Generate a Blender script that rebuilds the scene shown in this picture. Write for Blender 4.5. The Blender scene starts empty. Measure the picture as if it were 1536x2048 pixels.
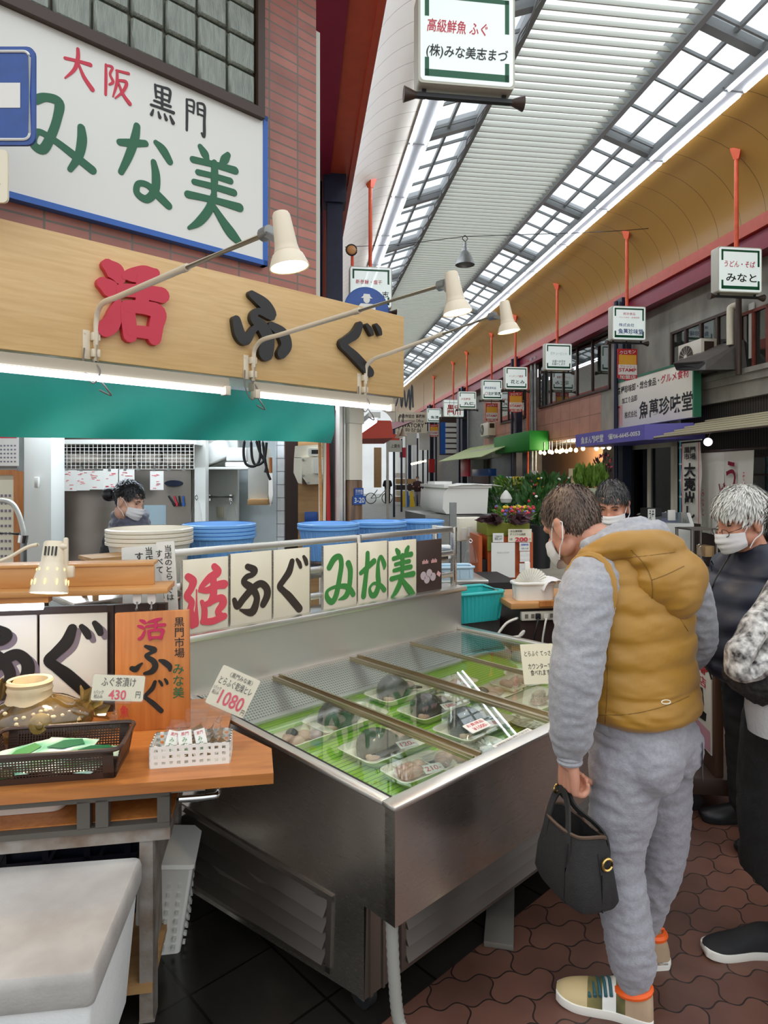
import bpy, bmesh, math, random
from math import sin, cos, pi, sqrt, atan2, radians as R
from mathutils import Vector as V, Matrix, noise
random.seed(7)
SC = bpy.context.scene
COL = SC.collection
# ------------------------------------------------------------------ camera
FPX, HY, CH = 1285.0, 955.0, 1.6          # focal length in pixels, horizon row, eye height
cd = bpy.data.cameras.new('camera'); CAM = bpy.data.objects.new('camera', cd); COL.objects.link(CAM)
cd.sensor_fit = 'VERTICAL'; cd.sensor_height = 36.0; cd.lens = 36.0 * FPX / 2048.0
cd.shift_y = -(1024 - HY) / 2048.0
CAM.location = (0, 0, CH); CAM.rotation_euler = (R(90), 0, 0)
cd.clip_start = .05; cd.clip_end = 300
SC.camera = CAM
# ------------------------------------------------------------------ view, world, sun
SC.view_settings.view_transform = 'Standard'; SC.view_settings.look = 'None'
SC.view_settings.gamma = 1; SC.view_settings.use_curve_mapping = False
SC.view_settings.exposure = 0.55
SC.cycles.use_denoising = True
SC.cycles.max_bounces = 8; SC.cycles.transparent_max_bounces = 16
SC.cycles.sample_clamp_indirect = 6; SC.cycles.caustics_reflective = False; SC.cycles.caustics_refractive = False
W = bpy.data.worlds.new('sky'); SC.world = W; W.use_nodes = True
_n = W.node_tree.nodes; _l = W.node_tree.links
_bg = _n['Background']; _bg.inputs[1].default_value = 1.2
_sky = _n.new('ShaderNodeTexCoord'); _sep = _n.new('ShaderNodeSeparateXYZ'); _rp = _n.new('ShaderNodeValToRGB')
_l.new(_sky.outputs['Generated'], _sep.inputs[0]); _l.new(_sep.outputs['Z'], _rp.inputs[0]); _l.new(_rp.outputs[0], _bg.inputs[0])
_rp.color_ramp.elements[0].position = 0.0; _rp.color_ramp.elements[0].color = (.55, .56, .56, 1)
_rp.color_ramp.elements[1].position = .5; _rp.color_ramp.elements[1].color = (.86, .91, .96, 1)
# ------------------------------------------------------------------ frames
# F: the shop front and its freezer case (x along the front, y into the shop); A: along the arcade; R: on the arcade's far wall
U = V((.7274, .6862, 0)); U.normalize(); VV = V((-U.y, U.x, 0)); C0 = V((.03, 1.75, 0)); TF = atan2(U.y, U.x)
NA = V((.9913, .1319, 0)); NA.normalize(); AA = V((-NA.y, NA.x, 0)); TA = atan2(NA.y, NA.x); TR = TA - pi / 2
def FW(u, v, z=0): return C0 + U * u + VV * v + V((0, 0, z))
def AW(s, l, z=0): return NA * s + AA * l + V((0, 0, z))
def ray(px, py): return V(((px - 768) / FPX, 1, (HY - py) / FPX))
CP = V((0, 0, CH))
def hit_v(px, py, v):
    d = ray(px, py); t = (v - (CP - C0).dot(VV)) / d.dot(VV); p = CP + d * t
    return (p - C0).dot(U), p.z
def hit_s(px, py, s):
    d = ray(px, py); p = CP + d * (s / d.dot(NA)); return p.dot(AA), p.z
def hit_l(px, py, l):
    d = ray(px, py); p = CP + d * (l / d.dot(AA)); return p.dot(NA), p.z
def hit_z(px, py, z):
    d = ray(px, py); return CP + d * ((z - CH) / d.z)
def at(px, py, Y): return CP + ray(px, py) * Y
def toF(p): return (p - C0).dot(U), (p - C0).dot(VV), p.z
def toA(p): return p.dot(NA), p.dot(AA), p.z
# ------------------------------------------------------------------ mesh builder
def frame_of(d):
    d = d.normalized(); a = V((0, 0, 1)) if abs(d.z) < .9 else V((1, 0, 0))
    x = d.cross(a).normalized(); return x, x.cross(d).normalized()
def cr(pts, n=6, closed=False):
    """smooth curve through points (tuples of any length)"""
    P = [tuple(p) for p in pts]; out = []; m = len(P)
    for i in range(m if closed else m - 1):
        g = (lambda k: P[k % m]) if closed else (lambda k: P[max(0, min(m - 1, k))])
        p0, p1, p2, p3 = g(i - 1), g(i), g(i + 1), g(i + 2)
        for j in range(n):
            t = j / n
            out.append(tuple(.5 * (2 * b + (c - a) * t + (2 * a - 5 * b + 4 * c - d) * t * t + (3 * b - a - 3 * c + d) * t ** 3) for a, b, c, d in zip(p0, p1, p2, p3)))
    if not closed: out.append(P[-1])
    return out
class MB:
    def __init__(s): s.v = []; s.f = []; s.m = []
    def add(s, vs, fs, m=0):
        k = len(s.v); s.v += [tuple(p) for p in vs]; s.f += [tuple(i + k for i in f) for f in fs]; s.m += [m] * len(fs); return s
    def box(s, x0, x1, y0, y1, z0, z1, m=0, bev=0, seg=2):
        if bev:
            bm = bmesh.new(); bmesh.ops.create_cube(bm, size=1)
            for q in bm.verts: q.co = V(((x0 + x1) / 2 + q.co.x * (x1 - x0), (y0 + y1) / 2 + q.co.y * (y1 - y0), (z0 + z1) / 2 + q.co.z * (z1 - z0)))
            bmesh.ops.bevel(bm, geom=bm.edges[:], offset=bev, segments=seg, affect='EDGES', profile=.5)
            return s.bm(bm, m)
        vs = [(x, y, z) for z in (z0, z1) for y in (y0, y1) for x in (x0, x1)]
        return s.add(vs, [(0, 2, 3, 1), (4, 5, 7, 6), (0, 1, 5, 4), (2, 6, 7, 3), (0, 4, 6, 2), (1, 3, 7, 5)], m)
    def bm(s, bm, m=0):
        bm.verts.index_update(); s.add([q.co[:] for q in bm.verts], [[q.index for q in f.verts] for f in bm.faces], m); bm.free(); return s
    def hexa(s, p, m=0): return s.add(p, [(0, 3, 2, 1), (4, 5, 6, 7), (0, 1, 5, 4), (1, 2, 6, 5), (2, 3, 7, 6), (3, 0, 4, 7)], m)
    def bar(s, p0, p1, w, h, m=0):
        p0, p1 = V(p0), V(p1); x, y = frame_of(p1 - p0); x *= w / 2; y *= h / 2
        return s.hexa([p0 - x - y, p0 + x - y, p0 + x + y, p0 - x + y, p1 - x - y, p1 + x - y, p1 + x + y, p1 - x + y], m)
    def ring_loft(s, rings, m=0, cap=True, close=False):
        n = len(rings[0]); vs = [p for r in rings for p in r]; fs = []
        k = len(rings)
        for i in range(k if close else k - 1):
            a, b = i * n, ((i + 1) % k) * n
            for j in range(n): fs.append((a + j, a + (j + 1) % n, b + (j + 1) % n, b + j))
        if cap and not close: fs.append(tuple(range(n - 1, -1, -1))); fs.append(tuple(range((k - 1) * n, k * n)))
        return s.add(vs, fs, m)
    def cyl(s, p0, p1, r0, r1=None, n=12, m=0, cap=True):
        r1 = r0 if r1 is None else r1; p0, p1 = V(p0), V(p1); x, y = frame_of(p1 - p0)
        return s.ring_loft([[p + (x * cos(2 * pi * j / n) + y * sin(2 * pi * j / n)) * r for j in range(n)] for p, r in ((p0, r0), (p1, r1))], m, cap)
    def tube(s, pts, r, n=8, m=0, closed=False):
        pts = [V(p[:3]) for p in pts]; k = len(pts); rr = r if isinstance(r, (list, tuple)) else [r] * k
        rings = []; x = None
        for i, p in enumerate(pts):
            a = pts[i - 1] if (i or closed) else p; b = pts[(i + 1) % k] if (i < k - 1 or closed) else p
            d = (b - a); d = d.normalized() if d.length > 1e-9 else V((0, 0, 1))
            if x is None: x, y = frame_of(d)
            else:
                x = (x - d * x.dot(d)); x = x.normalized() if x.length > 1e-6 else frame_of(d)[0]
                y = d.cross(x)
            rings.append([p + (x * cos(2 * pi * j / n) + y * sin(2 * pi * j / n)) * rr[i] for j in range(n)])
        return s.ring_loft(rings, m, not closed, closed)
    def lathe(s, prof, n=24, m=0, c=(0, 0, 0), cap=False, sx=1, sy=1):
        return s.ring_loft([[(c[0] + r * sx * cos(2 * pi * j / n), c[1] + r * sy * sin(2 * pi * j / n), c[2] + z) for j in range(n)] for r, z in prof], m, cap)
    def prism(s, poly, y0, y1, m=0, ax='y'):
        """polygon in x,z (ax y), or x,y (ax z), or y,z (ax x), extruded from y0 to y1"""
        f = {'y': lambda a, b, c: (a, c, b), 'z': lambda a, b, c: (a, b, c), 'x': lambda a, b, c: (c, a, b)}[ax]; n = len(poly)
        vs = [f(a, b, y0) for a, b in poly] + [f(a, b, y1) for a, b in poly]
        return s.add(vs, [tuple(range(n - 1, -1, -1)), tuple(range(n, 2 * n))] + [(j, (j + 1) % n, n + (j + 1) % n, n + j) for j in range(n)], m)
    def ball(s, c, r, n=16, k=10, m=0, rot=None):
        r = (r, r, r) if not isinstance(r, (tuple, list)) else r
        vs = []; fs = []
        for i in range(k + 1):
            t = pi * i / k
            for j in range(n):
                q = V((r[0] * sin(t) * cos(2 * pi * j / n), r[1] * sin(t) * sin(2 * pi * j / n), r[2] * cos(t)))
                if rot: q = rot @ q
                vs.append(V(c) + q)
        for i in range(k):
            for j in range(n): fs.append((i * n + j, (i + 1) * n + j, (i + 1) * n + (j + 1) % n, i * n + (j + 1) % n))
        return s.add(vs, fs, m)
    def grid(s, fn, nu, nv, m=0):
        vs = [fn(i / nu, j / nv) for j in range(nv + 1) for i in range(nu + 1)]; w = nu + 1
        return s.add(vs, [(j * w + i, j * w + i + 1, (j + 1) * w + i + 1, (j + 1) * w + i) for j in range(nv) for i in range(nu)], m)
    def mesh(s, name, mats, ang=40, weld=True):
        me = bpy.data.meshes.new(name); me.from_pydata(s.v, [], s.f)
        for q in (mats if isinstance(mats, (list, tuple)) else [mats]): me.materials.append(q)
        me.polygons.foreach_set('material_index', s.m)
        bm = bmesh.new(); bm.from_mesh(me)
        if weld: bmesh.ops.remove_doubles(bm, verts=bm.verts, dist=1e-5)
        bmesh.ops.recalc_face_normals(bm, faces=bm.faces)
        bm.to_mesh(me); bm.free()
        me.polygons.foreach_set('use_smooth', [True] * len(me.polygons)); me.set_sharp_from_angle(angle=R(ang)); me.update()
        return me
    def build(s, name, mats, parent=None, loc=None, rz=0, ang=40, weld=True):
        return put(s.mesh(name, mats, ang, weld), name, parent, loc, rz)
def put(me, name, parent=None, loc=None, rz=0):
    o = bpy.data.objects.new(name, me); COL.objects.link(o)
    if parent is not None: o.parent = parent
    if loc is not None: o.location = loc
    if rz: o.rotation_euler = (0, 0, rz)
    return o
def tag(o, label, cat, group=None, kind=None):
    o['label'] = label; o['category'] = cat
    if group: o['group'] = group
    if kind: o['kind'] = kind
    return o
def struct(o): o['kind'] = 'structure'; return o
def thing(name, label, cat, loc=(0, 0, 0), rz=0, group=None):
    o = bpy.data.objects.new(name, None); COL.objects.link(o); o.location = loc; o.rotation_euler = (0, 0, rz); o.empty_display_size = .1
    return tag(o, label, cat, group)
KIDS = {}
def dup(root, loc=None, rz=None, label=None, group=None):
    def cp(o, par):
        c = o.copy(); COL.objects.link(c)
        if par is not None: c.parent = par
        for ch in [q for q in COL.objects if q.parent == o]: cp(ch, c)
        return c
    r = cp(root, None)
    if loc is not None: r.location = loc
    if rz is not None: r.rotation_euler = (0, 0, rz)
    if label: r['label'] = label
    if group: r['group'] = group
    return r
# scratch scene in which text and modifiers are turned into meshes
TMP = bpy.data.scenes.new('scratch')
def baked(ob):
    TMP.collection.objects.link(ob); vl = TMP.view_layers[0]; vl.update()
    dg = vl.depsgraph; me = bpy.data.meshes.new_from_object(ob.evaluated_get(dg))
    d = ob.data; bpy.data.objects.remove(ob)
    return me
def remesh(mb, vox, smooth=2, name='body'):
    """one continuous surface from overlapping shapes"""
    me = mb.mesh(name, []); ob = bpy.data.objects.new(name, me)
    q = ob.modifiers.new('r', 'REMESH'); q.mode = 'VOXEL'; q.voxel_size = vox
    if smooth: q = ob.modifiers.new('s', 'SMOOTH'); q.iterations = smooth; q.factor = .5
    r = baked(ob); r.polygons.foreach_set('use_smooth', [True] * len(r.polygons)); return r
def text_mesh(body, bold=0, sp=1.0):
    c = bpy.data.curves.new('t', 'FONT'); c.body = body; c.offset = bold * .55; c.resolution_u = 3; c.space_line = sp; c.align_x = 'CENTER' if '\n' in body else 'LEFT'
    return baked(bpy.data.objects.new('t', c))
def text(body, parent, m, x, z, w, h, y=-.002, bold=0, name='lettering', sp=1.0, shear=0, rot=0, face='front'):
    """lettering fitted in a w by h box centred on x,z of the parent's front (-y) face; face 'top' lays it in x,y"""
    me = text_mesh(body, bold, sp); xs = [q.co.x for q in me.vertices]; ys = [q.co.y for q in me.vertices]
    x0, x1, y0, y1 = min(xs), max(xs), min(ys), max(ys); sx = w / (x1 - x0); sy = h / (y1 - y0) if h else sx
    c, s_ = cos(rot), sin(rot)
    for q in me.vertices:
        a = (q.co.x - (x0 + x1) / 2) * sx; b = (q.co.y - (y0 + y1) / 2) * sy; a += shear * b; a, b = a * c - b * s_, a * s_ + b * c
        q.co = V((x + a, y, z + b)) if face == 'front' else V((x + a, z + b, y))
    me.materials.clear(); me.materials.append(m); return put(me, name, parent)
def line(parent, m, x0, x1, z0, z1, y=-.002, name='border'):
    me = MB().add([(x0, y, z0), (x1, y, z0), (x1, y, z1), (x0, y, z1)], [(0, 1, 2, 3)]).mesh(name, m); return put(me, name, parent)
def rrect(x0, x1, z0, z1, r, n=4):
    out = []
    for cx, cz, a0 in ((x1 - r, z1 - r, 0), (x0 + r, z1 - r, 90), (x0 + r, z0 + r, 180), (x1 - r, z0 + r, 270)):
        for j in range(n + 1): a = R(a0 + 90 * j / n); out.append((cx + r * cos(a), cz + r * sin(a)))
    return out
# ------------------------------------------------------------------ brush lettering: strokes of (x, y, width) in a unit box
G = {
 '活': [[(.10,.90,.10),(.20,.84,.15),(.26,.77,.10)],[(.03,.66,.10),(.13,.61,.14),(.20,.55,.10)],[(.06,.10,.13),(.15,.18,.13),(.22,.36,.10),(.25,.48,.04)],[(.82,.94,.07),(.66,.89,.14),(.42,.83,.10),(.34,.80,.05)],[(.30,.62,.10),(.55,.65,.11),(.92,.66,.13)],[(.62,.84,.10),(.62,.70,.12),(.60,.48,.10)],[(.38,.42,.11),(.40,.25,.12),(.42,.06,.11)],[(.40,.43,.10),(.65,.45,.11),(.86,.42,.13),(.83,.25,.12),(.80,.07,.11)],[(.44,.12,.09),(.62,.13,.10),(.80,.13,.10)]],
 'ふ': [[(.36,.94,.09),(.46,.88,.14),(.56,.81,.16),(.50,.74,.10)],[(.50,.74,.10),(.38,.66,.11),(.42,.58,.13),(.54,.46,.16),(.58,.30,.17),(.50,.15,.16),(.34,.10,.09)],[(.05,.28,.14),(.13,.25,.17),(.22,.36,.10),(.28,.42,.05)],[(.68,.48,.07),(.78,.42,.15),(.90,.28,.16),(.92,.16,.09)]],
 'ぐ': [[(.50,.92,.12),(.41,.74,.16),(.24,.60,.14),(.13,.50,.14),(.24,.41,.14),(.42,.29,.17),(.72,.05,.17)],[(.65,.94,.07),(.72,.87,.10),(.76,.80,.08)],[(.86,.98,.07),(.92,.91,.10),(.95,.84,.08)]],
 '活p': [[(.09,.84,.13),(.20,.76,.15),(.16,.65,.13),(.07,.54,.13),(.17,.43,.12),(.14,.29,.13),(.22,.08,.19),(.27,.24,.08),(.28,.41,.03),(.28,.62,.02)],[(.69,.96,.12),(.77,.86,.16),(.58,.78,.15),(.40,.66,.10),(.37,.60,.08)],[(.36,.60,.08),(.55,.59,.13),(.78,.65,.15),(.92,.65,.17)],[(.67,.77,.12),(.67,.50,.14),(.58,.38,.12)],[(.40,.42,.07),(.46,.29,.11),(.45,.12,.12)],[(.48,.36,.11),(.83,.44,.13),(.90,.34,.15),(.78,.22,.12),(.88,.12,.12)],[(.43,.10,.12),(.65,.08,.13),(.92,.13,.13)]],
 'ふp': [[(.39,.95,.13),(.57,.87,.16),(.52,.79,.12),(.37,.76,.12),(.29,.67,.13),(.47,.55,.17),(.61,.41,.15),(.63,.27,.15),(.50,.08,.18),(.20,.155,.05)],[(.04,.36,.10),(.12,.23,.14),(.27,.35,.15),(.50,.51,.16),(.73,.60,.15),(.90,.50,.16),(.92,.35,.17),(.81,.19,.15)]],
 'ふf': [[(.32,.94,.12),(.55,.82,.2),(.66,.68,.16),(.42,.70,.1),(.36,.58,.15),(.5,.47,.2),(.6,.3,.22),(.56,.08,.26)],[(.06,.50,.14),(.12,.30,.18),(.22,.22,.14),(.36,.42,.10),(.5,.5,.1)],[(.66,.52,.12),(.86,.42,.2),(.93,.25,.2),(.84,.10,.16)]],
 'みp': [[(.13,.75,.14),(.29,.91,.15),(.47,.94,.13),(.53,.79,.13),(.47,.53,.13),(.36,.20,.14),(.22,.07,.14),(.07,.16,.13),(.07,.29,.08),(.29,.35,.08),(.64,.34,.13),(.82,.26,.14),(.93,.15,.13)],[(.76,.79,.15),(.83,.64,.14),(.80,.35,.13),(.69,.15,.14),(.44,.09,.03)]],
 'なp': [[(.05,.57,.11),(.20,.63,.13),(.54,.78,.15)],[(.30,.96,.12),(.29,.75,.13),(.24,.51,.13),(.15,.09,.15)],[(.93,.60,.06),(.93,.69,.13),(.80,.86,.09),(.70,.74,.09),(.69,.48,.14),(.71,.27,.14),(.59,.09,.15),(.44,.09,.13),(.38,.23,.07),(.54,.32,.07),(.78,.26,.11),(.93,.15,.13)]],
 'み': [[(.10,.80,.13),(.24,.88,.12),(.42,.88,.14),(.40,.68,.12),(.32,.44,.12),(.20,.22,.13),(.07,.26,.11),(.14,.42,.09),(.36,.38,.10),(.62,.28,.12),(.90,.16,.13)],[(.74,.66,.11),(.75,.50,.14),(.70,.28,.12),(.58,.08,.08)]],
 'な': [[(.06,.66,.10),(.24,.70,.12),(.48,.76,.10)],[(.34,.94,.10),(.30,.76,.13),(.20,.52,.12),(.08,.30,.09)],[(.66,.82,.08),(.78,.76,.14),(.90,.64,.11)],[(.62,.56,.09),(.66,.40,.13),(.64,.20,.13),(.50,.06,.12),(.34,.10,.10),(.36,.22,.09),(.52,.24,.10),(.72,.14,.13),(.88,.06,.12)]],
 '美': [[(.26,.96,.08),(.33,.90,.12),(.37,.85,.07)],[(.72,.99,.08),(.66,.92,.12),(.60,.86,.06)],[(.14,.79,.09),(.48,.82,.09),(.84,.84,.11)],[(.22,.67,.08),(.48,.69,.08),(.76,.70,.09)],[(.16,.55,.08),(.48,.57,.09),(.82,.58,.10)],[(.49,.84,.09),(.49,.68,.11),(.48,.50,.08)],[(.06,.39,.10),(.48,.42,.09),(.92,.43,.12)],[(.48,.48,.09),(.40,.30,.12),(.24,.13,.11),(.08,.03,.05)],[(.46,.36,.07),(.62,.22,.12),(.78,.10,.15),(.93,.02,.08)]],
 '大': [[(.10,.58,.10),(.48,.64,.10),(.86,.68,.13)],[(.48,.95,.10),(.48,.72,.12),(.38,.40,.11),(.10,.08,.05)],[(.50,.58,.06),(.66,.30,.12),(.92,.06,.15)]],
 '阪': [[(.12,.90,.08),(.12,.50,.10),(.11,.05,.09)],[(.12,.88,.07),(.34,.90,.09),(.26,.68,.08),(.36,.50,.10),(.24,.38,.07)],[(.48,.86,.08),(.70,.89,.09),(.90,.92,.10)],[(.50,.86,.08),(.49,.50,.10),(.36,.08,.05)],[(.54,.60,.08),(.82,.64,.11),(.72,.36,.10),(.44,.06,.05)],[(.54,.54,.06),(.70,.26,.11),(.94,.06,.14)]],
 '黒': [[(.22,.92,.08),(.24,.74,.09),(.26,.58,.07)],[(.22,.91,.07),(.52,.94,.08),(.80,.93,.10),(.76,.60,.08)],[(.26,.76,.06),(.74,.78,.07)],[(.26,.61,.06),(.74,.62,.07)],[(.49,.92,.08),(.49,.60,.09),(.49,.34,.08)],[(.18,.47,.07),(.82,.49,.09)],[(.06,.32,.08),(.50,.34,.08),(.94,.35,.11)],[(.14,.20,.06),(.08,.06,.11)],[(.34,.20,.05),(.40,.07,.11)],[(.58,.21,.05),(.65,.08,.11)],[(.80,.22,.05),(.92,.06,.13)]],
 '門': [[(.12,.92,.08),(.13,.50,.10),(.12,.04,.09)],[(.12,.92,.06),(.42,.94,.08),(.40,.60,.07)],[(.14,.77,.05),(.40,.78,.06)],[(.14,.62,.05),(.40,.62,.06)],[(.58,.94,.07),(.60,.62,.07)],[(.58,.95,.06),(.88,.95,.09),(.88,.50,.10),(.87,.06,.11),(.76,.12,.06)],[(.60,.79,.05),(.86,.80,.06)],[(.60,.64,.05),(.86,.64,.06)]],
}
def brush(mb, ch, x, z, w, h, y0=0, y1=-.003, k=1.0, m=0, lean=0):
    """add one brush-written character to mb: box centred x,z; solid between depth y0 and y1"""
    for si, st in enumerate(G[ch]):
        y1_ = y1 - .0004 * si
        P = cr(st, 7); n = len(P); L = []; Rr = []
        wm = sqrt(w * h)
        Q = [V((x + (p[0] - .5) * w + lean * (p[1] - .5) * h, z + (p[1] - .5) * h)) for p in P]
        for i in range(n):
            d = Q[min(n - 1, i + 1)] - Q[max(0, i - 1)]; d.normalize(); nn = V((-d.y, d.x)); r = P[i][2] * .5 * k * wm
            L.append(Q[i] + nn * r); Rr.append(Q[i] - nn * r)
        def cap(i, sgn):
            d = (Q[1] - Q[0]) if i == 0 else (Q[-1] - Q[-2]); d.normalize(); d = -d if i == 0 else d; nn = V((-d.y, d.x)); r = P[i][2] * .5 * k * wm
            return [Q[i] + (nn * cos(a) * sgn + d * sin(a)) * r for a in (pi / 6, pi / 3, pi / 2, 2 * pi / 3, 5 * pi / 6)]
        c0 = cap(0, 1); c1 = cap(n - 1, 1)
        ol = L + c1 + Rr[::-1] + c0
        vs = []; fs = []
        N = len(ol)
        for yy in (y0, y1_): vs += [(p.x, yy - (.0003 * min(q_, 2 * n + 5 - q_ if q_ < 2 * n + 5 else 0) / n if yy == y1_ else 0), p.y) for q_, p in enumerate(ol)]
        for j in range(N): fs.append((j, (j + 1) % N, N + (j + 1) % N, N + j))
        for base in (0, N):
            for i in range(n - 1): fs.append((base + i, base + i + 1, base + n + 5 + (n - 2 - i), base + n + 5 + (n - 1 - i)))
            fs.append(tuple(base + q for q in [n - 1] + list(range(n, n + 6))))
            fs.append(tuple(base + q for q in [2 * n + 4] + list(range(2 * n + 5, 2 * n + 10)) + [0]))
        mb.add(vs, fs, m)
    return mb
# ------------------------------------------------------------------ materials
def _mat(name):
    m = bpy.data.materials.new(name); m.use_nodes = True; nt = m.node_tree; return m, nt, nt.nodes, nt.links, nt.nodes['Principled BSDF']
def sr(c):
    """sRGB 0-255 to linear"""
    return tuple((x / 255 / 12.92 if x / 255 <= .04045 else ((x / 255 + .055) / 1.055) ** 2.4) for x in c)
def mat(name, c, rough=.5, metal=0, var=0, vs=8, bump=0, bs=60, spec=.5, c2=None, stretch=None, emit=0, ec=None, alpha=1, trans=0, coat=0, sheen=0, det=4):
    """plain surface: sRGB colour, optional noise variation to c2 and noise bump"""
    m, nt, n, l, b = _mat(name); c = sr(c)
    b.inputs['Base Color'].default_value = (*c, 1); b.inputs['Roughness'].default_value = rough; b.inputs['Metallic'].default_value = metal
    b.inputs['Specular IOR Level'].default_value = spec; b.inputs['Coat Weight'].default_value = coat; b.inputs['Sheen Weight'].default_value = sheen
    b.inputs['Transmission Weight'].default_value = trans; b.inputs['Alpha'].default_value = alpha
    if emit: b.inputs['Emission Color'].default_value = (*(sr(ec) if ec else c), 1); b.inputs['Emission Strength'].default_value = emit
    tc = None
    def co(st=None):
        nonlocal tc
        if tc is None: tc = n.new('ShaderNodeTexCoord')
        if st is None: return tc.outputs['Object']
        mp = n.new('ShaderNodeMapping'); mp.inputs['Scale'].default_value = st; l.new(tc.outputs['Object'], mp.inputs[0]); return mp.outputs[0]
    if var or c2:
        nz = n.new('ShaderNodeTexNoise'); nz.inputs['Scale'].default_value = vs; nz.inputs['Detail'].default_value = det; l.new(co(stretch), nz.inputs['Vector'])
        rp = n.new('ShaderNodeValToRGB'); rp.color_ramp.elements[0].position = .3; rp.color_ramp.elements[1].position = .7
        k = sr(c2) if c2 else tuple(x * (1 - var) for x in c)
        rp.color_ramp.elements[0].color = (*k, 1); rp.color_ramp.elements[1].color = (*(c if c2 else tuple(min(1, x * (1 + var)) for x in c)), 1)
        l.new(nz.outputs['Fac'], rp.inputs[0]); l.new(rp.outputs[0], b.inputs['Base Color'])
    if bump:
        nb = n.new('ShaderNodeTexNoise'); nb.inputs['Scale'].default_value = bs; nb.inputs['Detail'].default_value = 5; l.new(co(stretch), nb.inputs['Vector'])
        bp = n.new('ShaderNodeBump'); bp.inputs['Strength'].default_value = bump; bp.inputs['Distance'].default_value = .01
        l.new(nb.outputs['Fac'], bp.inputs['Height']); l.new(bp.outputs[0], b.inputs['Normal'])
    return m
def mwood(name, c, c2, scale=(1, 1, 14), sc=3, rough=.45, coat=.15):
    """grain stretched along the axis with the small scale"""
    m, nt, n, l, b = _mat(name); tc = n.new('ShaderNodeTexCoord'); mp = n.new('ShaderNodeMapping'); mp.inputs['Scale'].default_value = scale
    l.new(tc.outputs['Object'], mp.inputs[0]); nz = n.new('ShaderNodeTexNoise'); nz.inputs['Scale'].default_value = sc; nz.inputs['Detail'].default_value = 6; nz.inputs['Distortion'].default_value = .6
    l.new(mp.outputs[0], nz.inputs['Vector']); rp = n.new('ShaderNodeValToRGB'); rp.color_ramp.elements[0].position = .32; rp.color_ramp.elements[1].position = .68
    rp.color_ramp.elements[0].color = (*sr(c2), 1); rp.color_ramp.elements[1].color = (*sr(c), 1); l.new(nz.outputs['Fac'], rp.inputs[0]); l.new(rp.outputs[0], b.inputs['Base Color'])
    b.inputs['Roughness'].default_value = rough; b.inputs['Coat Weight'].default_value = coat; b.inputs['Coat Roughness'].default_value = .3
    return m
def msteel(name, c, rough=.28, st=(1, 1, 25), amt=.015, dirt=0):
    """brushed stainless steel"""
    m, nt, n, l, b = _mat(name); b.inputs['Metallic'].default_value = 1; b.inputs['Base Color'].default_value = (*sr(c), 1)
    tc = n.new('ShaderNodeTexCoord'); mp = n.new('ShaderNodeMapping'); mp.inputs['Scale'].default_value = st; l.new(tc.outputs['Object'], mp.inputs[0])
    nz = n.new('ShaderNodeTexNoise'); nz.inputs['Scale'].default_value = 12; nz.inputs['Detail'].default_value = 6; l.new(mp.outputs[0], nz.inputs['Vector'])
    mr = n.new('ShaderNodeMapRange'); mr.inputs['To Min'].default_value = rough - amt; mr.inputs['To Max'].default_value = rough + amt
    l.new(nz.outputs['Fac'], mr.inputs[0]); l.new(mr.outputs[0], b.inputs['Roughness'])
    n2 = n.new('ShaderNodeTexNoise'); n2.inputs['Scale'].default_value = 3.5; n2.inputs['Detail'].default_value = 1; l.new(tc.outputs['Object'], n2.inputs['Vector'])
    bp = n.new('ShaderNodeBump'); bp.inputs['Strength'].default_value = .10; bp.inputs['Distance'].default_value = .05; l.new(n2.outputs['Fac'], bp.inputs['Height']); l.new(bp.outputs[0], b.inputs['Normal'])
    return m
def mglass(name, tint=(.95, .98, .97), refl=1.0, rough=.02):
    """thin clear pane: see-through with a Fresnel reflection"""
    m, nt, n, l, b = _mat(name); n.remove(b); o = n['Material Output']
    tr = n.new('ShaderNodeBsdfTransparent'); tr.inputs[0].default_value = (*tint, 1); gl = n.new('ShaderNodeBsdfGlossy'); gl.inputs['Roughness'].default_value = rough
    lw = n.new('ShaderNodeLayerWeight'); lw.inputs[0].default_value = .5; pw = n.new('ShaderNodeMath'); pw.operation = 'POWER'; pw.inputs[1].default_value = 5; l.new(lw.outputs['Facing'], pw.inputs[0])
    fr = n.new('ShaderNodeMath'); fr.operation = 'MULTIPLY_ADD'; fr.inputs[1].default_value = .9; fr.inputs[2].default_value = .045; l.new(pw.outputs[0], fr.inputs[0])
    mx = n.new('ShaderNodeMixShader'); ml = n.new('ShaderNodeMath'); ml.operation = 'MULTIPLY'; ml.inputs[1].default_value = refl; ml.use_clamp = True
    l.new(fr.outputs[0], ml.inputs[0]); l.new(ml.outputs[0], mx.inputs[0]); l.new(tr.outputs[0], mx.inputs[1]); l.new(gl.outputs[0], mx.inputs[2]); l.new(mx.outputs[0], o.inputs[0]); return m
def mlight(name, c, s):
    m, nt, n, l, b = _mat(name); n.remove(b); e = n.new('ShaderNodeEmission'); e.inputs[0].default_value = (*sr(c), 1); e.inputs[1].default_value = s; l.new(e.outputs[0], n['Material Output'].inputs[0]); return m
def mpane(name, tint, op=.45, rough=.5):
    """milky translucent sheet: part of the light passes straight, part is scattered"""
    m, nt, n, l, b = _mat(name); n.remove(b); o = n['Material Output']
    tr = n.new('ShaderNodeBsdfTransparent'); tr.inputs[0].default_value = (*tint, 1); tl = n.new('ShaderNodeBsdfTranslucent'); tl.inputs[0].default_value = (*tint, 1)
    mx = n.new('ShaderNodeMixShader'); mx.inputs[0].default_value = op; l.new(tr.outputs[0], mx.inputs[1]); l.new(tl.outputs[0], mx.inputs[2]); l.new(mx.outputs[0], o.inputs[0]); return m
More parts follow.
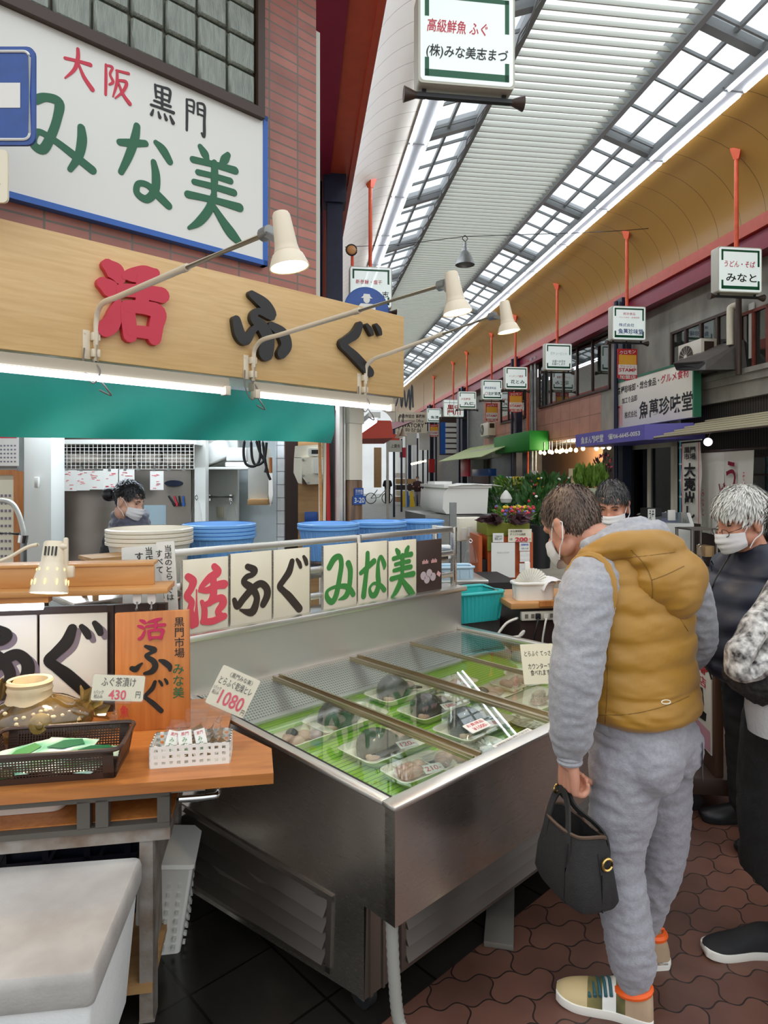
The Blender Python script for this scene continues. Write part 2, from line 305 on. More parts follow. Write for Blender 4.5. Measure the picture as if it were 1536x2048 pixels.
def mbrick(name, c, c2, mortar, bw, bh, mw=.006, offs=0.5, axes='xz', rough=.45, warp=0, bump=.4, var=.5, spec=.5):
    m, nt, n, l, b = _mat(name); tc = n.new('ShaderNodeTexCoord'); sp = n.new('ShaderNodeSeparateXYZ'); cb = n.new('ShaderNodeCombineXYZ'); l.new(tc.outputs['Object'], sp.inputs[0])
    ax = {'x': 'X', 'y': 'Y', 'z': 'Z'}
    if warp:
        def wv(a, bb):
            w = n.new('ShaderNodeMath'); w.operation = 'MULTIPLY'; w.inputs[1].default_value = 2 * pi / warp[0]; l.new(sp.outputs[ax[bb]], w.inputs[0])
            s_ = n.new('ShaderNodeMath'); s_.operation = 'SINE'; l.new(w.outputs[0], s_.inputs[0])
            q = n.new('ShaderNodeMath'); q.operation = 'MULTIPLY_ADD'; q.inputs[1].default_value = warp[1]; l.new(s_.outputs[0], q.inputs[0]); l.new(sp.outputs[ax[a]], q.inputs[2]); return q.outputs[0]
        l.new(wv(axes[0], axes[1]), cb.inputs[0]); l.new(wv(axes[1], axes[0]), cb.inputs[1])
    else: l.new(sp.outputs[ax[axes[0]]], cb.inputs[0]); l.new(sp.outputs[ax[axes[1]]], cb.inputs[1])
    br = n.new('ShaderNodeTexBrick'); br.offset = offs; br.inputs['Scale'].default_value = 1; br.inputs['Brick Width'].default_value = bw; br.inputs['Row Height'].default_value = bh; br.inputs['Mortar Size'].default_value = mw; br.inputs['Mortar Smooth'].default_value = .1
    br.inputs['Color1'].default_value = (*sr(c), 1); br.inputs['Color2'].default_value = (*sr(c2), 1); br.inputs['Mortar'].default_value = (*sr(mortar), 1); l.new(cb.outputs[0], br.inputs['Vector'])
    nz = n.new('ShaderNodeTexNoise'); nz.inputs['Scale'].default_value = 3; nz.inputs['Detail'].default_value = 6; l.new(tc.outputs['Object'], nz.inputs['Vector'])
    mr = n.new('ShaderNodeMapRange'); mr.inputs['From Min'].default_value = .3; mr.inputs['From Max'].default_value = .7; mr.inputs['To Min'].default_value = 1 - var; mr.inputs['To Max'].default_value = 1.1; l.new(nz.outputs['Fac'], mr.inputs[0])
    mu = n.new('ShaderNodeMix'); mu.data_type = 'RGBA'; mu.blend_type = 'MULTIPLY'; mu.inputs['Factor'].default_value = 1; l.new(br.outputs['Color'], mu.inputs['A']); l.new(mr.outputs[0], mu.inputs['B']); l.new(mu.outputs['Result'], b.inputs['Base Color'])
    b.inputs['Roughness'].default_value = rough; b.inputs['Specular IOR Level'].default_value = spec
    if bump:
        iv = n.new('ShaderNodeMath'); iv.operation = 'SUBTRACT'; iv.inputs[0].default_value = 1; l.new(br.outputs['Fac'], iv.inputs[1])
        bp = n.new('ShaderNodeBump'); bp.inputs['Strength'].default_value = bump; bp.inputs['Distance'].default_value = .004; l.new(iv.outputs[0], bp.inputs['Height']); l.new(bp.outputs[0], b.inputs['Normal'])
    return m
def mperf(name, c, hole, p=.012, axes='xz', metal=1, r=.3):
    """sheet with a grid of round holes"""
    m, nt, n, l, b = _mat(name); tc = n.new('ShaderNodeTexCoord'); vo = n.new('ShaderNodeTexVoronoi'); vo.feature = 'F1'; vo.inputs['Scale'].default_value = 1 / p; vo.inputs['Randomness'].default_value = 0
    sp = n.new('ShaderNodeSeparateXYZ'); cb = n.new('ShaderNodeCombineXYZ'); l.new(tc.outputs['Object'], sp.inputs[0]); l.new(sp.outputs[axes[0].upper()], cb.inputs[0]); l.new(sp.outputs[axes[1].upper()], cb.inputs[1]); l.new(cb.outputs[0], vo.inputs['Vector'])
    lt = n.new('ShaderNodeMath'); lt.operation = 'LESS_THAN'; lt.inputs[1].default_value = r; l.new(vo.outputs['Distance'], lt.inputs[0])
    mx = n.new('ShaderNodeMix'); mx.data_type = 'RGBA'; l.new(lt.outputs[0], mx.inputs['Factor']); mx.inputs['A'].default_value = (*sr(c), 1); mx.inputs['B'].default_value = (*sr(hole), 1); l.new(mx.outputs['Result'], b.inputs['Base Color'])
    iv = n.new('ShaderNodeMath'); iv.operation = 'SUBTRACT'; iv.inputs[0].default_value = 1; l.new(lt.outputs[0], iv.inputs[1])
    ml = n.new('ShaderNodeMath'); ml.operation = 'MULTIPLY'; ml.inputs[1].default_value = metal; l.new(iv.outputs[0], ml.inputs[0]); l.new(ml.outputs[0], b.inputs['Metallic']); b.inputs['Roughness'].default_value = .35
    return m
def mstripe(name, c, c2, p, axis='x', duty=.15, rough=.5, soft=0):
    """thin c2 lines every p along an axis"""
    m, nt, n, l, b = _mat(name); tc = n.new('ShaderNodeTexCoord'); sp = n.new('ShaderNodeSeparateXYZ'); l.new(tc.outputs['Object'], sp.inputs[0])
    d = n.new('ShaderNodeMath'); d.operation = 'DIVIDE'; d.inputs[1].default_value = p; l.new(sp.outputs[axis.upper()], d.inputs[0]); f = n.new('ShaderNodeMath'); f.operation = 'FRACT'; l.new(d.outputs[0], f.inputs[0])
    lt = n.new('ShaderNodeMath'); lt.operation = 'LESS_THAN'; lt.inputs[1].default_value = duty; l.new(f.outputs[0], lt.inputs[0])
    mx = n.new('ShaderNodeMix'); mx.data_type = 'RGBA'; l.new(lt.outputs[0], mx.inputs['Factor']); mx.inputs['A'].default_value = (*sr(c), 1); mx.inputs['B'].default_value = (*sr(c2), 1); l.new(mx.outputs['Result'], b.inputs['Base Color']); b.inputs['Roughness'].default_value = rough
    return m
M = {}
M['paver'] = mbrick('interlocking_pavers', (118, 80, 66), (98, 66, 55), (46, 32, 27), .20, .10, .003, .5, 'xy', .42, (.10, .011), .5, .45)
M['apron'] = mbrick('dark_apron_tiles', (44, 40, 36), (36, 34, 31), (20, 18, 16), .3, .3, .005, 0, 'xy', .22, 0, .3, .5)
M['asphalt'] = mat('grey_street_paving', (128, 130, 122), .55, var=.12, vs=3, bump=.1, bs=200)
M['brick'] = mbrick('brown_wall_tiles', (186, 122, 106), (164, 104, 92), (120, 110, 100), .227, .065, .006, 0, 'xz', .4, 0, .4, .25)
M['gblock'] = mat('glass_block', (128, 136, 124), .12, bump=.5, bs=18, spec=.8, var=.25, vs=6, stretch=(9, 9, 1.2))
M['mortar'] = mat('block_mortar', (112, 106, 92), .8)
M['brownmetal'] = mat('brown_metal_trim', (66, 48, 38), .45)
M['white'] = mat('white_paint', (235, 235, 228), .4)
M['signwhite'] = mat('sign_white', (232, 232, 224), .25, coat=.3)
M['cream'] = mat('cream_panel', (236, 226, 202), .3, coat=.4)
M['blue'] = mat('sign_blue', (38, 98, 184), .35)
M['roadblue'] = mat('road_sign_blue', (38, 78, 150), .35, var=.12, vs=14)
M['navy'] = mat('navy_paint', (28, 36, 60), .4, var=.2)
M['green'] = mat('sign_green', (20, 98, 62), .35)
M['leafgreen'] = mat('letter_green', (66, 136, 66), .4)
M['red'] = mat('sign_red', (208, 44, 68), .4)
M['pink'] = mat('letter_pink_red', (226, 84, 100), .4)
M['magenta'] = mat('letter_magenta', (186, 40, 84), .5)
M['ink'] = mat('black_ink', (28, 27, 27), .45)
M['ink3d'] = mat('black_letter', (36, 34, 34), .4)
M['brownink'] = mat('dark_brown_ink', (58, 48, 42), .4)
M['shadowink'] = mat('mauve_grey_ink', (128, 118, 132), .4)
M['blueink'] = mat('blue_ink', (40, 66, 150), .45)
M['birch'] = mwood('birch_laminate', (226, 190, 132), (214, 174, 116), (1.2, 1, 16), 3, .4, .1)
M['table'] = mwood('orange_table_wood', (188, 122, 62), (158, 94, 44), (1, 9, 9), 4, .35, .35)
M['shelfwood'] = mwood('pale_shelf_wood', (206, 152, 92), (188, 132, 74), (1.2, 14, 14), 3, .45, .1)
M['signwood'] = mwood('orange_sign_wood', (204, 130, 66), (180, 106, 48), (14, 14, 1), 3, .45, .2)
M['ply'] = mwood('plywood', (186, 146, 96), (160, 120, 76), (1, 8, 8), 3, .6, 0)
M['darkbrown'] = mat('dark_brown_board', (62, 44, 38), .5)
M['steel'] = msteel('stainless_steel', (204, 197, 188), .27)
M['steelb'] = msteel('stainless_satin', (214, 210, 204), .48)
M['steeld'] = msteel('stainless_worn', (150, 142, 134), .38)
M['steelp'] = msteel('stainless_bright', (228, 225, 218), .34, (25, 1, 1))
M['chrome'] = mat('chrome', (210, 210, 208), .12, 1)
M['galv'] = mat('galvanised', (150, 152, 150), .4, .8, var=.15)
M['perf'] = mperf('perforated_steel', (186, 182, 172), (44, 40, 34), .013, 'xy', 1, .34)
M['perfy'] = mperf('perforated_steel_side', (176, 172, 162), (52, 46, 40), .012, 'yz')
M['rusty'] = mat('rusty_grey_paint', (148, 142, 134), .55, c2=(112, 92, 76), vs=14, bump=.15, det=8)
M['greenmat'] = mstripe('green_ribbed_mat', (150, 196, 40), (84, 128, 22), .024, 'y', .2, .4)
M['styro'] = mat('white_styrofoam', (236, 236, 232), .7, var=.03, vs=30, bump=.12, bs=140)
M['tray'] = mat('cream_foam_tray', (244, 236, 214), .5)
M['fish'] = mat('dark_fish_skin', (78, 78, 72), .14, c2=(30, 32, 34), vs=22, bump=.25, bs=60, coat=.6)
M['flesh'] = mat('pale_fish_flesh', (226, 196, 172), .3, c2=(204, 150, 132), vs=16, coat=.5)
M['sashimi'] = mat('thin_white_sashimi', (222, 220, 206), .35, var=.12, vs=60, coat=.5)
M['film'] = mglass('clear_film', (.985, .985, .98), .9, .06)
M['glass'] = mglass('clear_glass', (.93, .97, .95), 1.25, .01)
M['winglass'] = mglass('window_glass', (.55, .6, .6), 2.6, .02)
M['acrylic'] = mglass('clear_acrylic', (.98, .98, .98), .8, .05)
M['teal'] = mat('teal_awning_cloth', (20, 150, 130), .55, var=.1, vs=3, sheen=.2)
M['aqua'] = mat('aqua_plastic', (56, 186, 184), .35)
M['skyblue'] = mat('light_blue_plastic', (118, 172, 228), .35)
M['ivory'] = mat('ivory_plastic', (226, 218, 200), .35)
M['lampwhite'] = mat('lamp_ivory_enamel', (226, 212, 186), .35)
M['brownplastic'] = mat('dark_brown_plastic', (62, 44, 36), .35)
M['whiteplastic'] = mat('white_plastic', (232, 230, 222), .35)
M['greyplastic'] = mat('grey_plastic', (196, 196, 188), .45, var=.05)
M['blackplastic'] = mat('black_plastic', (30, 30, 32), .4)
M['rubber'] = mat('black_rubber', (24, 24, 26), .6)
M['cable'] = mat('grey_cable', (120, 112, 102), .5)
M['whitecable'] = mat('white_cable', (228, 224, 212), .4)
M['tubeon'] = mlight('lit_fluorescent_tube', (230, 236, 255), 4.5)
M['tubestreet'] = mlight('lit_street_tube', (238, 242, 255), 14)
M['bulbwarm'] = mlight('lit_warm_bulb', (255, 220, 160), 8)
M['slotglow'] = mlight('lamp_slot_glow', (255, 214, 140), 1.6)
M['bulbspot'] = mlight('lit_spot_bulb', (255, 226, 178), 22)
M['vaultwhite'] = mstripe('cream_vault_panels', (226, 222, 206), (168, 162, 146), .38, 'y', .03, .45)
M['vaultgold'] = mstripe('gold_vault_panels', (172, 132, 66), (100, 74, 36), .55, 'y', .02, .32)
M['louvre'] = mat('white_louvre_slat', (206, 206, 192), .5)
M['roofpane'] = mpane('milky_roof_pane', (.86, .89, .91), .25)
M['roofsteel'] = mat('roof_grey_steel', (150, 154, 154), .5)
M['orange'] = mat('orange_steel_paint', (224, 96, 58), .45, var=.1)
M['orangebeam'] = mat('orange_brown_beam', (190, 74, 46), .4, var=.08)
M['maroon'] = mat('maroon_beam', (136, 24, 52), .35, var=.08)
M['concrete'] = mat('stained_concrete', (172, 168, 156), .8, c2=(134, 130, 120), vs=2.2, bump=.15, bs=40, stretch=(1, 1, .4), det=8)
M['pinktile'] = mbrick('pink_tile', (190, 138, 118), (182, 130, 112), (120, 84, 72), .6, .45, .008, 0, 'xz', .4, 0, .2, .15)
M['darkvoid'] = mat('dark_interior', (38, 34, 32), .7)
M['greyint'] = mat('grey_interior_wall', (196, 204, 204), .6, var=.05)
M['greywall'] = mat('grey_wall', (150, 150, 146), .7, var=.1)
M['skin'] = mat('skin', (206, 148, 122), .45, var=.06, vs=12)
M['skin2'] = mat('tanned_skin', (206, 144, 116), .45, var=.08, vs=14)
M['skin3'] = mat('fair_skin', (222, 172, 146), .45)
M['ochre'] = mat('ochre_quilted_nylon', (170, 124, 42), .45, var=.06, vs=5, bump=.12, bs=30, sheen=.15)
M['greymarl'] = mat('grey_marl_jersey', (168, 168, 172), .85, c2=(152, 152, 157), vs=90, bump=.2, bs=220, sheen=.3)
M['greypants'] = mat('grey_marl_sweatpants', (160, 158, 164), .85, c2=(146, 144, 151), vs=110, bump=.25, bs=240, sheen=.3)
M['hairbrown'] = mat('brown_grey_hair', (112, 90, 74), .5, c2=(66, 52, 44), vs=40, stretch=(1, 1, .3))
M['hairwhite'] = mat('white_hair', (232, 230, 222), .5, c2=(196, 194, 186), vs=40, stretch=(1, 1, .3))
M['hairblack'] = mat('black_hair', (34, 30, 32), .4, c2=(22, 20, 22), vs=60)
M['hairgrey'] = mat('dark_grey_hair', (84, 82, 80), .5, c2=(36, 34, 36), vs=30)
M['mask'] = mat('white_mask_cloth', (236, 232, 230), .8, bump=.1, bs=40)
M['puffer'] = mat('navy_puffer_nylon', (34, 36, 50), .42, var=.1, bump=.1, bs=25)
M['blackcloth'] = mat('black_cloth', (28, 27, 29), .75, var=.15, vs=30)
M['blackwool'] = mat('black_wool_coat', (30, 28, 27), .9, var=.2, vs=60, bump=.3, bs=160)
M['canvas'] = mat('black_canvas', (40, 38, 37), .8, var=.15, vs=60, bump=.25, bs=260)
M['leather'] = mat('tan_leather', (92, 72, 58), .5)
M['gold'] = mat('gold_metal', (216, 184, 110), .2, 1)
M['scarf'] = mat('grey_fleece', (88, 90, 104), .95, var=.1, sheen=.5, bump=.2, bs=80)
M['shoetan'] = mat('tan_suede', (176, 150, 122), .85, var=.08, vs=20)
M['shoekhaki'] = mat('khaki_suede', (196, 176, 132), .85, var=.06)
M['camo'] = mat('camo_print', (78, 78, 44), .8, c2=(150, 134, 80), vs=14, det=1)
M['sole'] = mat('white_sole', (236, 232, 222), .5)
M['neon'] = mat('neon_orange', (255, 104, 34), .5)
M['fur'] = mat('dark_fur', (60, 56, 54), .9, c2=(30, 28, 28), vs=60, bump=.5, bs=120)
M['knit'] = mat('grey_knit', (188, 186, 184), .9, bump=.3, bs=90)
M['lace'] = mat('black_and_white_lace_print', (236, 232, 224), .7, c2=(50, 46, 48), vs=44, det=2)
M['glaze'] = mat('brown_glaze', (122, 96, 46), .12, c2=(50, 38, 22), vs=10, bump=.25, bs=22, coat=1)
M['glazelight'] = mat('ochre_glaze', (176, 150, 84), .2, c2=(110, 84, 40), vs=14, bump=.2, bs=30, coat=1)
M['clay'] = mat('raw_clay', (206, 186, 150), .6, var=.1, vs=20)
M['paper'] = mat('paper', (236, 234, 226), .6)
M['creampaper'] = mat('cream_paper', (238, 230, 204), .5)
M['foilpack'] = mat('green_white_packet', (214, 226, 214), .3, c2=(80, 170, 130), vs=16, det=0)
M['fin'] = mat('dried_fin', (176, 140, 96), .5, c2=(110, 84, 58), vs=30)
M['purple'] = mat('purple_awning', (112, 104, 190), .5)
M['greenawn'] = mat('green_awning', (20, 128, 34), .5)
M['redawn'] = mat('red_awning', (206, 70, 44), .55)
M['paleawn'] = mat('pale_green_awning', (190, 206, 146), .6)
M['corrug'] = mat('beige_corrugated', (198, 190, 158), .5)
M['leaf'] = mat('leaf_green', (66, 112, 48), .5, c2=(36, 72, 30), vs=20)
M['leaf2'] = mat('bright_leaf', (126, 160, 60), .5, c2=(80, 120, 40), vs=20)
M['twig'] = mat('dark_twig', (70, 40, 46), .6)
M['moss'] = mat('olive_cloth', (120, 124, 36), .8, var=.1)
M['cartwood'] = mat('orange_brown_panel', (190, 92, 44), .4, var=.08)
M['noren'] = mat('linen_white', (226, 222, 208), .85, bump=.15, bs=60)
M['stamporange'] = mat('poster_orange', (238, 176, 60), .5)
M['stampred'] = mat('poster_red', (200, 44, 44), .5)
M['cyan'] = mat('cyan_pole', (74, 180, 200), .4)
M['yellow'] = mat('yellow_plastic', (232, 198, 40), .4)
M['cardboard'] = mat('cardboard', (186, 150, 106), .7, var=.06)
M['greenscreen'] = mat('pale_blue_panel', (190, 214, 226), .35)
M['jacketgrey'] = mat('slate_jacket', (86, 92, 116), .7, var=.08)
# ================================================================== THE SETTING
# ---- ground: brown pavers round the freezer case, dark tiles under the stall, grey paving down the arcade
LB = 4.75
mb = MB()
def flat(p, z, m): mb.add([(a, b, z) for a, b in p], [tuple(range(len(p)))], m)
flat([(-14, -8), (30, -8), (30, LB), (-14, LB)], 0, 0)
flat([(-14, LB), (30, LB), (30, 70), (-14, 70)], 0, 1)
struct(mb.build('floor', [M['paver'], M['asphalt']], rz=TA))
mb = MB(); mb.add([(-4, .12, .003), (-.02, .12, .003), (1.9, .12, .003), (1.9, 2.6, .003), (-4, 2.6, .003)], [(0, 1, 2, 3, 4)])
mb.add([(-4, -1.9, .003), (-.16, -1.9, .003), (-.02, .12, .003), (-4, .12, .003)], [(0, 1, 2, 3)])
struct(mb.build('floor_apron', M['apron'], loc=C0, rz=TF))
mb = MB(); mb.box(4.2, 9, LB - .16, LB + .1, -.02, .006); mb.box(.6, 1.9, 11.6, 12.3, -.02, .004); mb.box(2.2, 3.4, 16, 16.3, -.02, .004); mb.box(5.6, 6.0, 7.2, 8.4, -.02, .004)
struct(mb.build('trim_1', mat('worn_white_road_mark', (196, 200, 190), .6, var=.1, vs=10), rz=TA))
# ---- arcade roof
L0, L1 = 3.2, 47.5
def zz(h): return 1.6 + h
mb = MB()
for sgn, mi in ((1, 0), (-1, 1)):
    N = 14; pr = []
    for i in range(N + 1):
        t = pi / 2 * i / N
        pr.append((5.66 + 1.30 * cos(t), zz(3.92 + 1.15 * sin(t))) if sgn > 0 else (1.76 - 1.12 * cos(t), zz(3.92 + 1.15 * sin(t))))
    for i in range(N):
        (a, b), (c, d) = pr[i], pr[i + 1]
        mb.add([(a, L0, b), (a, L1, b), (c, L1, d), (c, L0, d)], [(0, 1, 2, 3)], mi)
        e = .05 * sgn
        mb.add([(a + e, L0, b + .05), (a + e, L1, b + .05), (c + e, L1, d + .05), (c + e, L0, d + .05)], [(0, 1, 2, 3)], mi)
struct(mb.build('vault_ceiling', [M['vaultgold'], M['vaultwhite']], rz=TA, ang=30))
mb = MB(); q = L0 + .1
while q < L1:
    mb.hexa([(2.76, q, zz(5.40)), (4.68, q, zz(5.40)), (4.68, q + .018, zz(5.40)), (2.76, q + .018, zz(5.40)), (2.76, q + .105, zz(5.54)), (4.68, q + .105, zz(5.54)), (4.68, q + .123, zz(5.54)), (2.76, q + .123, zz(5.54))]); q += .165
struct(mb.build('louvre_ceiling', M['louvre'], rz=TA))
mb = MB()
for x in (2.72, 4.72): mb.box(x - .04, x + .04, L0, L1, zz(5.36), zz(5.6))
for x in (1.80, 5.62): mb.box(x - .10, x + .10, L0, L1, zz(5.10), zz(5.22))
q = 7.1 - 2.5
while q < L1:
    for x0, x1 in ((1.80, 2.72), (5.62, 4.72)):
        mb.hexa([(x0, q - .06, zz(5.08)), (x1, q - .06, zz(5.40)), (x1, q + .06, zz(5.40)), (x0, q + .06, zz(5.08)), (x0, q - .06, zz(5.30)), (x1, q - .06, zz(5.62)), (x1, q + .06, zz(5.62)), (x0, q + .06, zz(5.30))])
        xm, zm = (x0 + x1) / 2, zz(5.42)
    q += 2.5
for x0, x1 in ((1.80, 2.72), (5.62, 4.72)):
    for f in (.5,): 
        x = x0 + (x1 - x0) * f; z = zz(5.14 + .32 * f); mb.box(x - .02, x + .02, L0, L1, z, z + .06)
    q = L0
    while q < L1:
        mb.bar((x0, q, zz(5.16)), (x1, q, zz(5.48)), .03, .04); q += .625
# lattice under the left skylight edge
q = 5.0
while q < 40:
    mb.bar((2.62, q, zz(5.30)), (2.72, q + .6, zz(5.36)), .02, .02); mb.bar((2.62, q + .6, zz(5.30)), (2.72, q, zz(5.36)), .02, .02); q += .6
struct(mb.build('roof_frame', M['roofsteel'], rz=TA))
mb = MB()
for x0, x1, z0, z1 in ((1.80, 2.72, 5.20, 5.52), (5.62, 4.72, 5.20, 5.52), (2.72, 3.72, 5.95, 6.15), (3.72, 4.72, 6.15, 5.95)):
    mb.add([(x0, L0, zz(z0)), (x0, L1, zz(z0)), (x1, L1, zz(z1)), (x1, L0, zz(z1))], [(0, 1, 2, 3)])
struct(mb.build('skylight_roof', M['roofpane'], rz=TA))
# ---- eaves beams and posts
mb = MB()
mb.box(6.93, 7.2, L0, L1, zz(3.78), zz(3.98), 0); mb.box(7.0, 7.24, L0, L1, zz(3.44), zz(3.78), 1); mb.box(6.86, 7.0, L0, L1, zz(3.40), zz(3.48), 1)
mb.box(.40, .66, L0, L1, zz(3.86), zz(4.2), 0); mb.box(0.0, .40, L0, L1, zz(3.84), zz(4.3), 1); mb.box(.64, .70, L0, L1, zz(3.82), zz(3.98), 0)
struct(mb.build('trim_2', [M['orangebeam'], M['maroon']], rz=TA))
for sx, ll in ((.46, (8.3, 15.1, 21.9, 28.7, 35.5)), (7.0, (13.1, 19.9, 26.7, 33.5, 40.3))):
    for l in ll:
        t = MB(); t.box(-.10, .10, -.10, .10, 0, zz(3.86)); t.box(-.13, .13, -.13, .13, 0, .35); t.box(-.14, .14, -.14, .14, zz(3.5), zz(3.86)); t.cyl((-.20, 0, 0), (-.20, 0, zz(3.8)), .045, n=10)
        struct(t.build('column', M['navy'], loc=AW(sx, l), rz=TA))
# ---- the shop building on the left: tiled wall, corner return, glass blocks
UE = 1.521                                   # corner along the front
vW = 2.35
mb = MB(); zb = 2.62
mb.box(-4.5, UE, vW, vW + .25, zb, 7.2)
struct(mb.build('wall_left', M['brick'], loc=C0, rz=TF))
mb = MB(); mb.box(UE + .002, UE + .05, vW + .02, vW + .2, 2.5, 4.75); struct(mb.build('trim_3', M['louvre'], loc=C0, rz=TF))
mb = MB(); mb.box(-.42, -.02, 7.6, 48, 0, 7.4); struct(mb.build('wall_left_street', M['greywall'], rz=TA))
u0, z0 = hit_v(520, 232, vW - .03); u1, z1 = hit_v(60, 0, vW - .03)
wl, wr, wb, wt = -3.6, u0, z0 + .02, 7.0
win = thing('window_1', 'glass block window in a brown frame above the white shop board', 'window', FW(wl, vW - .06, wb), TF); win['kind'] = 'structure'
mb = MB(); d = wr - wl; h = wt - wb
for a in (0, d - .05): mb.box(a, a + .05, -.03, .1, 0, h)
mb.box(0, d, -.03, .1, -.06, 0)
mb.build('window_frame', M['brownmetal'], win)
mb = MB(); mb.box(.05, d - .05, .03, .08, 0, h); mb.build('mortar_bed', M['mortar'], win)
mb = MB(); nb = int((d - .1) / .2)
for i in range(nb):
    for j in range(int(h / .2)):
        x1_ = d - .06 - i * .2; mb.box(x1_ - .188, x1_, -.012, .05, .006 + j * .2, .194 + j * .2, bev=.014, seg=1)
mb.build('glass_blocks', M['gblock'], win)
# ---- the arcade's far side: one wall per building
def wall_r(name, l0, l1, z0, z1, m, s=7.2, th=.25):
    w = MB(); w.box(-(l1 - l0), 0, 0, th, z0, z1); return struct(w.build(name, m, loc=AW(s, l0), rz=TR))
wall_r('wall_right', 3.0, 11.75, 2.9, 5.4, M['concrete'])
wall_r('wall_right_upper', 11.75, 14.6, 2.4, 5.4, M['concrete'])
wall_r('wall_right_tiled', 14.6, 19.4, 2.62, 3.72, M['pinktile'])
wall_r('wall_right_tiled', 14.6, 19.4, 5.0, 5.4, M['concrete'])
wall_r('wall_right_grey', 19.4, 24.5, 2.4, 5.4, M['pinktile'])
wall_r('wall_right_far', 24.5, 34, 0, 5.4, M['greywall'])
wall_r('wall_right_end', 34, 48, 0, 5.4, M['white'])
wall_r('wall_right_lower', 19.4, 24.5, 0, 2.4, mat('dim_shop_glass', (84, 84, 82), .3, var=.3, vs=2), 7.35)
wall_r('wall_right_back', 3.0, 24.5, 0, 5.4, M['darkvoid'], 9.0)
# ================================================================== SHOP FRONT
def hit_u(px, py, u):
    d = ray(px, py); p = CP + d * ((u - (CP - C0).dot(U)) / d.dot(U)); return (p - C0).dot(VV), p.z
def bx(x0, x1, y0, y1, v):
    """pixel box seen on the plane v: centre u, centre z, width, height"""
    xc, yc = (x0 + x1) / 2, (y0 + y1) / 2
    u, z = hit_v(xc, yc, v); return u, z, hit_v(x1, yc, v)[0] - hit_v(x0, yc, v)[0], hit_v(xc, y0, v)[1] - hit_v(xc, y1, v)[1]
# ---- white enamel shop board with brush lettering
vb = 2.30
ur, zt = hit_v(527, 240, vb); _, zb_ = hit_v(527, 522, vb)
ul = -1.45
board = thing('shop_sign', 'big white shop board in a blue frame with green brush lettering on the tiled wall', 'sign', FW(ur, vb, zb_), TF)
H_ = zt - zb_; W_ = ur - ul
MB().box(-W_, 0, .0, .04, 0, H_).build('panel', M['signwhite'], board)
mb = MB(); f = .028
for a in ((-W_ - f, f, -.008, .045, H_ - .004, H_ + f), (-W_ - f, f, -.008, .045, -f, .004), (-.004, f, -.008, .045, -f, H_ + f), (-W_ - f, -W_, -.008, .045, -f, H_ + f)): mb.box(*a)
mb.build('frame', M['blue'], board)
def chars(lst, v, org, parent, name, m, y0=0, y1=-.003, k=1.0, lean=0):
    for ch, x0, x1, ya, yb in lst:
        u, z, w, h = bx(x0, x1, ya, yb, v); mb = MB(); brush(mb, ch, u - org[0], z - org[1], w, h, y0, y1, k, 0, lean); mb.build(name, m, parent, ang=50)
chars([('大', 124, 190, 95, 173), ('阪', 205, 263, 132, 202)], vb, (ur, zb_), board, 'lettering', M['red'], k=.9)
chars([('黒', 299, 350, 170, 242), ('門', 368, 414, 201, 270)], vb, (ur, zb_), board, 'lettering', M['ink'], k=.9)
chars([('み', 58, 200, 190, 348), ('な', 234, 352, 250, 408), ('美', 370, 490, 298, 476)], vb, (ur, zb_), board, 'lettering', M['green'], k=.95)
# ---- birch board with carved letters
vp = 2.0
ur2, _z = hit_v(808, 714, vp); zt2 = hit_v(808, 633, vp)[1]; zb2 = hit_v(808, 795, vp)[1]
wb = thing('fascia_board', 'long birch fascia board over the stall with raised red and black letters', 'sign', FW(ur2, vp, zb2), TF)
MB().box(-3.4, 0, 0, .05, 0, zt2 - zb2, bev=.004).build('panel', M['birch'], wb)
MB().box(-3.4, 0, .05, .34, 0, .02).build('underside', M['lampwhite'], wb)
MB().box(-.02, 0, .05, .34, .02, zt2 - zb2).build('side_panel', M['birch'], wb)
chars([('活', 200, 330, 530, 684)], vp, (ur2, zb2), wb, 'raised_letter', M['red'], .002, -.035, 1.75)
chars([('ふf', 462, 576, 588, 716)], vp, (ur2, zb2), wb, 'raised_letter', M['ink3d'], .002, -.035, 1.0)
chars([('ぐ', 668, 760, 643, 748)], vp, (ur2, zb2), wb, 'raised_letter', M['ink3d'], .002, -.035, 1.05)
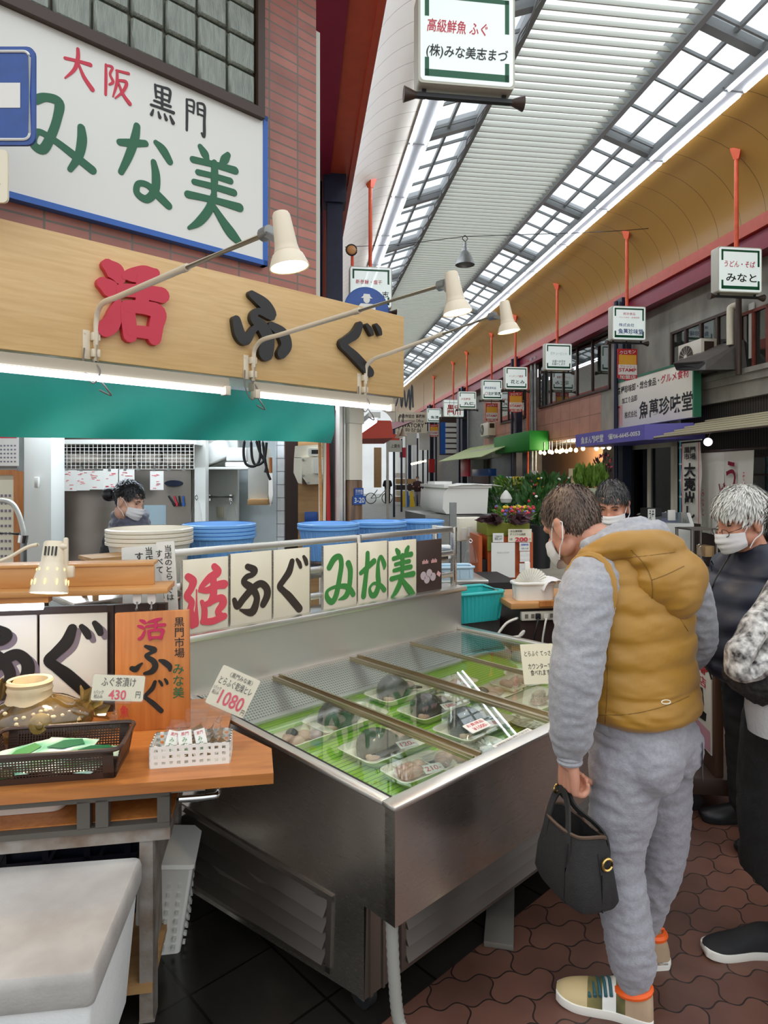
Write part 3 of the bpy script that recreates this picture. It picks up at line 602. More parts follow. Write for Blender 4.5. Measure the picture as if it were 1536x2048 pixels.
# ---- arm lamps
def arm_lamp(bpx, bpz, bend, end, head, label):
    u0, z0 = hit_v(bpx, bpz, vp); t = thing('arm_lamp', label, 'lamp', FW(u0, vp, z0), TF, 'arm lamps on the birch fascia board')
    def loc(px, py): v, z = hit_u(px, py, u0 + .02); return (.02, v - vp, z - z0)
    e = loc(*end); hd = loc(*head); b = (.02, -.10, hit_v(*bend, vp - .1)[1] - z0)
    mb = MB(); mb.box(-.035, .0, -.004, .0, -.07, .07, bev=.002); mb.box(.0, .04, -.03, 0, -.06, -.02, bev=.004); mb.box(.0, .04, -.03, 0, .02, .06, bev=.004)
    for dz in (-.055, .055): mb.cyl((-.025, -.006, dz), (-.025, -.002, dz), .006, n=8)
    mb.build('wall_bracket', M['lampwhite'], t)
    pts = [(.02, -.022, -.08), (.02, -.022, .0), (.02, -.024, b[2] - .04)] ; pts = pts[:2] + cr([(.02, -.024, .05), (.02, -.035, b[2] - .01), (.02, -.11, b[2] + .03), (e[0], -.11 + (e[1] + .11) * .12, b[2] + .03 + (e[2] - b[2] - .03) * .12)], 6)
    mid = V(pts[-1]).lerp(V(e), .55)
    mb = MB(); mb.tube(pts + [tuple(mid)], .013, 10); mb.tube([mid, e], .010, 10); mb.cyl(mid - (V(e) - mid).normalized() * .02, mid + (V(e) - mid).normalized() * .02, .015, n=10); mb.build('arm', M['lampwhite'], t)
    mb = MB(); mb.cyl(V(e) - V((0, .02, 0)), V(e) + V((0, .02, 0)), .022, n=12); mb.bar(e, hd, .03, .018); mb.cyl(V(e) - V((.02, 0, 0)), V(e) + V((.02, 0, 0)), .008, n=8); mb.build('knuckle', M['galv'], t)
    hdm = put(MB().lathe([(.0, .135), (.030, .132), (.036, .12), (.046, 0), (.05, -.02), (.052, -.024), (.052, -.03), (.062, -.04), (.08, -.085), (.082, -.09), (.076, -.088), (.056, -.045), (.04, -.03), (.0, -.028)], 28).mesh('lamp_head', M['lampwhite']), 'lamp_head', t, hd)
    hdm.rotation_euler = (R(-6), R(-7), 0); hdm.scale = (.76, .76, .76)
    bl = MB().lathe([(0, -.028), (.03, -.035), (.062, -.078), (.064, -.082), (.0, -.086)], 24).build('bulb', M['bulbspot'], hdm)
    mb = MB(); mb.tube(cr([(.0, -.02, -.07), (.03, -.05, -.13), (.0, -.04, -.19), (-.04, -.03, -.12), (-.03, -.01, -.02)], 6), .004, 6); mb.tube(cr([(.02, -.022, -.08), (.035, -.03, -.16), (.06, -.05, -.21), (.09, -.03, -.24), (.03, -.04, -.22)], 6), .004, 6); mb.build('cord', M['cable'], t)
    ld = bpy.data.lights.new('lamp_light', 'SPOT'); ld.energy = 10; ld.color = (1, .8, .55); ld.spot_size = R(110); ld.spot_blend = .8; ld.shadow_soft_size = .05
    lo = bpy.data.objects.new('lamp_light', ld); COL.objects.link(lo); lo.parent = hdm; lo.location = (0, 0, -.1)
    return t
arm_lamp(180, 690, (192, 618), (533, 467), (572, 491), 'arm lamp left of the red letter, its head before the white shop board')
arm_lamp(497, 735, (512, 690), (885, 570), (910, 593), 'arm lamp fixed under the first black letter')
arm_lamp(722, 768, (735, 725), (985, 632), (1014, 639), 'arm lamp fixed at the foot of the last black letter')
M['housing'] = mat('beige_lamp_housing', (176, 164, 142), .5)
# ---- fluorescent fittings under the board
def tube_fit(xa, ya, xb, yb, label, hgt=.055):
    va = 1.96; ua, za = hit_v(xa, ya, va); ub, zb = hit_v(xb, yb, va); z = (za + zb) / 2
    t = thing('fluorescent_fitting', label, 'lamp', FW(ua, va, z), TF, 'lit tubes under the fascia board')
    L = ub - ua
    MB().prism([(-.02, .022), (L + .02, .022), (L + .02, .075), (-.02, .075)], .0, .06).build('housing', M['housing'], t)
    mb = MB(); mb.box(-.02, .012, -.02, .04, -.022, .03, bev=.004); mb.box(L - .012, L + .02, -.02, .04, -.022, .03, bev=.004); mb.build('socket', M['lampwhite'], t)
    MB().cyl((.012, 0, 0), (L - .012, 0, 0), .0165, n=14).build('tube', M['tubeon'], t)
    return t
tube_fit(-140, 722, 452, 783, 'long lit fluorescent tube under the left half of the birch board')
tube_fit(514, 790, 782, 817, 'lit fluorescent tube under the right end of the birch board')
# ---- teal awning valance
va = 2.12
u0_ = -1.6; u1_, zt3 = hit_v(668, 812, va); zb3 = hit_v(668, 890, va)[1]; ztL = hit_v(300, 770, va)[1]
def _aw(a, b):
    u = u0_ + (u1_ - u0_) * a; top = 2.12; bot = hit_v(668, 890, va)[1] - .015 * sin(a * 5) - .02 * (1 - a)
    z = top + (bot - top) * b; y = va + .05 * b + .025 * sin(a * 16 + b * 3) * b + .02 * sin(a * 41 + 4 * b) * b * b
    u += .03 * b * (a > .97)
    return (u - u0_, y - va, z)
mb = MB(); mb.grid(_aw, 90, 14); mb.grid(lambda a, b: (lambda p: (p[0], p[1] + .004, p[2]))(_aw(a, b)), 90, 14)
awn = mb.build('awning_valance', M['teal'], loc=FW(u0_, va, 0), rz=TF, weld=False); tag(awn, 'teal cloth valance hanging under the fascia board', 'awning')
# ---- shop interior
IY = 6.1
def struct_box(name, x0, x1, y0, y1, z0, z1, m): return struct(MB().box(x0, x1, y0, y1, z0, z1).build(name, m))
struct_box('wall_back', -5.2, -.72, IY, IY + .1, 0, 2.66, M['greyint'])
struct(MB().add([FW(-4, 2.36, 2.64), FW(1.9, 2.36, 2.64), (-.72, IY, 2.64), (-5.2, IY, 2.64)], [(0, 1, 2, 3)]).add([FW(-4, 2.36, 2.70), FW(1.9, 2.36, 2.70), (-.72, IY, 2.70), (-5.2, IY, 2.70)], [(0, 1, 2, 3)]).build('ceiling', M['greyint']))
struct(MB().add([(-6, 3.2, .004), (-1.6, 3.2, .004), (-.1, 4.7, .004), (-.72, IY, .004), (-6, IY, .004)], [(0, 1, 2, 3, 4)]).build('floor_interior', M['apron']))
for (x, y, p) in ((-2.2, 4.6, 24), (-1.2, 5.2, 14)):  # unseen area lights added to brighten the shop interior
    ld = bpy.data.lights.new('interior_fill_light', 'AREA'); ld.shape = 'RECTANGLE'; ld.size = 1.2; ld.size_y = .12; ld.energy = p; ld.color = (.78, .89, 1)
    lo = bpy.data.objects.new('interior_fill_light', ld); COL.objects.link(lo); lo.location = (x, y, 2.55)
def fb(px0, px1, py0, py1, Y):
    """pixel box on the frontal plane at distance Y: x0, x1, z0, z1"""
    a = at(px0, py1, Y); b = at(px1, py0, Y); return a.x, b.x, a.z, b.z
def ibox(name, label, cat, px, Y, dep, m, base=None, bev=.004, group=None):
    x0, x1, z0, z1 = fb(*px, Y); z0 = z0 if base is None else base
    o = MB().box(x0 - (x0 + x1) / 2, x1 - (x0 + x1) / 2, 0, dep, 0, z1 - z0, bev=bev).build(name, m, loc=((x0 + x1) / 2, Y, z0))
    return tag(o, label, cat, group)
# white post and left corner
struct(MB().box(-.10, .10, 0, .2, 0, 2.64, bev=.004).build('column_interior', M['white'], loc=at(75, 955, 4.7) - V((0, 0, CH))))
ibox('switch_box', 'small white switch box on the white post', 'switch', (68, 76, 954, 976), 4.66, .03, M['whiteplastic'])
struct_box('wall_left_inside', -4.6, at(34, 0, 5.2).x, 5.2, 5.3, 0, 2.64, M['greywall'])
cal = thing('wall_calendar', 'paper month calendar hanging at the far left above the wooden frame', 'calendar', at(12, 932, 5.19))
x0, x1, z0, z1 = fb(-20, 38, 868, 932, 5.19); MB().box(x0 - at(12, 932, 5.19).x, x1 - at(12, 932, 5.19).x, -.004, 0, 0, z1 - z0).build('sheets', M['paper'], cal)
mb = MB(); c_ = at(12, 932, 5.19)
for i in range(7):
    for j in range(5): mb.box(-.1 + i * .028, -.086 + i * .028, -.006, -.004, .03 + j * .032, .042 + j * .032)
mb.build('dates', M['shadowink'], cal); line(cal, M['red'], -.1, .09, .225, .245, -.006, 'heading')
fr = thing('framed_chart', 'tall paper chart in a brown wooden frame behind the tap', 'chart', at(8, 1140, 5.1))
mb = MB(); x0, x1, z0, z1 = fb(-20, 30, 950, 1140, 5.1); c_ = at(8, 1140, 5.1); MB().box(x0 - c_.x, x1 - c_.x, 0, .02, 0, z1 - z0).build('chart', M['creampaper'], fr)
mb.box(x1 - c_.x, x1 - c_.x + .05, -.02, .03, 0, z1 - z0 + .03); mb.box(x0 - c_.x, x1 - c_.x, -.02, .03, z1 - z0, z1 - z0 + .04); mb.build('frame', M['signwood'], fr)
mb = MB()
for j in range(9):
    for i in range(5): mb.box(-.09 + i * .032, -.072 + i * .032, -.003, 0, .1 + j * .06, .12 + j * .06)
mb.build('print', M['shadowink'], fr)
tap = thing('hose_tap', 'white shower hose arching over a chrome tap at the left edge', 'tap', at(40, 1080, 4.2))
c_ = at(40, 1080, 4.2)
MB().tube([at(a, b, 4.2) - c_ for a, b, in cr([(-30, 1003), (5, 1001), (25, 1008), (38, 1030), (46, 1060), (47, 1072)], 6)], .016, 10).build('hose', M['whiteplastic'], tap)
mb = MB(); mb.cyl(at(47, 1070, 4.2) - c_, at(45, 1085, 4.2) - c_, .03, n=12); mb.tube([at(-10, 1066, 4.2) - c_, at(40, 1068, 4.2) - c_], .012, 8); mb.build('spout', M['chrome'], tap)
MB().cyl(at(47, 1085, 4.2) - c_, V((at(47, 1085, 4.2) - c_).xy.to_3d()) - V((0, 0, c_.z)), .02, n=10).build('stand_pipe', M['galv'], tap)
# fridge
FY = 5.55
frg = thing('upright_fridge', 'large stainless upright fridge behind the woman', 'fridge', V((at(242, 0, FY).x, FY, 0)))
cx = at(242, 0, FY).x
def fl(px0, px1, py0, py1, Y=FY): a, b, c, d = fb(px0, px1, py0, py1, Y); return a - cx, b - cx, c, d
a, b, _, d = fl(98, 386, 880, 1100); MB().box(a, b, .02, .5, .12, d + .15, bev=.006).build('body', M['steeld'], frg)
for p0, p1 in ((100, 238), (240, 384)):
    a, b, c, d = fl(p0, p1, 931, 1140); MB().box(a, b, -.02, .02, .14, d, bev=.008).build('door', M['steeld'], frg)
for p0, p1 in ((100, 268), (270, 325), (327, 384)):
    a, b, c, d = fl(p0, p1, 905, 929); MB().box(a, b, -.02, .02, c, d, bev=.006).build('upper_panel', M['steel'], frg)
a, b, c, d = fl(330, 368, 958, 975); t = MB(); t.lathe([(0, -.024), (.9, -.022), (1, -.02)], 20); e = MB()
e.ring_loft([[((a + b) / 2 + (b - a) / 2 * k * cos(2 * pi * j / 20), yy, (c + d) / 2 + .028 * k * sin(2 * pi * j / 20)) for j in range(20)] for k, yy in ((1, -.02), (.95, -.03))]); e.build('badge', M['navy'], frg)
a, b, c, d = fl(102, 384, 884, 908); mb = MB()
mb.box(a, b, -.005, .02, c, d); mb.build('grille', M['darkvoid'], frg)
a, b, c, d = fl(101, 121, 985, 999); mb = MB().box(a, b, -.023, -.02, c, d).build('sticker', mat('lilac_sticker', (140, 150, 220), .5), frg)
a, b, c, d = fl(290, 334, 1010, 1056); MB().box(a, b, -.024, -.02, c, d).build('notice', M['greenscreen'], frg)
for i, (pa, pb) in enumerate(((337, 350), (348, 355), (358, 360), (366, 367))):
    p0, p1 = at(pa, 992, FY - .04), at(pb, 1012, FY - .04); o = V((cx, FY, 0)); m_ = ('ink', 'red', 'ink', 'blue')[i]
    q = MB(); q.cyl(p0, p1, .008, n=8); q.cyl(p0 + (p1 - p0) * .7, p1, .012, n=8)
    for vtx in range(len(q.v)): q.v[vtx] = tuple(V(q.v[vtx]) - p1)
    tag(q.build('marker_pen', M[m_], loc=p1), ['black marker pen stuck aslant on the fridge door', 'red marker pen stuck on the fridge door', 'black marker pen stuck upright between the red and the blue one', 'blue marker pen stuck on the fridge door'][i], 'pen')
# wire grid with clips and paper slips
GY = 5.3
gr = thing('wire_grid', 'white wire grid with clips hung before the top of the fridge', 'rack', V((at(238, 0, GY).x, GY, 0)))
cx = at(238, 0, GY).x
a, b, c, d = fl(90, 388, 888, 938, GY); mb = MB(); n = 34
for i in range(n + 1): x = a + (b - a) * i / n; mb.bar((x, 0, c), (x, 0, d), .004, .004)
for j in range(8): z = c + (d - c) * j / 7; mb.bar((a, .004, z), (b, .004, z), .004, .004)
mb.box(a - .01, b, -.004, .004, d, d + .012); mb.build('wires', M['whiteplastic'], gr)
a2, b2, c2, d2 = fl(82, 392, 879, 889, GY); MB().box(a2, b2, .0, .24, c2, d2).build('rail', M['white'], gr)
for i, px in enumerate((107, 135, 164, 193, 220, 251, 277, 309, 338, 368)):
    x = at(px, 0, GY).x - cx; q = MB(); q.prism([(x - .012, c - .012), (x + .012, c - .012), (x + .004, c + .012), (x - .004, c + .012)], -.014, .006); q.tube([(x, -.004, c + .012), (x - .008, -.01, c + .03), (x + .008, -.01, c + .03), (x, -.004, c + .012)], .002, 5); q.build('clip', M['galv'], gr)
lab = ['paper slip in a plastic sleeve, first from the left on the wire grid', 'paper slip with a red left margin, second from the left on the grid', 'paper slip with red writing in its lower corner, third on the grid', 'paper slip crossed by shiny tape, fourth on the grid', 'paper slip with dense red notes, fifth on the grid', 'paper slip in a crumpled sleeve above the womans bun', 'paper slip hung alone on the right of the grid']
for i, (p0, p1, q0, q1) in enumerate(((90, 125, 938, 980), (126, 152, 940, 982), (151, 178, 941, 981), (177, 206, 941, 979), (205, 235, 938, 980), (237, 268, 939, 984), (299, 326, 942, 980))):
    a, b, c3, d3 = fb(p0, p1, q0, q1, GY - .02); s = thing('paper_slip', lab[i], 'paper slip', ((a + b) / 2, GY - .008 - .003 * (i % 2), c3), 0, 'paper slips clipped to the wire grid'); w, h = b - a, d3 - c3
    MB().box(-w / 2, w / 2, 0, .002, 0, h).build('sleeve', M['paper'], s)
    mb = MB(); r_ = random.Random(i)
    for k in range(9): xx = r_.uniform(-w * .42, w * .1); zz_ = h * r_.uniform(.08, .92); mb.box(xx, xx + w * r_.uniform(.1, .32), -.0015, 0, zz_, zz_ + h * .028)
    mb.build('handwriting', M['pink'], s)
# right interior: door panel, shelf with foam boxes, meter, fuse box, cables
struct_box('door_1', *fb(411, 476, 895, 1200, 5.9)[:2], 5.88, 5.95, .05, fb(0, 1, 897, 1, 5.9)[3] + .3, M['white'])
struct_box('trim_4', *fb(389, 411, 0, 1, 5.5)[:2], 5.5, 5.6, 0, 2.6, M['white'])
dr = thing('towel_rail', 'steel towel rail on the pale door panel', 'rail', at(447, 997, 5.85)); MB().tube([at(p, 994, 5.82) - at(447, 997, 5.85) for p in (418, 466)], .014, 10).build('bar', M['chrome'], dr)
mb = MB()
for p in (420, 463): mb.box(at(p, 0, 5.85).x - at(447, 0, 5.85).x - .012, at(p, 0, 5.85).x - at(447, 0, 5.85).x + .012, -.03, .03, -.02, .035)
mb.build('bracket', M['chrome'], dr)
ibox('wall_outlet', 'yellowed double wall outlet under the towel rail', 'outlet', (434, 447, 1013, 1035), 5.86, .02, M['creampaper'])
ibox('wall_shelf', 'white shelf over the door panel holding foam boxes', 'shelf', (411, 496, 934, 939), 5.6, .3, M['white'])
for i, (p, lb_) in enumerate((((452, 492, 895, 922), 'square white foam box at the back of the wall shelf'), ((450, 496, 924, 934), 'flat white foam lid on the wall shelf'))): ibox('foam_box', lb_, 'box', p, 5.62, .22, M['styro'], bev=.01, group='foam boxes on the wall shelf')
fo = MB().box(-.13, .13, 0, .2, 0, .17, bev=.015).build('foam_box', M['styro'], loc=at(432, 934, 5.62)); fo.rotation_euler = (0, R(-22), 0); fo.location.z += .05; tag(fo, 'white foam box leaning aslant on the wall shelf', 'box', 'foam boxes on the wall shelf')
def bag(px0, px1, py0, py1, Y, label):
    a, b, c, d = fb(px0, px1, py0, py1, Y); t = thing('plastic_bag', label, 'bag', ((a + b) / 2, Y, c)); w, h = b - a, d - c
    def f(i, j): ang = 2 * pi * i; k = (.25 + .75 * (1 - j) ** .7) * (1 + .12 * noise.noise((cos(ang) * 2, sin(ang) * 2, j * 5))); return (w / 2 * k * cos(ang), .06 * k * sin(ang), h * .85 * j)
    MB().grid(f, 28, 10).build('film', M['film'], t, weld=True); MB().tube(cr([(0, 0, h * .82), (w * .12, 0, h * .9), (0, 0, h), (-w * .1, 0, h * .92), (0, 0, h * .84)], 5), .004, 6).build('hook', M['chrome'], t)
bag(380, 405, 990, 1050, 5.2, 'clear plastic bag hanging right of the fridge'); bag(450, 475, 998, 1050, 5.6, 'clear plastic bag hanging from the towel rail')
ibox('fuse_box', 'plain grey fuse box on the wall behind hanging cables', 'box', (496, 536, 895, 998), 5.2, .14, M['greyplastic'])
ibox('timber_stand', 'brown timber stand below the grey fuse box', 'stand', (495, 536, 998, 1010), 5.15, .2, M['ply']); 
cbl = thing('hanging_cables', 'bundle of black cables looped from the ceiling before the fuse box', 'cable', at(515, 890, 5.0)); c_ = at(515, 890, 5.0)
for pts in ([(489, 880), (487, 905), (492, 928), (510, 932), (520, 915), (518, 880)], [(502, 880), (504, 915), (512, 930), (528, 920), (533, 885)], [(525, 880), (530, 920), (535, 945), (541, 960)], [(512, 880), (520, 905), (532, 930), (530, 945)]):
    MB().tube([at(a, b, 5.0) - c_ for a, b in cr(pts, 5)], .011, 7).build('cable', M['rubber'], cbl)
kn = thing('long_knife', 'long narrow blade hanging point down beside the fuse box', 'knife', at(541, 946, 5.0)); c_ = at(541, 946, 5.0)
MB().prism([((at(a, b, 5.0) - c_).x, (at(a, b, 5.0) - c_).z) for a, b in ((537, 946), (545, 946), (546, 990), (541, 1017), (537, 990))], 0, .004).build('blade', M['chrome'], kn); MB().cyl((0, .002, 0), (0, .002, .12), .014, n=10).build('handle', M['signwood'], kn)
struct_box('trim_5', *fb(552, 568, 0, 1, 5.4)[:2], 5.4, 5.45, 0, 2.5, mbrick('white_wall_tiles', (226, 228, 228), (222, 224, 226), (150, 150, 150), .3, .11, .004, 0, 'xz'))
struct_box('column_interior', *fb(568, 596, 0, 1, 5.5)[:2], 5.5, 5.6, 0, 2.5, M['darkbrown'])
struct_box('wall_right_inside', *fb(596, 645, 0, 1, 5.45)[:2], 5.45, 5.52, 0, 2.5, M['ply'])
struct_box('wall_right_recess', *fb(640, 668, 0, 1, 5.5)[:2], 5.5, 5.6, 0, 2.5, M['darkvoid'])
gm = thing('gas_meter', 'off-white gas meter hanging on the brown panel', 'meter', at(622, 972, 5.2)); c_ = at(622, 972, 5.2)
def gp(*l): return [((at(a, b, 5.2) - c_).x, (at(a, b, 5.2) - c_).z) for a, b in l]
MB().prism(gp((588, 915), (604, 915), (604, 968), (596, 966), (587, 945)), .0, .26).build('left_case', M['ivory'], gm)
MB().prism(gp((604, 915), (650, 915), (650, 950), (640, 968), (616, 969), (606, 955)), -.03, .26).build('main_case', M['ivory'], gm)
MB().prism(gp((590, 892), (640, 889), (640, 916), (588, 916)), .0, .16).build('top_case', M['ivory'], gm)
mb = MB(); mb.prism(gp((617, 897), (644, 897), (644, 912), (617, 912)), -.03, .02); mb.build('counter_housing', M['whiteplastic'], gm); MB().prism(gp((624, 900), (642, 900), (642, 908), (624, 908)), -.034, -.03).build('counter_window', M['ink'], gm)
MB().prism(gp((628, 916), (645, 916), (645, 947), (628, 947)), -.06, -.03).build('valve_box', M['whiteplastic'], gm); MB().prism(gp((641, 918), (657, 920), (656, 951), (642, 948)), -.066, -.06).build('tag_sheet', M['paper'], gm)
mb = MB()
for a, b in ((607, 920), (646, 920), (608, 952), (640, 964), (618, 966)): p = at(a, b, 5.2) - c_; mb.cyl((p.x, -.036, p.z), (p.x, -.03, p.z), .01, n=8)
mb.build('bolt', M['galv'], gm)
ibox('blue_box', 'small navy box with a round dial low on the brown panel', 'box', (609, 634, 1024, 1048), 5.38, .06, M['roadblue'])
# shop corner post with house-number plates, steel frame beside it
pp = FW(1.90, 2.36)
pst = thing('corner_post', 'weathered timber corner post carrying the blue house number plates', 'post', pp, TF)
MB().box(-.065, .065, 0, .13, 0, 1.58, bev=.006).build('lower_timber', mwood('weathered_timber', (140, 108, 78), (80, 58, 44), (8, 8, 1), 3, .5, .2), pst); MB().box(-.065, .065, 0, .13, 1.58, 2.02, bev=.006).build('upper_timber', M['cream'], pst); MB().box(-.07, .07, -.012, .14, 2.0, 2.66, bev=.004).build('capital', M['creampaper'], pst)
for (xa, xb, ya, yb, bd, wds) in ((711, 729, 976, 992, '日本橋\n二丁目', 0), (708, 733, 992, 1009, '3-20', 1)):
    u, z, w, h = bx(xa, xb, ya, yb, 2.34); pl = thing('number_plate', 'blue plate numbered 3-20 on the timber corner post' if wds else 'small blue district plate just above the numbered plate', 'sign', FW(u, 2.355, z), TF)
    MB().prism(rrect(-w / 2, w / 2, -h / 2, h / 2, .006), -.004, .0).build('plate', M['roadblue'], pl); text(bd, pl, M['signwhite'], 0, 0, w * .8, h * .6, -.006, .01)
for i, (u, m_, r_, la, lb_) in enumerate(((1.70, 'white', .012, .0, 'white pole leaning in the shop corner'), (1.735, 'navy', .02, .02, 'navy pole standing in the shop corner'), (1.765, 'stampred', .016, -.03, 'red furled cloth on a pole in the shop corner'), (1.80, 'blackplastic', .014, .03, 'black pole beside the steel frame in the shop corner'), (1.67, 'shelfwood', .012, -.04, 'wooden pole leaning beside the gas meter'), (1.64, 'lampwhite', .012, .03, 'cream pole leaning at the end of the brown panel'))):
    q = MB(); q.cyl((0, 0, 0), (la, .02, 2.1), r_, n=10); q.ball((la, .02, 2.1), r_ * 1.3, 10, 6); tag(q.build('pole', M[m_], loc=FW(u, 2.52 - .02 * i), rz=TF), lb_, 'pole')
q = MB(); q.box(0, .03, 0, .05, 0, 2.6); q.box(.035, .05, -.01, .05, 0, 2.6); struct(q.build('trim_6', M['steelp'], loc=FW(1.775, 2.40), rz=TF))
# tubs and baskets on the rear shelf
sh = thing('tub_shelf', 'stainless rear shelf behind the freezer case carrying tubs and baskets', 'shelf', FW(0, 1.5), TF)
MB().box(-.35, 1.95, 0, .62, 1.06, 1.09, bev=.003).build('top', M['steel'], sh)
for x in (-.3, .8, 1.9):
    for y in (.04, .58): MB().cyl((x, y, 0), (x, y, 1.06), .018, n=10).build('leg', M['steeld'], sh)
def tub(px0, px1, pyr, v, n, m, label, each, rib=False, asp=1.0, deep=.17, base=1.09):
    uc = hit_v((px0 + px1) / 2, pyr, v)[0]; Yc = FW(uc, v).y; w = (px1 - px0) / FPX * Yc; zr = hit_v((px0 + px1) / 2, pyr, v)[1]
    for k in range(n):
        z = zr - .019 * k - deep; t = thing('tub', each[k], 'tub', V(FW(uc, v, max(z, base))), 0, label); r = w / 2
        pr = [(r * .70, 0), (r * .74, .004), (r * .93, deep - .03), (r * .95, deep - .016), (r, deep - .014), (r, deep), (r * .95, deep), (r * .91, deep - .02), (r * .72, .012), (r * .0, .01)]
        q = MB(); q.lathe([(0, 0)] + pr, 44, sy=asp); q.build('shell', m, t)
        if rib:
            q = MB()
            for j in range(30): a = 2 * pi * j / 30; q.bar((r * .745 * cos(a), r * .745 * asp * sin(a), .006), (r * .945 * cos(a), r * .945 * asp * sin(a), deep - .02), .008, .006)
            q.build('rib', m, t)
        q = MB(); q.lathe([(r * .955, deep - .018), (r * 1.015, deep - .014), (r * 1.02, deep - .002), (r * .965, deep + .002)], 44, sy=asp); q.build('rim', m, t)
tub(218, 382, 1056, 1.72, 4, M['ivory'], 'stacked ivory tubs on the rear shelf', ['topmost ivory tub of the stack on the rear shelf', 'ivory tub second from the top of its stack', 'ivory tub third from the top of its stack', 'lowest ivory tub of the stack, its side showing'], deep=.21)
tub(368, 510, 1047, 1.80, 4, M['skyblue'], 'stacked blue baskets beside the ivory tubs', ['topmost blue basket of the stack beside the ivory tubs', 'second blue basket down in the stack beside the ivory tubs', 'third blue basket down in the stack beside the ivory tubs', 'lowest blue basket in the stack beside the ivory tubs'], True, deep=.2)
tub(596, 718, 1046, 1.78, 2, M['skyblue'], 'paired blue baskets behind the green lettered panels', ['upper blue basket of the middle pair on the rear shelf', 'lower blue basket of the middle pair on the rear shelf'], True, deep=.2)
tub(700, 812, 1042, 1.86, 2, M['skyblue'], 'paired blue baskets behind the green lettered panels', ['upper blue basket of the pair just right of the middle pair', 'lower blue basket of the pair just right of the middle pair'], True, deep=.2)
tub(798, 888, 1040, 1.84, 1, M['skyblue'], 'paired blue baskets behind the green lettered panels', ['single blue basket at the arcade end of the rear shelf'], True, deep=.2)
wt = thing('wooden_rack', 'small brown wooden rack between the clip lamp and the ivory tubs', 'rack', FW(-.12, 1.55, 1.09), TF)
c_ = FW(-.12, 1.55, 1.09); mb = MB(); mb.box(-.16, .14, -.05, .12, .16, .175); mb.build('top', M['ply'], wt)
for x in (-.15, .11):
    for y in (-.04, .10): MB().box(x, x + .02, y, y + .02, 0, .16).build('leg', M['ply'], wt)
# ================================================================== FREEZER CASE
CW, CD, CT, CB = 1.78, 1.25, .705, .372      # width, depth, top, bottom of the upper skirt
def lf(v, z): return -.19 * max(0, (v - .127) / 1.123) * (.69 - z) / .59      # flare of the left side
case = thing('freezer_case', 'stainless open-top freezer display case with sliding glass, holding wrapped fish', 'freezer', C0, TF)
mb = MB()
mb.hexa([(.001, .127, .10), (CW, .127, .10), (CW, CD, .10), (lf(CD, .10) + .01, CD, .10), (.01, .127, CB), (CW, .127, CB), (CW, CD, CB), (lf(CD, CB) + .03, CD, CB)]); mb.build('base', M['steeld'], case)
mb = MB(); z1 = .69
mb.hexa([(0, 0, CB), (CW, 0, CB), (CW, .04, CB), (0, .04, CB), (0, 0, z1), (CW, 0, z1), (CW, .04, z1), (0, .04, z1)])
mb.build('front_panel', M['steel'], case)
mb = MB(); mb.grid(lambda i, j: (lf(CD * i, CB + (z1 - CB) * j), CD * i, CB + (z1 - CB) * j), 24, 10); mb.grid(lambda i, j: (lf(.127 + (CD - .127) * i, .1 + (CB - .1) * j), .127 + (CD - .127) * i, .1 + (CB - .1) * j), 24, 10)
mb.grid(lambda i, j: (lf(CD, .1 + (z1 - .1) * j) + .1 * i, CD, .1 + (z1 - .1) * j), 2, 10); mb.build('side_panel', M['steel'], case, ang=60)
mb = MB(); mb.box(.004, .03, .03, CD, CB, z1); mb.build('side_lining', M['steeld'], case)
mb = MB(); mb.box(CW - .04, CW, .04, CD, CB, z1); mb.box(0, CW, CD - .03, CD, CB, z1); mb.build('rear_panel', M['steel'], case)
mb = MB(); mb.box(-.006, CW + .006, -.006, .045, .69, CT, bev=.003); mb.build('front_rim', M['steelp'], case)
mb = MB(); mb.box(-.006, .026, .046, CD, .69, CT, bev=.003); mb.build('side_rim', M['steelp'], case)
MB().box(CW - .04, CW + .006, .046, CD, .69, CT + .004, bev=.003).build('side_rim', M['steelp'], case)
mb = MB(); mb.box(.027, .042, .05, CD - .04, .675, .698); mb.build('gasket', M['rubber'], case)
mb = MB(); mb.box(.03, CW - .04, .04, CD - .12, CB, .588); mb.build('display_floor', M['greenmat'], case)
mb = MB(); mb.add([(.03, 1.03, .60), (CW - .04, 1.03, .60), (CW - .04, 1.18, .672), (.03, 1.18, .672)], [(0, 1, 2, 3)]); mb.add([(.03, 1.18, .672), (CW - .04, 1.18, .672), (CW - .04, CD - .03, .69), (.03, CD - .03, .69)], [(0, 1, 2, 3)]); mb.build('rear_grille', M['perf'], case)
mb = MB(); mb.box(.03, CW - .04, 1.00, 1.035, .588, .606, bev=.004); mb.build('air_channel', M['steelb'], case)
mb = MB(); mb.add([(CW - .05, .045, .59), (CW - .05, CD - .06, .59), (CW - .042, CD - .06, .69), (CW - .042, .045, .69)], [(0, 1, 2, 3)]); mb.build('side_grille', M['perfy'], case)
mb = MB(); mb.add([(.034, .045, .50), (.034, CD - .1, .50), (.034, CD - .06, .69), (.034, .045, .69)], [(0, 1, 2, 3)]); mb.add([(.03, .042, .50), (CW - .04, .042, .50), (CW - .04, .042, .69), (.03, .042, .69)], [(0, 1, 2, 3)]); mb.build('inner_lining', M['steelp'], case)
M['railsteel'] = msteel('rail_steel', (176, 164, 138), .3)
ru = [toF(hit_z(*p, CT))[0] for p in ((760, 1432), (905, 1372), (960, 1318))]
ru = [ru[0], ru[1], ru[2]]
for i, u in enumerate(ru):
    w = (.022, .03, .012)[i]; q = MB(); q.box(u - w, u + w, .05, CD - .05, .684, .698, bev=.003); q.box(u - w, u - w + .008, .05, CD - .05, .698, .706); 
    if i < 2: q.box(u + w - .010, u + w, .05, CD - .05, .698, .708)
    q.build('glass_rail', M['railsteel'], case)
ed = [.036] + ru + [CW - .045]
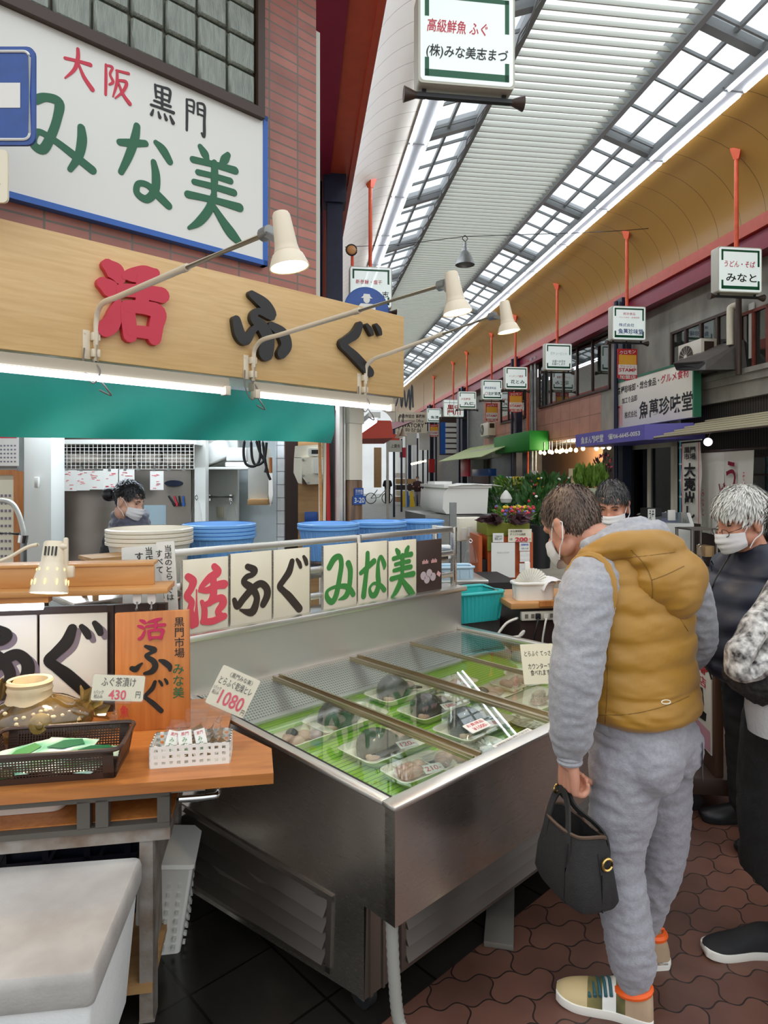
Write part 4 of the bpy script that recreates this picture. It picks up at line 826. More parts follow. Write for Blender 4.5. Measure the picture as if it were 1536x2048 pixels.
for i in range(4): MB().box(ed[i] + .004, ed[i + 1] - .004, .05, CD - .05, .690, .695).build('glass_pane', M['glass'], case)
M['louvresteel'] = msteel('louvre_steel', (112, 106, 100), .42)
# louvres on the left and front of the base
mb = MB(); pv0, pv1 = .25, 1.2
def fq(v, z, o=0): return (lf(v, z) - o, v, z)
for (a, b, c, d) in ((pv0, pv0 + .02, .12, .345), (pv1 - .02, pv1, .12, .345)): mb.hexa([fq(a, c), fq(b, c), fq(b, c, .008), fq(a, c, .008), fq(a, d), fq(b, d), fq(b, d, .008), fq(a, d, .008)])
for d in (.12, .33): mb.hexa([fq(pv0, d), fq(pv1, d), fq(pv1, d, .008), fq(pv0, d, .008), fq(pv0, d + .018), fq(pv1, d + .018), fq(pv1, d + .018, .008), fq(pv0, d + .018, .008)])
mb.build('side_louvre_frame', M['steeld'], case)
for k in range(4):
    z = .145 + k * .046; q = MB(); q.hexa([fq(pv0 + .02, z), fq(pv1 - .02, z), fq(pv1 - .02, z, .022), fq(pv0 + .02, z, .022), fq(pv0 + .02, z + .044), fq(pv1 - .02, z + .044), fq(pv1 - .02, z + .040, .001), fq(pv0 + .02, z + .040, .001)]); q.build('louvre', M['louvresteel'], case)
for k in range(4):
    z = .135 + k * .05; q = MB(); y = .127; q.hexa([(.16, y, z), (CW - .2, y, z), (CW - .2, y - .022, z), (.16, y - .022, z), (.16, y, z + .048), (CW - .2, y, z + .048), (CW - .2, y - .001, z + .044), (.16, y - .001, z + .044)]); q.build('louvre', M['louvresteel'], case)
mb = MB(); y = .127; mb.box(.14, .16, y - .012, y, .12, .36); mb.box(CW - .2, CW - .18, y - .012, y, .12, .36); mb.box(.02, .03, y - .006, y, .10, .37); mb.box(.07, .078, y - .006, y, .10, .37); mb.build('front_louvre_frame', M['steeld'], case)
for (x, y) in ((.07, .21), (CW - .08, .21), (-.08, 1.16), (CW - .08, 1.16)):
    cs = MB(); cs.box(x - .03, x + .03, y - .03, y + .03, .085, .10); cs.box(x - .026, x - .02, y - .03, y + .02, .04, .09); cs.box(x + .02, x + .026, y - .03, y + .02, .04, .09); k = cs.build('caster', M['galv'], case)
    w = MB(); w.cyl((x - .016, y, .045), (x + .016, y, .045), .045, n=20); w.build('wheel', M['rubber'], k)
# drain hose at the near corner
hs = MB(); p = cr([(.035, .05, CB), (.04, .045, .2), (.05, .03, .06), (.07, -.03, .02), (.10, -.2, .016)], 16); hs.tube(p, [.0165 + .0022 * (j % 2) for j in range(len(p))], 12); hs.build('drain_hose', mat('grey_hose', (150, 148, 140), .5), case)
# backsplash and frame that carries the lettered panels
mb = MB(); mb.box(-.06, CW, CD, CD + .03, .66, .93); mb.build('backsplash', M['steelb'], case)
mb = MB(); mb.box(-.06, CW + .02, CD - .03, CD + .14, .918, .945, bev=.003); mb.build('ledge', M['steelp'], case)
for u in (CW - .02, .99, -.04):
    MB().box(u - .014, u + .014, CD + .03, CD + .058, .94, 1.30, bev=.002).build('post', M['steel'], case)
MB().box(CW - .014, CW + .014, CD + .20, CD + .228, .2, 1.30, bev=.002).build('post', M['steel'], case)
for z, th in ((1.27, .03), (1.13, .028), (1.0, .028)):
    MB().box(-.05, CW, CD + .032, CD + .056, z, z + th, bev=.002).build('rail', M['steelp'], case)
for z in (1.27, 1.14, .985): MB().box(CW - .012, CW + .012, CD + .058, CD + .20, z, z + .028, bev=.002).build('rail', M['steelp'], case)
# lettered panels
vs_ = CD + .005
def plate(px0, px1, yt, yb, ch, m, label, k=1.0, bgm='cream', fit=.9, fh=.75):
    u0, _ = hit_v(px0, (yt + yb) / 2, vs_); u1, _ = hit_v(px1, (yt + yb) / 2, vs_); uc = (u0 + u1) / 2
    Yc = FW(uc, vs_).y; z1 = CH - (yt - HY) * Yc / FPX; z0 = CH - (yb - HY) * Yc / FPX; w, h = u1 - u0, z1 - z0
    t = thing('lettered_sign', label, 'sign', FW(uc, vs_ + .02, z0), TF, 'lettered panels along the back of the freezer case')
    MB().box(-w / 2, w / 2, -.006, .006, 0, h, bev=.002).build('panel', M[bgm], t)
    if ch:
        q = MB(); brush(q, ch, 0, h / 2, w * fit, h * fh, 0, -.0085, k); q.build('lettering', M[m], t, ang=50)
        q = MB(); q.box(-w / 2 - .003, -w / 2, -.008, .006, 0, h); q.box(w / 2, w / 2 + .003, -.008, .006, 0, h); q.build('edge_strip', M['steel'], t)
    return t, w, h
plate(368, 460, 1117, 1268, '活p', 'pink', 'cream panel with a red character, first at the back of the freezer case', fh=.83, fit=.94)
plate(464, 547, 1105, 1256, 'ふp', 'brownink', 'cream panel with a dark curled character right of the red one', fh=.70)
plate(550, 623, 1098, 1242, 'ぐ', 'brownink', 'cream panel with an angled dark character and two ticks', fh=.78)
plate(650, 717, 1089, 1227, 'みp', 'leafgreen', 'cream panel with the first green looped character', fh=.73)
plate(719, 778, 1084, 1216, 'なp', 'leafgreen', 'cream panel with the middle green character', fh=.73)
plate(780, 836, 1081, 1207, '美', 'leafgreen', 'cream panel with the last green many-barred character', 1.2, fh=.78)
t, w, h = plate(838, 887, 1080, 1197, None, None, 'black photo panel of fugu dishes at the end of the lettered row', bgm='darkbrown')
q = MB()
def disc(q, x, z, r, y=-.0075, m=0, n=18, sx=1): q.ring_loft([[(x + r * sx * cos(2 * pi * j / n), yy, z + r * cos(0) * sin(2 * pi * j / n)) for j in range(n)] for yy in (0, y)], m)
for x, z in ((-.26, .40), (-.02, .43), (-.12, .33), (.13, .36)): disc(q, x * w, z * h, .115 * w)
q.build('picture_plates', mat('print_lilac', (190, 172, 178), .5), t)
q = MB()
for x, z in ((-.2, .60), (.16, .60)):
    for a in range(5): q.box((x - .10 + a * .05) * w, (x - .07 + a * .05) * w, -.0078, 0, z * h, (z + .05 + .02 * (a % 2)) * h)
q.prism([(w * .34, h * .45), (w * .46, h * .40), (w * .40, h * .34), (w * .28, h * .39)], -.0078, 0); q.build('picture_sashimi', mat('print_pink', (224, 170, 170), .5), t)
# ---- wrapped fish in the case
ZF = .590
def fish_bits(t, kind, L, Wd, z, seed):
    r = random.Random(seed)
    if kind in ('fish', 'dark'):
        q = MB(); rings = []; n = 14
        for i in range(13):
            f = i / 12; x = -L * .40 + L * .62 * f; prof = (sin(pi * min(1, f * 1.02 + .02)) ** .55) * (1 - .45 * f)
            a, b = Wd * .44 * prof + .002, (.074 if kind == 'fish' else .064) * prof + .002
            rings.append([(x, a * cos(2 * pi * j / n) + .006 * sin(f * 5), z + max(0, b * .55 + b * sin(2 * pi * j / n))) for j in range(n)])
        q.ring_loft(rings); q.build('fish_body', M['fish'], t)
        q = MB(); q.prism([(L * .16, -.012), (L * .34, -.04), (L * .31, 0), (L * .35, .04), (L * .16, .014)], z + .012, z + .02, ax='z'); q.prism([(-L * .05, Wd * .30), (L * .05, Wd * .40), (L * .08, Wd * .28)], z + .01, z + .018, ax='z'); q.build('fin', M['fish'], t)
        q = MB(); q.ball((L * .22, Wd * .16, z + .014), (L * .15, Wd * .18, .022), 12, 8); q.ball((-L * .28, -Wd * .14, z + .01), (L * .12, Wd * .14, .018), 12, 8); q.build('fillet', M['flesh'], t)
    elif kind == 'flesh':
        q = MB()
        for k in range(6): q.ball((r.uniform(-.3, .3) * L, r.uniform(-.22, .22) * Wd, z + .014), (L * r.uniform(.1, .18), Wd * r.uniform(.12, .2), .018), 12, 8)
        q.build('fillet', M['flesh'], t)
        if seed % 2: q = MB(); q.ball((-.2 * L, .1 * Wd, z + .02), (L * .12, Wd * .2, .025), 12, 8); q.build('skin_piece', M['fish'], t)
def fish_tray(px, py, L, Wd, kind, seed, label, price=None, pm='red', rot=0, lp=(.04, -.46), z=ZF):
    L *= 1.22; Wd *= 1.22; p = hit_z(px, py, z); t = thing('fish_tray', label, 'packed fish', p, TF + R(rot), 'film wrapped fish trays in the freezer case')
    q = MB(); n = 24
    def rr(k, zz_): return [(x, y, zz_) for x, y in rrect(-L / 2 * k, L / 2 * k, -Wd / 2 * k, Wd / 2 * k, .03 * k, 5)]
    q.ring_loft([rr(.84, 0), rr(1.0, .026), rr(1.03, .028), rr(1.0, .03), rr(.86, .008)]); q.build('foam_tray', M['tray'], t)
    fish_bits(t, kind, L, Wd, .01, seed)
    q = MB(); hgt = {'fish': .088, 'dark': .08, 'flesh': .04}[kind]
    def film(i, j):
        x, y = (i - .5) * L, (j - .5) * Wd; e = max(abs(i - .5), abs(j - .5)) * 2; zz_ = .03 + (hgt - .03) * max(0, 1 - e ** 2.2) + .006 * noise.noise((x * 60 + seed, y * 60, 0)) * (1 - e)
        return (x, y, zz_)
    q.grid(film, 22, 14); q.build('film', M['film'], t)
    if price:
        k = MB().prism(rrect(-.038, .038, -.021, .021, .003), 0, .0015, ax='z').build('price_card', M['paper'], t); k.location = (lp[0] * L, lp[1] * Wd, min(hgt - .012, .046)); k.rotation_euler = (R(14), 0, R(-14))
        text(price, k, M['red'], 0, 0, .058, .022, .0022, .03, face='top')
    return t
fish_tray(606, 1482, .17, .12, 'flesh', 1, 'small tray of fish pieces against the left rim')
fish_tray(692, 1446, .27, .15, 'fish', 2, 'tray with a grey whole fish, left of the first glass rail')
fish_tray(775, 1500, .27, .16, 'dark', 3, 'tray with a dark fish priced 120 on the green mat', '120-')
fish_tray(800, 1392, .26, .14, 'fish', 4, 'tray with two grey fish pieces near the perforated back')
fish_tray(868, 1425, .25, .14, 'dark', 5, 'tray with a dark upright fish in the middle pane priced 1580', '1580-')
fish_tray(948, 1460, .27, .15, 'fish', 6, 'tray with a rounded dark fish beside the red price card', '¥1000', rot=4)
fish_tray(905, 1376, .20, .12, 'flesh', 8, 'tray of pale flesh priced 1100 behind the middle fish', '1100-')
fish_tray(985, 1395, .22, .14, 'flesh', 9, 'tray of dark skin and flesh at the far end of the middle pane')
fish_tray(1075, 1408, .24, .15, 'flesh', 10, 'tray of pinkish fillets priced 1800 beside the grey sleeve', '1800-')
fish_tray(1035, 1372, .22, .13, 'flesh', 12, 'tray of pale fillets priced 830 near the right grille', '830-')
fish_tray(838, 1548, .20, .12, 'flesh', 14, 'flat pack of pale flesh priced 210 by the near corner', '210-', rot=-4, lp=(.1, -.3))
fish_tray(905, 1528, .17, .11, 'flesh', 16, 'flat pack of pale flesh under the front rim by the first rail')
for i, (px, py, r, lb_) in enumerate(((968, 1496, .085, 'round plate of fanned sashimi by the first rail'), (1062, 1446, .09, 'round plate of fanned sashimi under the grey sleeve'), (1042, 1352, .085, 'round plate of fanned sashimi below the white note card'))):
    t = thing('sashimi_plate', lb_, 'plate', hit_z(px, py, ZF), TF, 'plates of fanned sashimi')
    MB().lathe([(0, .002), (r * .7, .002), (r, .014), (r * 1.02, .014), (r * .7, 0), (0, 0)], 30).build('plate', M['tray'], t)
    q = MB()
    for ring, n in ((.78, 22), (.52, 16), (.28, 9)):
        for j in range(n): a = 2 * pi * j / n; c_, s_ = cos(a), sin(a); o = V((c_, s_, 0)) * r * ring; q.add([o + V((c_, s_, 0)) * r * .2 + V((0, 0, .012)), o + V((-s_, c_, 0)) * r * .12 + V((0, 0, .016)), o - V((c_, s_, 0)) * r * .16 + V((0, 0, .010)), o - V((-s_, c_, 0)) * r * .12 + V((0, 0, .010))], [(0, 1, 2, 3)])
    q.build('slices', M['sashimi'], t)
# cards on and under the glass
def card(px, py, w, h, z, label, lines, rot=0, tilt=0, bg='paper'):
    p = hit_z(px, py, z); t = thing('price_card', label, 'price card', p, TF + R(rot)); 
    MB().prism(rrect(-w / 2, w / 2, 0, h, .004), -.001, .001).build('card', M[bg], t); t.rotation_euler = (R(tilt), 0, TF + R(rot))
    for (s, x, zz_, ww, hh, m_) in lines: text(s, t, M[m_], x * w, zz_ * h, ww * w, hh * h, -.002, .004)
    return t
card(1082, 1368, .15, .17, .70, 'white handwritten note card standing on the glass by the right grille', [('とらふぐ てっさ', 0, .76, .8, .13, 'ink'), ('カウンターで\n食べれます', .02, .36, .7, .3, 'ink')], -36, -20, 'creampaper')
card(965, 1459, .11, .05, .70, 'red edged sale card lying on the glass by the rounded fish', [('¥1000-', .05, .3, .7, .35, 'red'), ('お買得品', .0, .75, .8, .3, 'red')], 0, -75)
card(1035, 1480, .22, .03, .700, 'long printed notice strip lying on the glass along the front rim', [('消費期限は商品に表示してあります', 0, .6, .9, .3, 'ink'), ('お早めにお召し上がり下さい', 0, .25, .8, .25, 'ink')], 2, -86)
tag(MB().box(-.05, .05, -.16, .16, 0, .02, bev=.003).build('grey_plank', mat('worn_plank', (104, 98, 90), .7, var=.2), loc=hit_z(1000, 1835, .0), rz=R(-12)), 'short grey plank lying on the pavers under the case front', 'plank')
# ================================================================== TABLE STALL ON THE LEFT
TT = .72; P1 = hit_z(547, 1546, TT); TX = V((.9856, .169, 0)).normalized(); TY = V((-TX.y, TX.x, 0)); TZ = atan2(TX.y, TX.x)
def TWd(x, y, z=0): p = P1 + TX * x + TY * y; p.z = z; return p
def toT(p): d = p - P1; return d.dot(TX), d.dot(TY), p.z
def hT(px, py, y):
    d = ray(px, py); t = (P1 + TY * y - CP).dot(TY) / d.dot(TY); p = CP + d * t; return toT(p)[0], p.z
def onT(px, py, z=TT): return toT(hit_z(px, py, z))
tb = thing('stall_table', 'long wooden stall table on rusty grey steel legs with open compartments', 'table', TWd(0, 0, 0), TZ)
mb = MB(); top = [(0, 0), (-.0063, .177), (-.156, .379), (-.156, .70), (-1.5, .70), (-1.5, 0)]; mb.prism(top, TT - .032, TT, ax='z'); mb.build('tabletop', M['table'], tb)
xr = -.30
mb = MB(); mb.box(-1.5, xr, .02, .05, .665, TT - .032); mb.box(-1.5, xr, .02, .05, .575, .592)
for x in (xr - .035, xr - .205, xr - .255, -1.2): mb.box(x, x + .035, .02, .05, .59, .67)
mb.build('front_apron', mat('dark_grey_steel', (92, 87, 80), .5, .3), tb)
mb = MB(); mb.box(-1.5, xr, .05, .66, .58, .595); mb.box(-1.5, xr, .52, .54, .59, .69); mb.build('compartment_floor', M['signwood'], tb)
mb = MB(); mb.box(-1.5, xr, .03, .062, .535, .575); mb.box(xr - .03, xr, .05, .66, .54, .575); mb.build('frame_rail', M['rusty'], tb)
mb = MB(); mb.box(xr, xr + .10, .03, .06, .67, .686); mb.build('bracket', M['steeld'], tb)
MB().tube(cr([(xr + .02, .06, .675), (-.10, .06, .672), (-.06, .10, .672), (-.10, .22, .672), (-.25, .26, .672)], 8), .011, 10).build('folding_bar', M['chrome'], tb)
MB().tube(cr([(xr + .02, .02, .655), (-.19, .02, .655), (-.165, .04, .655), (-.17, .15, .66)], 8), .010, 10).build('folding_bar', M['chrome'], tb)
for x, y in ((-.366, .05), (-.366, .56), (-1.42, .05), (-1.42, .56)):
    q = MB(); q.box(x - .022, x + .022, y - .012, y - .006, .0, .58); q.box(x + .016, x + .022, y - .012, y + .035, 0, .58); q.box(x - .022, x + .022, y - .02, y + .03, 0, .006); q.build('leg', M['rusty'], tb)
mb = MB(); mb.box(-1.45, xr - .05, .03, .62, .09, .115); mb.build('lower_shelf', M['ply'], tb)
mb = MB(); mb.box(xr - .07, xr - .065, .06, .55, .12, .58); mb.build('side_plate', M['rusty'], tb)
tr = thing('white_tray', 'white plastic tray slid into the table compartment', 'tray', TWd(-.83, .10, .596), TZ)
MB().ring_loft([[(x * k, y * k + .14, z) for x, y in rrect(-.24, .24, -.13, .13, .04)] for k, z in ((.85, 0), (1, .055), (.97, .055), (.83, .006))]).build('tray_body', M['whiteplastic'], tr)
# ---- back board with shelf, lamp and lettered boards
bk = thing('display_back', 'dark brown display back with a pale wooden shelf standing on the table', 'display stand', TWd(-.9, .62, TT), TZ)
xR = hT(335, 1200, .62)[0] + .9; 
MB().box(-.6, xR, 0, .02, .0, .40, bev=.002).build('back_board', M['darkbrown'], bk)
for x in (xR - .02, hT(222, 1300, .62)[0] + .9): MB().box(x - .012, x + .012, -.01, .0, 0, .4).build('upright', M['darkbrown'], bk)
zs0 = hT(300, 1188, .47)[1] - TT; xs_ = hT(335, 1180, .47)[0] + .9; x_up = hT(308, 1150, .55)[0] + .9; zu1 = hT(300, 1131, .55)[1] - TT; zu0 = hT(300, 1166, .55)[1] - TT
MB().box(-.6, xs_, -.15, .02, zs0, zs0 + .02, bev=.002).build('shelf_board', M['shelfwood'], bk)
MB().box(-.6, x_up, -.07, -.05, zs0 + .02, zu1, bev=.002).build('upright_board', M['shelfwood'], bk)
MB().box(-.6, x_up, -.075, .02, zu1, zu1 + .012, bev=.002).build('upper_board', M['shelfwood'], bk)
tl = thing('shelf_tube_lamp', 'short lit fluorescent tube under the table shelf at the left edge', 'lamp', TWd(*[hT(92, 1212, .5)[0], .5], hT(92, 1212, .5)[1]), TZ)
MB().cyl((-.5, 0, 0), (-.01, 0, 0), .013, n=12).build('tube', M['tubeon'], tl); MB().box(-.5, .012, -.015, .03, .014, .045).build('housing', M['shelfwood'], tl)
for i, px in enumerate((275, 304)):
    x, z = hT(px, 1197, .50); t = thing('wall_hook', ['white plastic hook under the shelf, left one of a pair', 'white plastic hook under the shelf with a wire on it'][i], 'hook', TWd(x, .50, z), TZ)
    MB().prism(rrect(-.014, .014, -.02, .035, .012), -.008, .0).build('hook_plate', M['whiteplastic'], t); MB().tube(cr([(0, -.01, -.01), (0, -.012, -.032), (0, -.022, -.038), (0, -.028, -.03)], 5), .003, 6).build('hook', M['galv'], t)
def bigboard(px0, px1, ch, label):
    y = .59; x0, zt_ = hT(px0, 1226, y); x1, zb_ = hT(px1, 1398, y); w, h = x1 - x0, .325; z0 = .772
    t = thing('letter_board', label, 'sign', TWd((x0 + x1) / 2, y, z0), TZ, 'white lettered boards on the display back')
    MB().box(-w / 2 + .003, w / 2 - .003, 0, .012, 0, h, bev=.002).build('board', M['cream' if 0 else 'signwhite'], t)
    q = MB(); brush(q, ch, .012, h / 2 - .02, w * .9, h * .84, 0, -.001, 1.1); q.build('letter_shadow', M['shadowink'], t); q = MB(); brush(q, ch, -.004, h / 2 - .005, w * .9, h * .84, 0, -.004, 1.1); q.build('lettering', M['ink'], t)
    return t
bigboard(77, 216, 'ぐ', 'white board with an angled black letter above the fugu pot'); bigboard(-64, 75, 'ふp', 'white board with a curled black letter cut by the left edge')
# wooden sign
y = .40; (x0, zt_), (x1, zb_) = hT(230, 1228, y), hT(380, 1450, y); w, h = x1 - x0, zt_ - TT
ws = thing('wooden_sign', 'upright orange wooden sign with magenta, black and green brush letters', 'sign', TWd((x0 + x1) / 2, y, TT), TZ)
ws.rotation_euler = (R(-3), R(-.8), TZ); MB().box(-w / 2, w / 2, 0, .022, 0, h, bev=.003).build('board', M['signwood'], ws)
def wchar(ch, a, b, c_, d_, m, k=1):
    xa, za = hT(a, d_, y); xb, zb = hT(b, c_, y); q = MB(); brush(q, ch, (xa + xb) / 2 - (x0 + x1) / 2, (za + zb) / 2 - TT, xb - xa, zb - za, 0, -.002, k); q.build('lettering', M[m], ws)
wchar('活', 276, 335, 1236, 1284, 'magenta', 1.0); wchar('ふ', 260, 348, 1288, 1356, 'ink', .95); wchar('ぐ', 283, 338, 1358, 1428, 'ink', .95)
def ztext(s, a, b, c_, d_, m, par, sp=1.0, bold=.012):
    xa, za = hT(a, d_, y); xb, zb = hT(b, c_, y); text('\n'.join(s), par, M[m], (xa + xb) / 2 - (x0 + x1) / 2, (za + zb) / 2 - TT, xb - xa, zb - za, -.002, bold, sp=sp)
ztext('黒門市場', 350, 370, 1237, 1318, 'ink', ws); ztext('みな美', 346, 369, 1330, 1398, 'green', ws)
xa, za = hT(240, 1435, y); xb, zb = hT(258, 1410, y); text('魚', ws, M['red'], (xa + xb) / 2 - (x0 + x1) / 2, (za + zb) / 2 - TT, xb - xa, zb - za)
# white upright notices behind the shelf
def notice(pts, Y, label, cols):
    c_ = at(pts[3][0], pts[3][1], Y); t = thing('upright_notice', label, 'sign', c_, 0, 'white upright notices at the corner of the freezer case'); q = MB(); P = [at(a, b, Y) - c_ for a, b in pts]; q.prism([(p.x, p.z) for p in P], 0, .006); q.build('board', M['signwhite'], t)
    for s, a, b, cc, dd, m_ in cols:
        p, r_ = at(a, dd, Y) - c_, at(b, cc, Y) - c_; text('\n'.join(s), t, M[m_], (p.x + r_.x) / 2, (p.z + r_.z) / 2, r_.x - p.x, r_.z - p.z, -.002, .014, sp=1.0, rot=R(3))
    return t
notice(((243, 1096), (322, 1088), (328, 1230), (246, 1230)), 2.62, 'broad white notice with two half hidden columns of black writing', [('すべ', 270, 287, 1105, 1138, 'ink'), ('当店の', 291, 306, 1094, 1142, 'ink')])
notice(((312, 1085), (348, 1082), (356, 1226), (334, 1228)), 2.56, 'narrow white notice with a long column of black writing beside the red panel', [('当店のとらふぐは', 331, 346, 1090, 1200, 'ink'), ('すべて', 312, 326, 1100, 1146, 'ink')])
# clip lamp
LY = 2.12; c_ = at(98, 1186, LY)
cl = thing('clip_lamp', 'lit ivory clip lamp with slotted shade on the table shelf', 'lamp', c_, TZ)
hd = MB().lathe([(.0, .172), (.030, .170), (.034, .165), (.036, .10), (.038, .095), (.048, .06), (.056, .02), (.059, 0), (.056, 0), (.052, .02), (.044, .058), (.034, .09), (.032, .16), (.0, .165)], 32).build('shade', M['lampwhite'], cl); hd.rotation_euler = (R(-14), R(2), 0)
q = MB()
for k in range(4): q.box(-.018 + k * .011, -.014 + k * .011, -.0375, -.030, .120, .150)
q.build('vent_slot', M['ink'], hd)
q = MB()
for k in range(9):
    a = R(-90 + (k - 4) * 38)
    if k in (0, 8): continue
    for zc, rr_, hh in ((.034, .0545, .018), (.076, .0440, .008)):
        q.ball((rr_ * cos(a), rr_ * sin(a), zc), (.003, .003, hh * .6), 8, 6)
q.build('light_slot', M['slotglow'], hd)
MB().lathe([(0, .012), (.030, .012), (.051, .018), (.054, .004), (0, .002)], 24).build('bulb', M['bulbspot'], hd)
q = MB(); q.box(.036, .052, .02, .035, .06, .18, bev=.006); q.box(.045, .070, .02, .04, .045, .085, bev=.006); q.cyl((.02, .02, .15), (.045, .03, .15), .012, n=10); q.build('clip', M['lampwhite'], cl)
MB().tube([at(a, b, LY + .03) - c_ for a, b in cr([(82, 1088), (60, 1094), (30, 1112), (0, 1124), (-30, 1132)], 6)], .006, 8).build('cord', M['lampwhite'], cl)
ld = bpy.data.lights.new('clip_lamp_light', 'SPOT'); ld.energy = 5; ld.color = (1, .8, .55); ld.spot_size = R(120); ld.spot_blend = .7; ld.shadow_soft_size = .04
lo = bpy.data.objects.new('clip_lamp_light', ld); COL.objects.link(lo); lo.parent = hd; lo.location = (0, 0, -.01)
# fugu pot
xp, zp = hT(70, 1450, .36); pot = thing('fugu_pot', 'brown glazed pot shaped like a pufferfish with round eye and lips', 'pot', TWd(xp, .36, TT), TZ); pot.scale = (1.08, 1.08, 1.16)
def body(i, j):
    a = 2 * pi * i; t = pi * (.03 + .90 * (1 - j)); r = sin(t); x = .155 * r * cos(a) * (1 + .12 * cos(a)); yv = .10 * r * sin(a); z = .068 + .068 * cos(t); n_ = noise.noise((x * 30, yv * 30, z * 30)) * .006; return (x * (1 + n_ * 5), yv * (1 + n_ * 5), max(.002, z + n_))
q = MB(); q.grid(body, 40, 18); q.build('body', M['glaze'], pot)
q = MB(); q.lathe([(.072, .115), (.066, .13), (.062, .145), (.066, .155), (.062, .165), (.067, .175), (.063, .182), (.052, .18), (.05, .12)], 30, sy=.85, c=(-.015, 0, 0)); q.build('neck', M['clay'], pot)
q = MB(); q.lathe([(0, .0), (.028, .0), (.03, .01), (.02, .018), (.0, .02)], 20); q.build('eye', M['glazelight'], pot, (.045, -.088, .082)).rotation_euler = (R(82), 0, R(12))
q = MB(); q.ball((.049, -.110, .082), (.011, .006, .011), 14, 10); q.build('pupil', M['glaze'], pot)
q = MB(); q.tube([(.128 + .012 * cos(a), -.045 - .03 * cos(a) * .2 + .028 * sin(a) * .3, .060 + .022 * sin(a)) for a in [2 * pi * k / 16 for k in range(16)]], .011, 8, closed=True); q.build('lips', M['glazelight'], pot)
def finfan(org, d0, L, spread, n=9):
    q = MB(); vs = [org]; 
    for k in range(n):
        a = d0 + spread * (k / (n - 1) - .5); l_ = L * (1 - .12 * (k % 2)); vs.append((org[0] + l_ * cos(a), org[1] + .012 * (-1) ** k, org[2] + l_ * sin(a)))
    q.add(vs, [(0, k, k + 1) for k in range(1, n)]); q.add([(x, y_ + .008, z) for x, y_, z in vs], [(0, k, k + 1) for k in range(1, n)]); return q
finfan((.125, .03, .06), R(40), .085, R(110)).build('fin', M['glazelight'], pot); finfan((-.06, -.10, .02), R(200), .085, R(80)).build('fin', M['glazelight'], pot); finfan((-.09, -.02, .13), R(120), .06, R(120)).build('fin', M['glaze'], pot)
q = MB()
r = random.Random(3)
for k in range(16): a, b = r.uniform(-.06, .10), r.uniform(.075, .115); yv = -.10 * sqrt(max(.05, 1 - (a / .16) ** 2 - ((b - .068) / .07) ** 2)); q.ball((a, yv * .98, b), (.007, .005, .006), 8, 6)
q.build('white_spot', M['clay'], pot)
# price cards with clip stands
def stand_card(px0, px1, py0, py1, y, label, lines, rot=0, clip=True):
    (x0, z1), (x1, z0) = hT(px0, py0, y), hT(px1, py1, y); xc, w, h = (x0 + x1) / 2, x1 - x0, z1 - z0; zc = (z0 + z1) / 2
    t = thing('price_card', label, 'price card', TWd(xc, y, zc), TZ); t.rotation_euler = (R(-8), R(rot), TZ); MB().prism(rrect(-w / 2, w / 2, -h / 2, h / 2, .006), 0, .0015).build('card', M['creampaper'], t); MB().prism(rrect(-w / 2 - .004, w / 2 + .004, -h / 2 - .004, h / 2 + .004, .008), -.003, -.002).build('sleeve', M['acrylic'], t)
    for s, x, zz_, ww, hh, m_, bo in lines: text(s, t, M[m_], x * w, zz_ * h, ww * w, hh * h, -.0015, bo)
    if clip:
        q = MB(); q.box(-.045, .045, -.008, .006, -h / 2 - .01, -h / 2 + .006, bev=.003); q.cyl((0, 0, -h / 2 - .035), (0, 0, -h / 2 - .005), .007, n=8); q.ball((0, 0, -h / 2 - .035), .009, 10, 8); q.box(-.012, .012, -.008, .008, -h / 2 - .085, -h / 2 - .04, bev=.003); q.build('clip_stand', M['acrylic'], t)
    return t
stand_card(184, 288, 1354, 1398, .27, 'cream price card for 430 yen on a clear clip over the brown basket', [('ふぐ茶漬け', .0, .24, .66, .36, 'ink', .0), ('430', .0, -.26, .34, .38, 'pink', .04), ('円', .40, -.24, .09, .26, 'ink', 0), ('1パック\n税込み', -.36, -.26, .18, .32, 'ink', 0)], 5)
stand_card(424, 508, 1346, 1420, .18, 'tilted cream price card for 1080 yen leaning over the freezer rim', [('〈黒門みな美〉', .05, .36, .6, .13, 'ink', 0), ('とらふぐ乾燥ヒレ', 0, .15, .86, .2, 'ink', 0), ('1080', .06, -.22, .62, .36, 'pink', .03), ('円', .43, -.38, .08, .14, 'ink', 0), ('1パック\n税込み', -.38, -.12, .18, .22, 'ink', 0)], 27)
# brown basket with packets
c_ = onT(240, 1560); bx1 = c_[0]; by0 = c_[1]; bw, bd, bh = .40, .215, .088
bs = thing('brown_basket', 'shallow dark brown plastic basket of flat packets on the table', 'basket', TWd(bx1 - bw / 2, by0 + bd / 2 + .005, TT), TZ)
def gridwall(q, p0, p1, h, nx, nz, flare, out, th=.003):
    p0, p1, out = V(p0), V(p1), V(out); z0, zb = .018, h - .016
    def P(a, z): return p0.lerp(p1, a) + out * flare * z / h + V((0, 0, z))
    for k in range(nx + 1): a = .08 + .84 * k / nx; q.bar(P(a, 0), P(a, h), .0035, th)
    for k in range(nz + 1): z = z0 + (zb - z0) * k / nz; q.bar(P(0, z), P(1, z), th, .0035)
    for a0, a1 in ((0, .085), (.915, 1)): q.hexa([P(a0, 0), P(a1, 0), P(a1, 0) + out * .003, P(a0, 0) + out * .003, P(a0, h), P(a1, h), P(a1, h) + out * .003, P(a0, h) + out * .003])
    for za, zc_ in ((0, z0), (zb, h)): q.hexa([P(0, za), P(1, za), P(1, za) + out * .003, P(0, za) + out * .003, P(0, zc_), P(1, zc_), P(1, zc_) + out * .003, P(0, zc_) + out * .003])
x, y_ = bw / 2 - .02, bd / 2 - .015
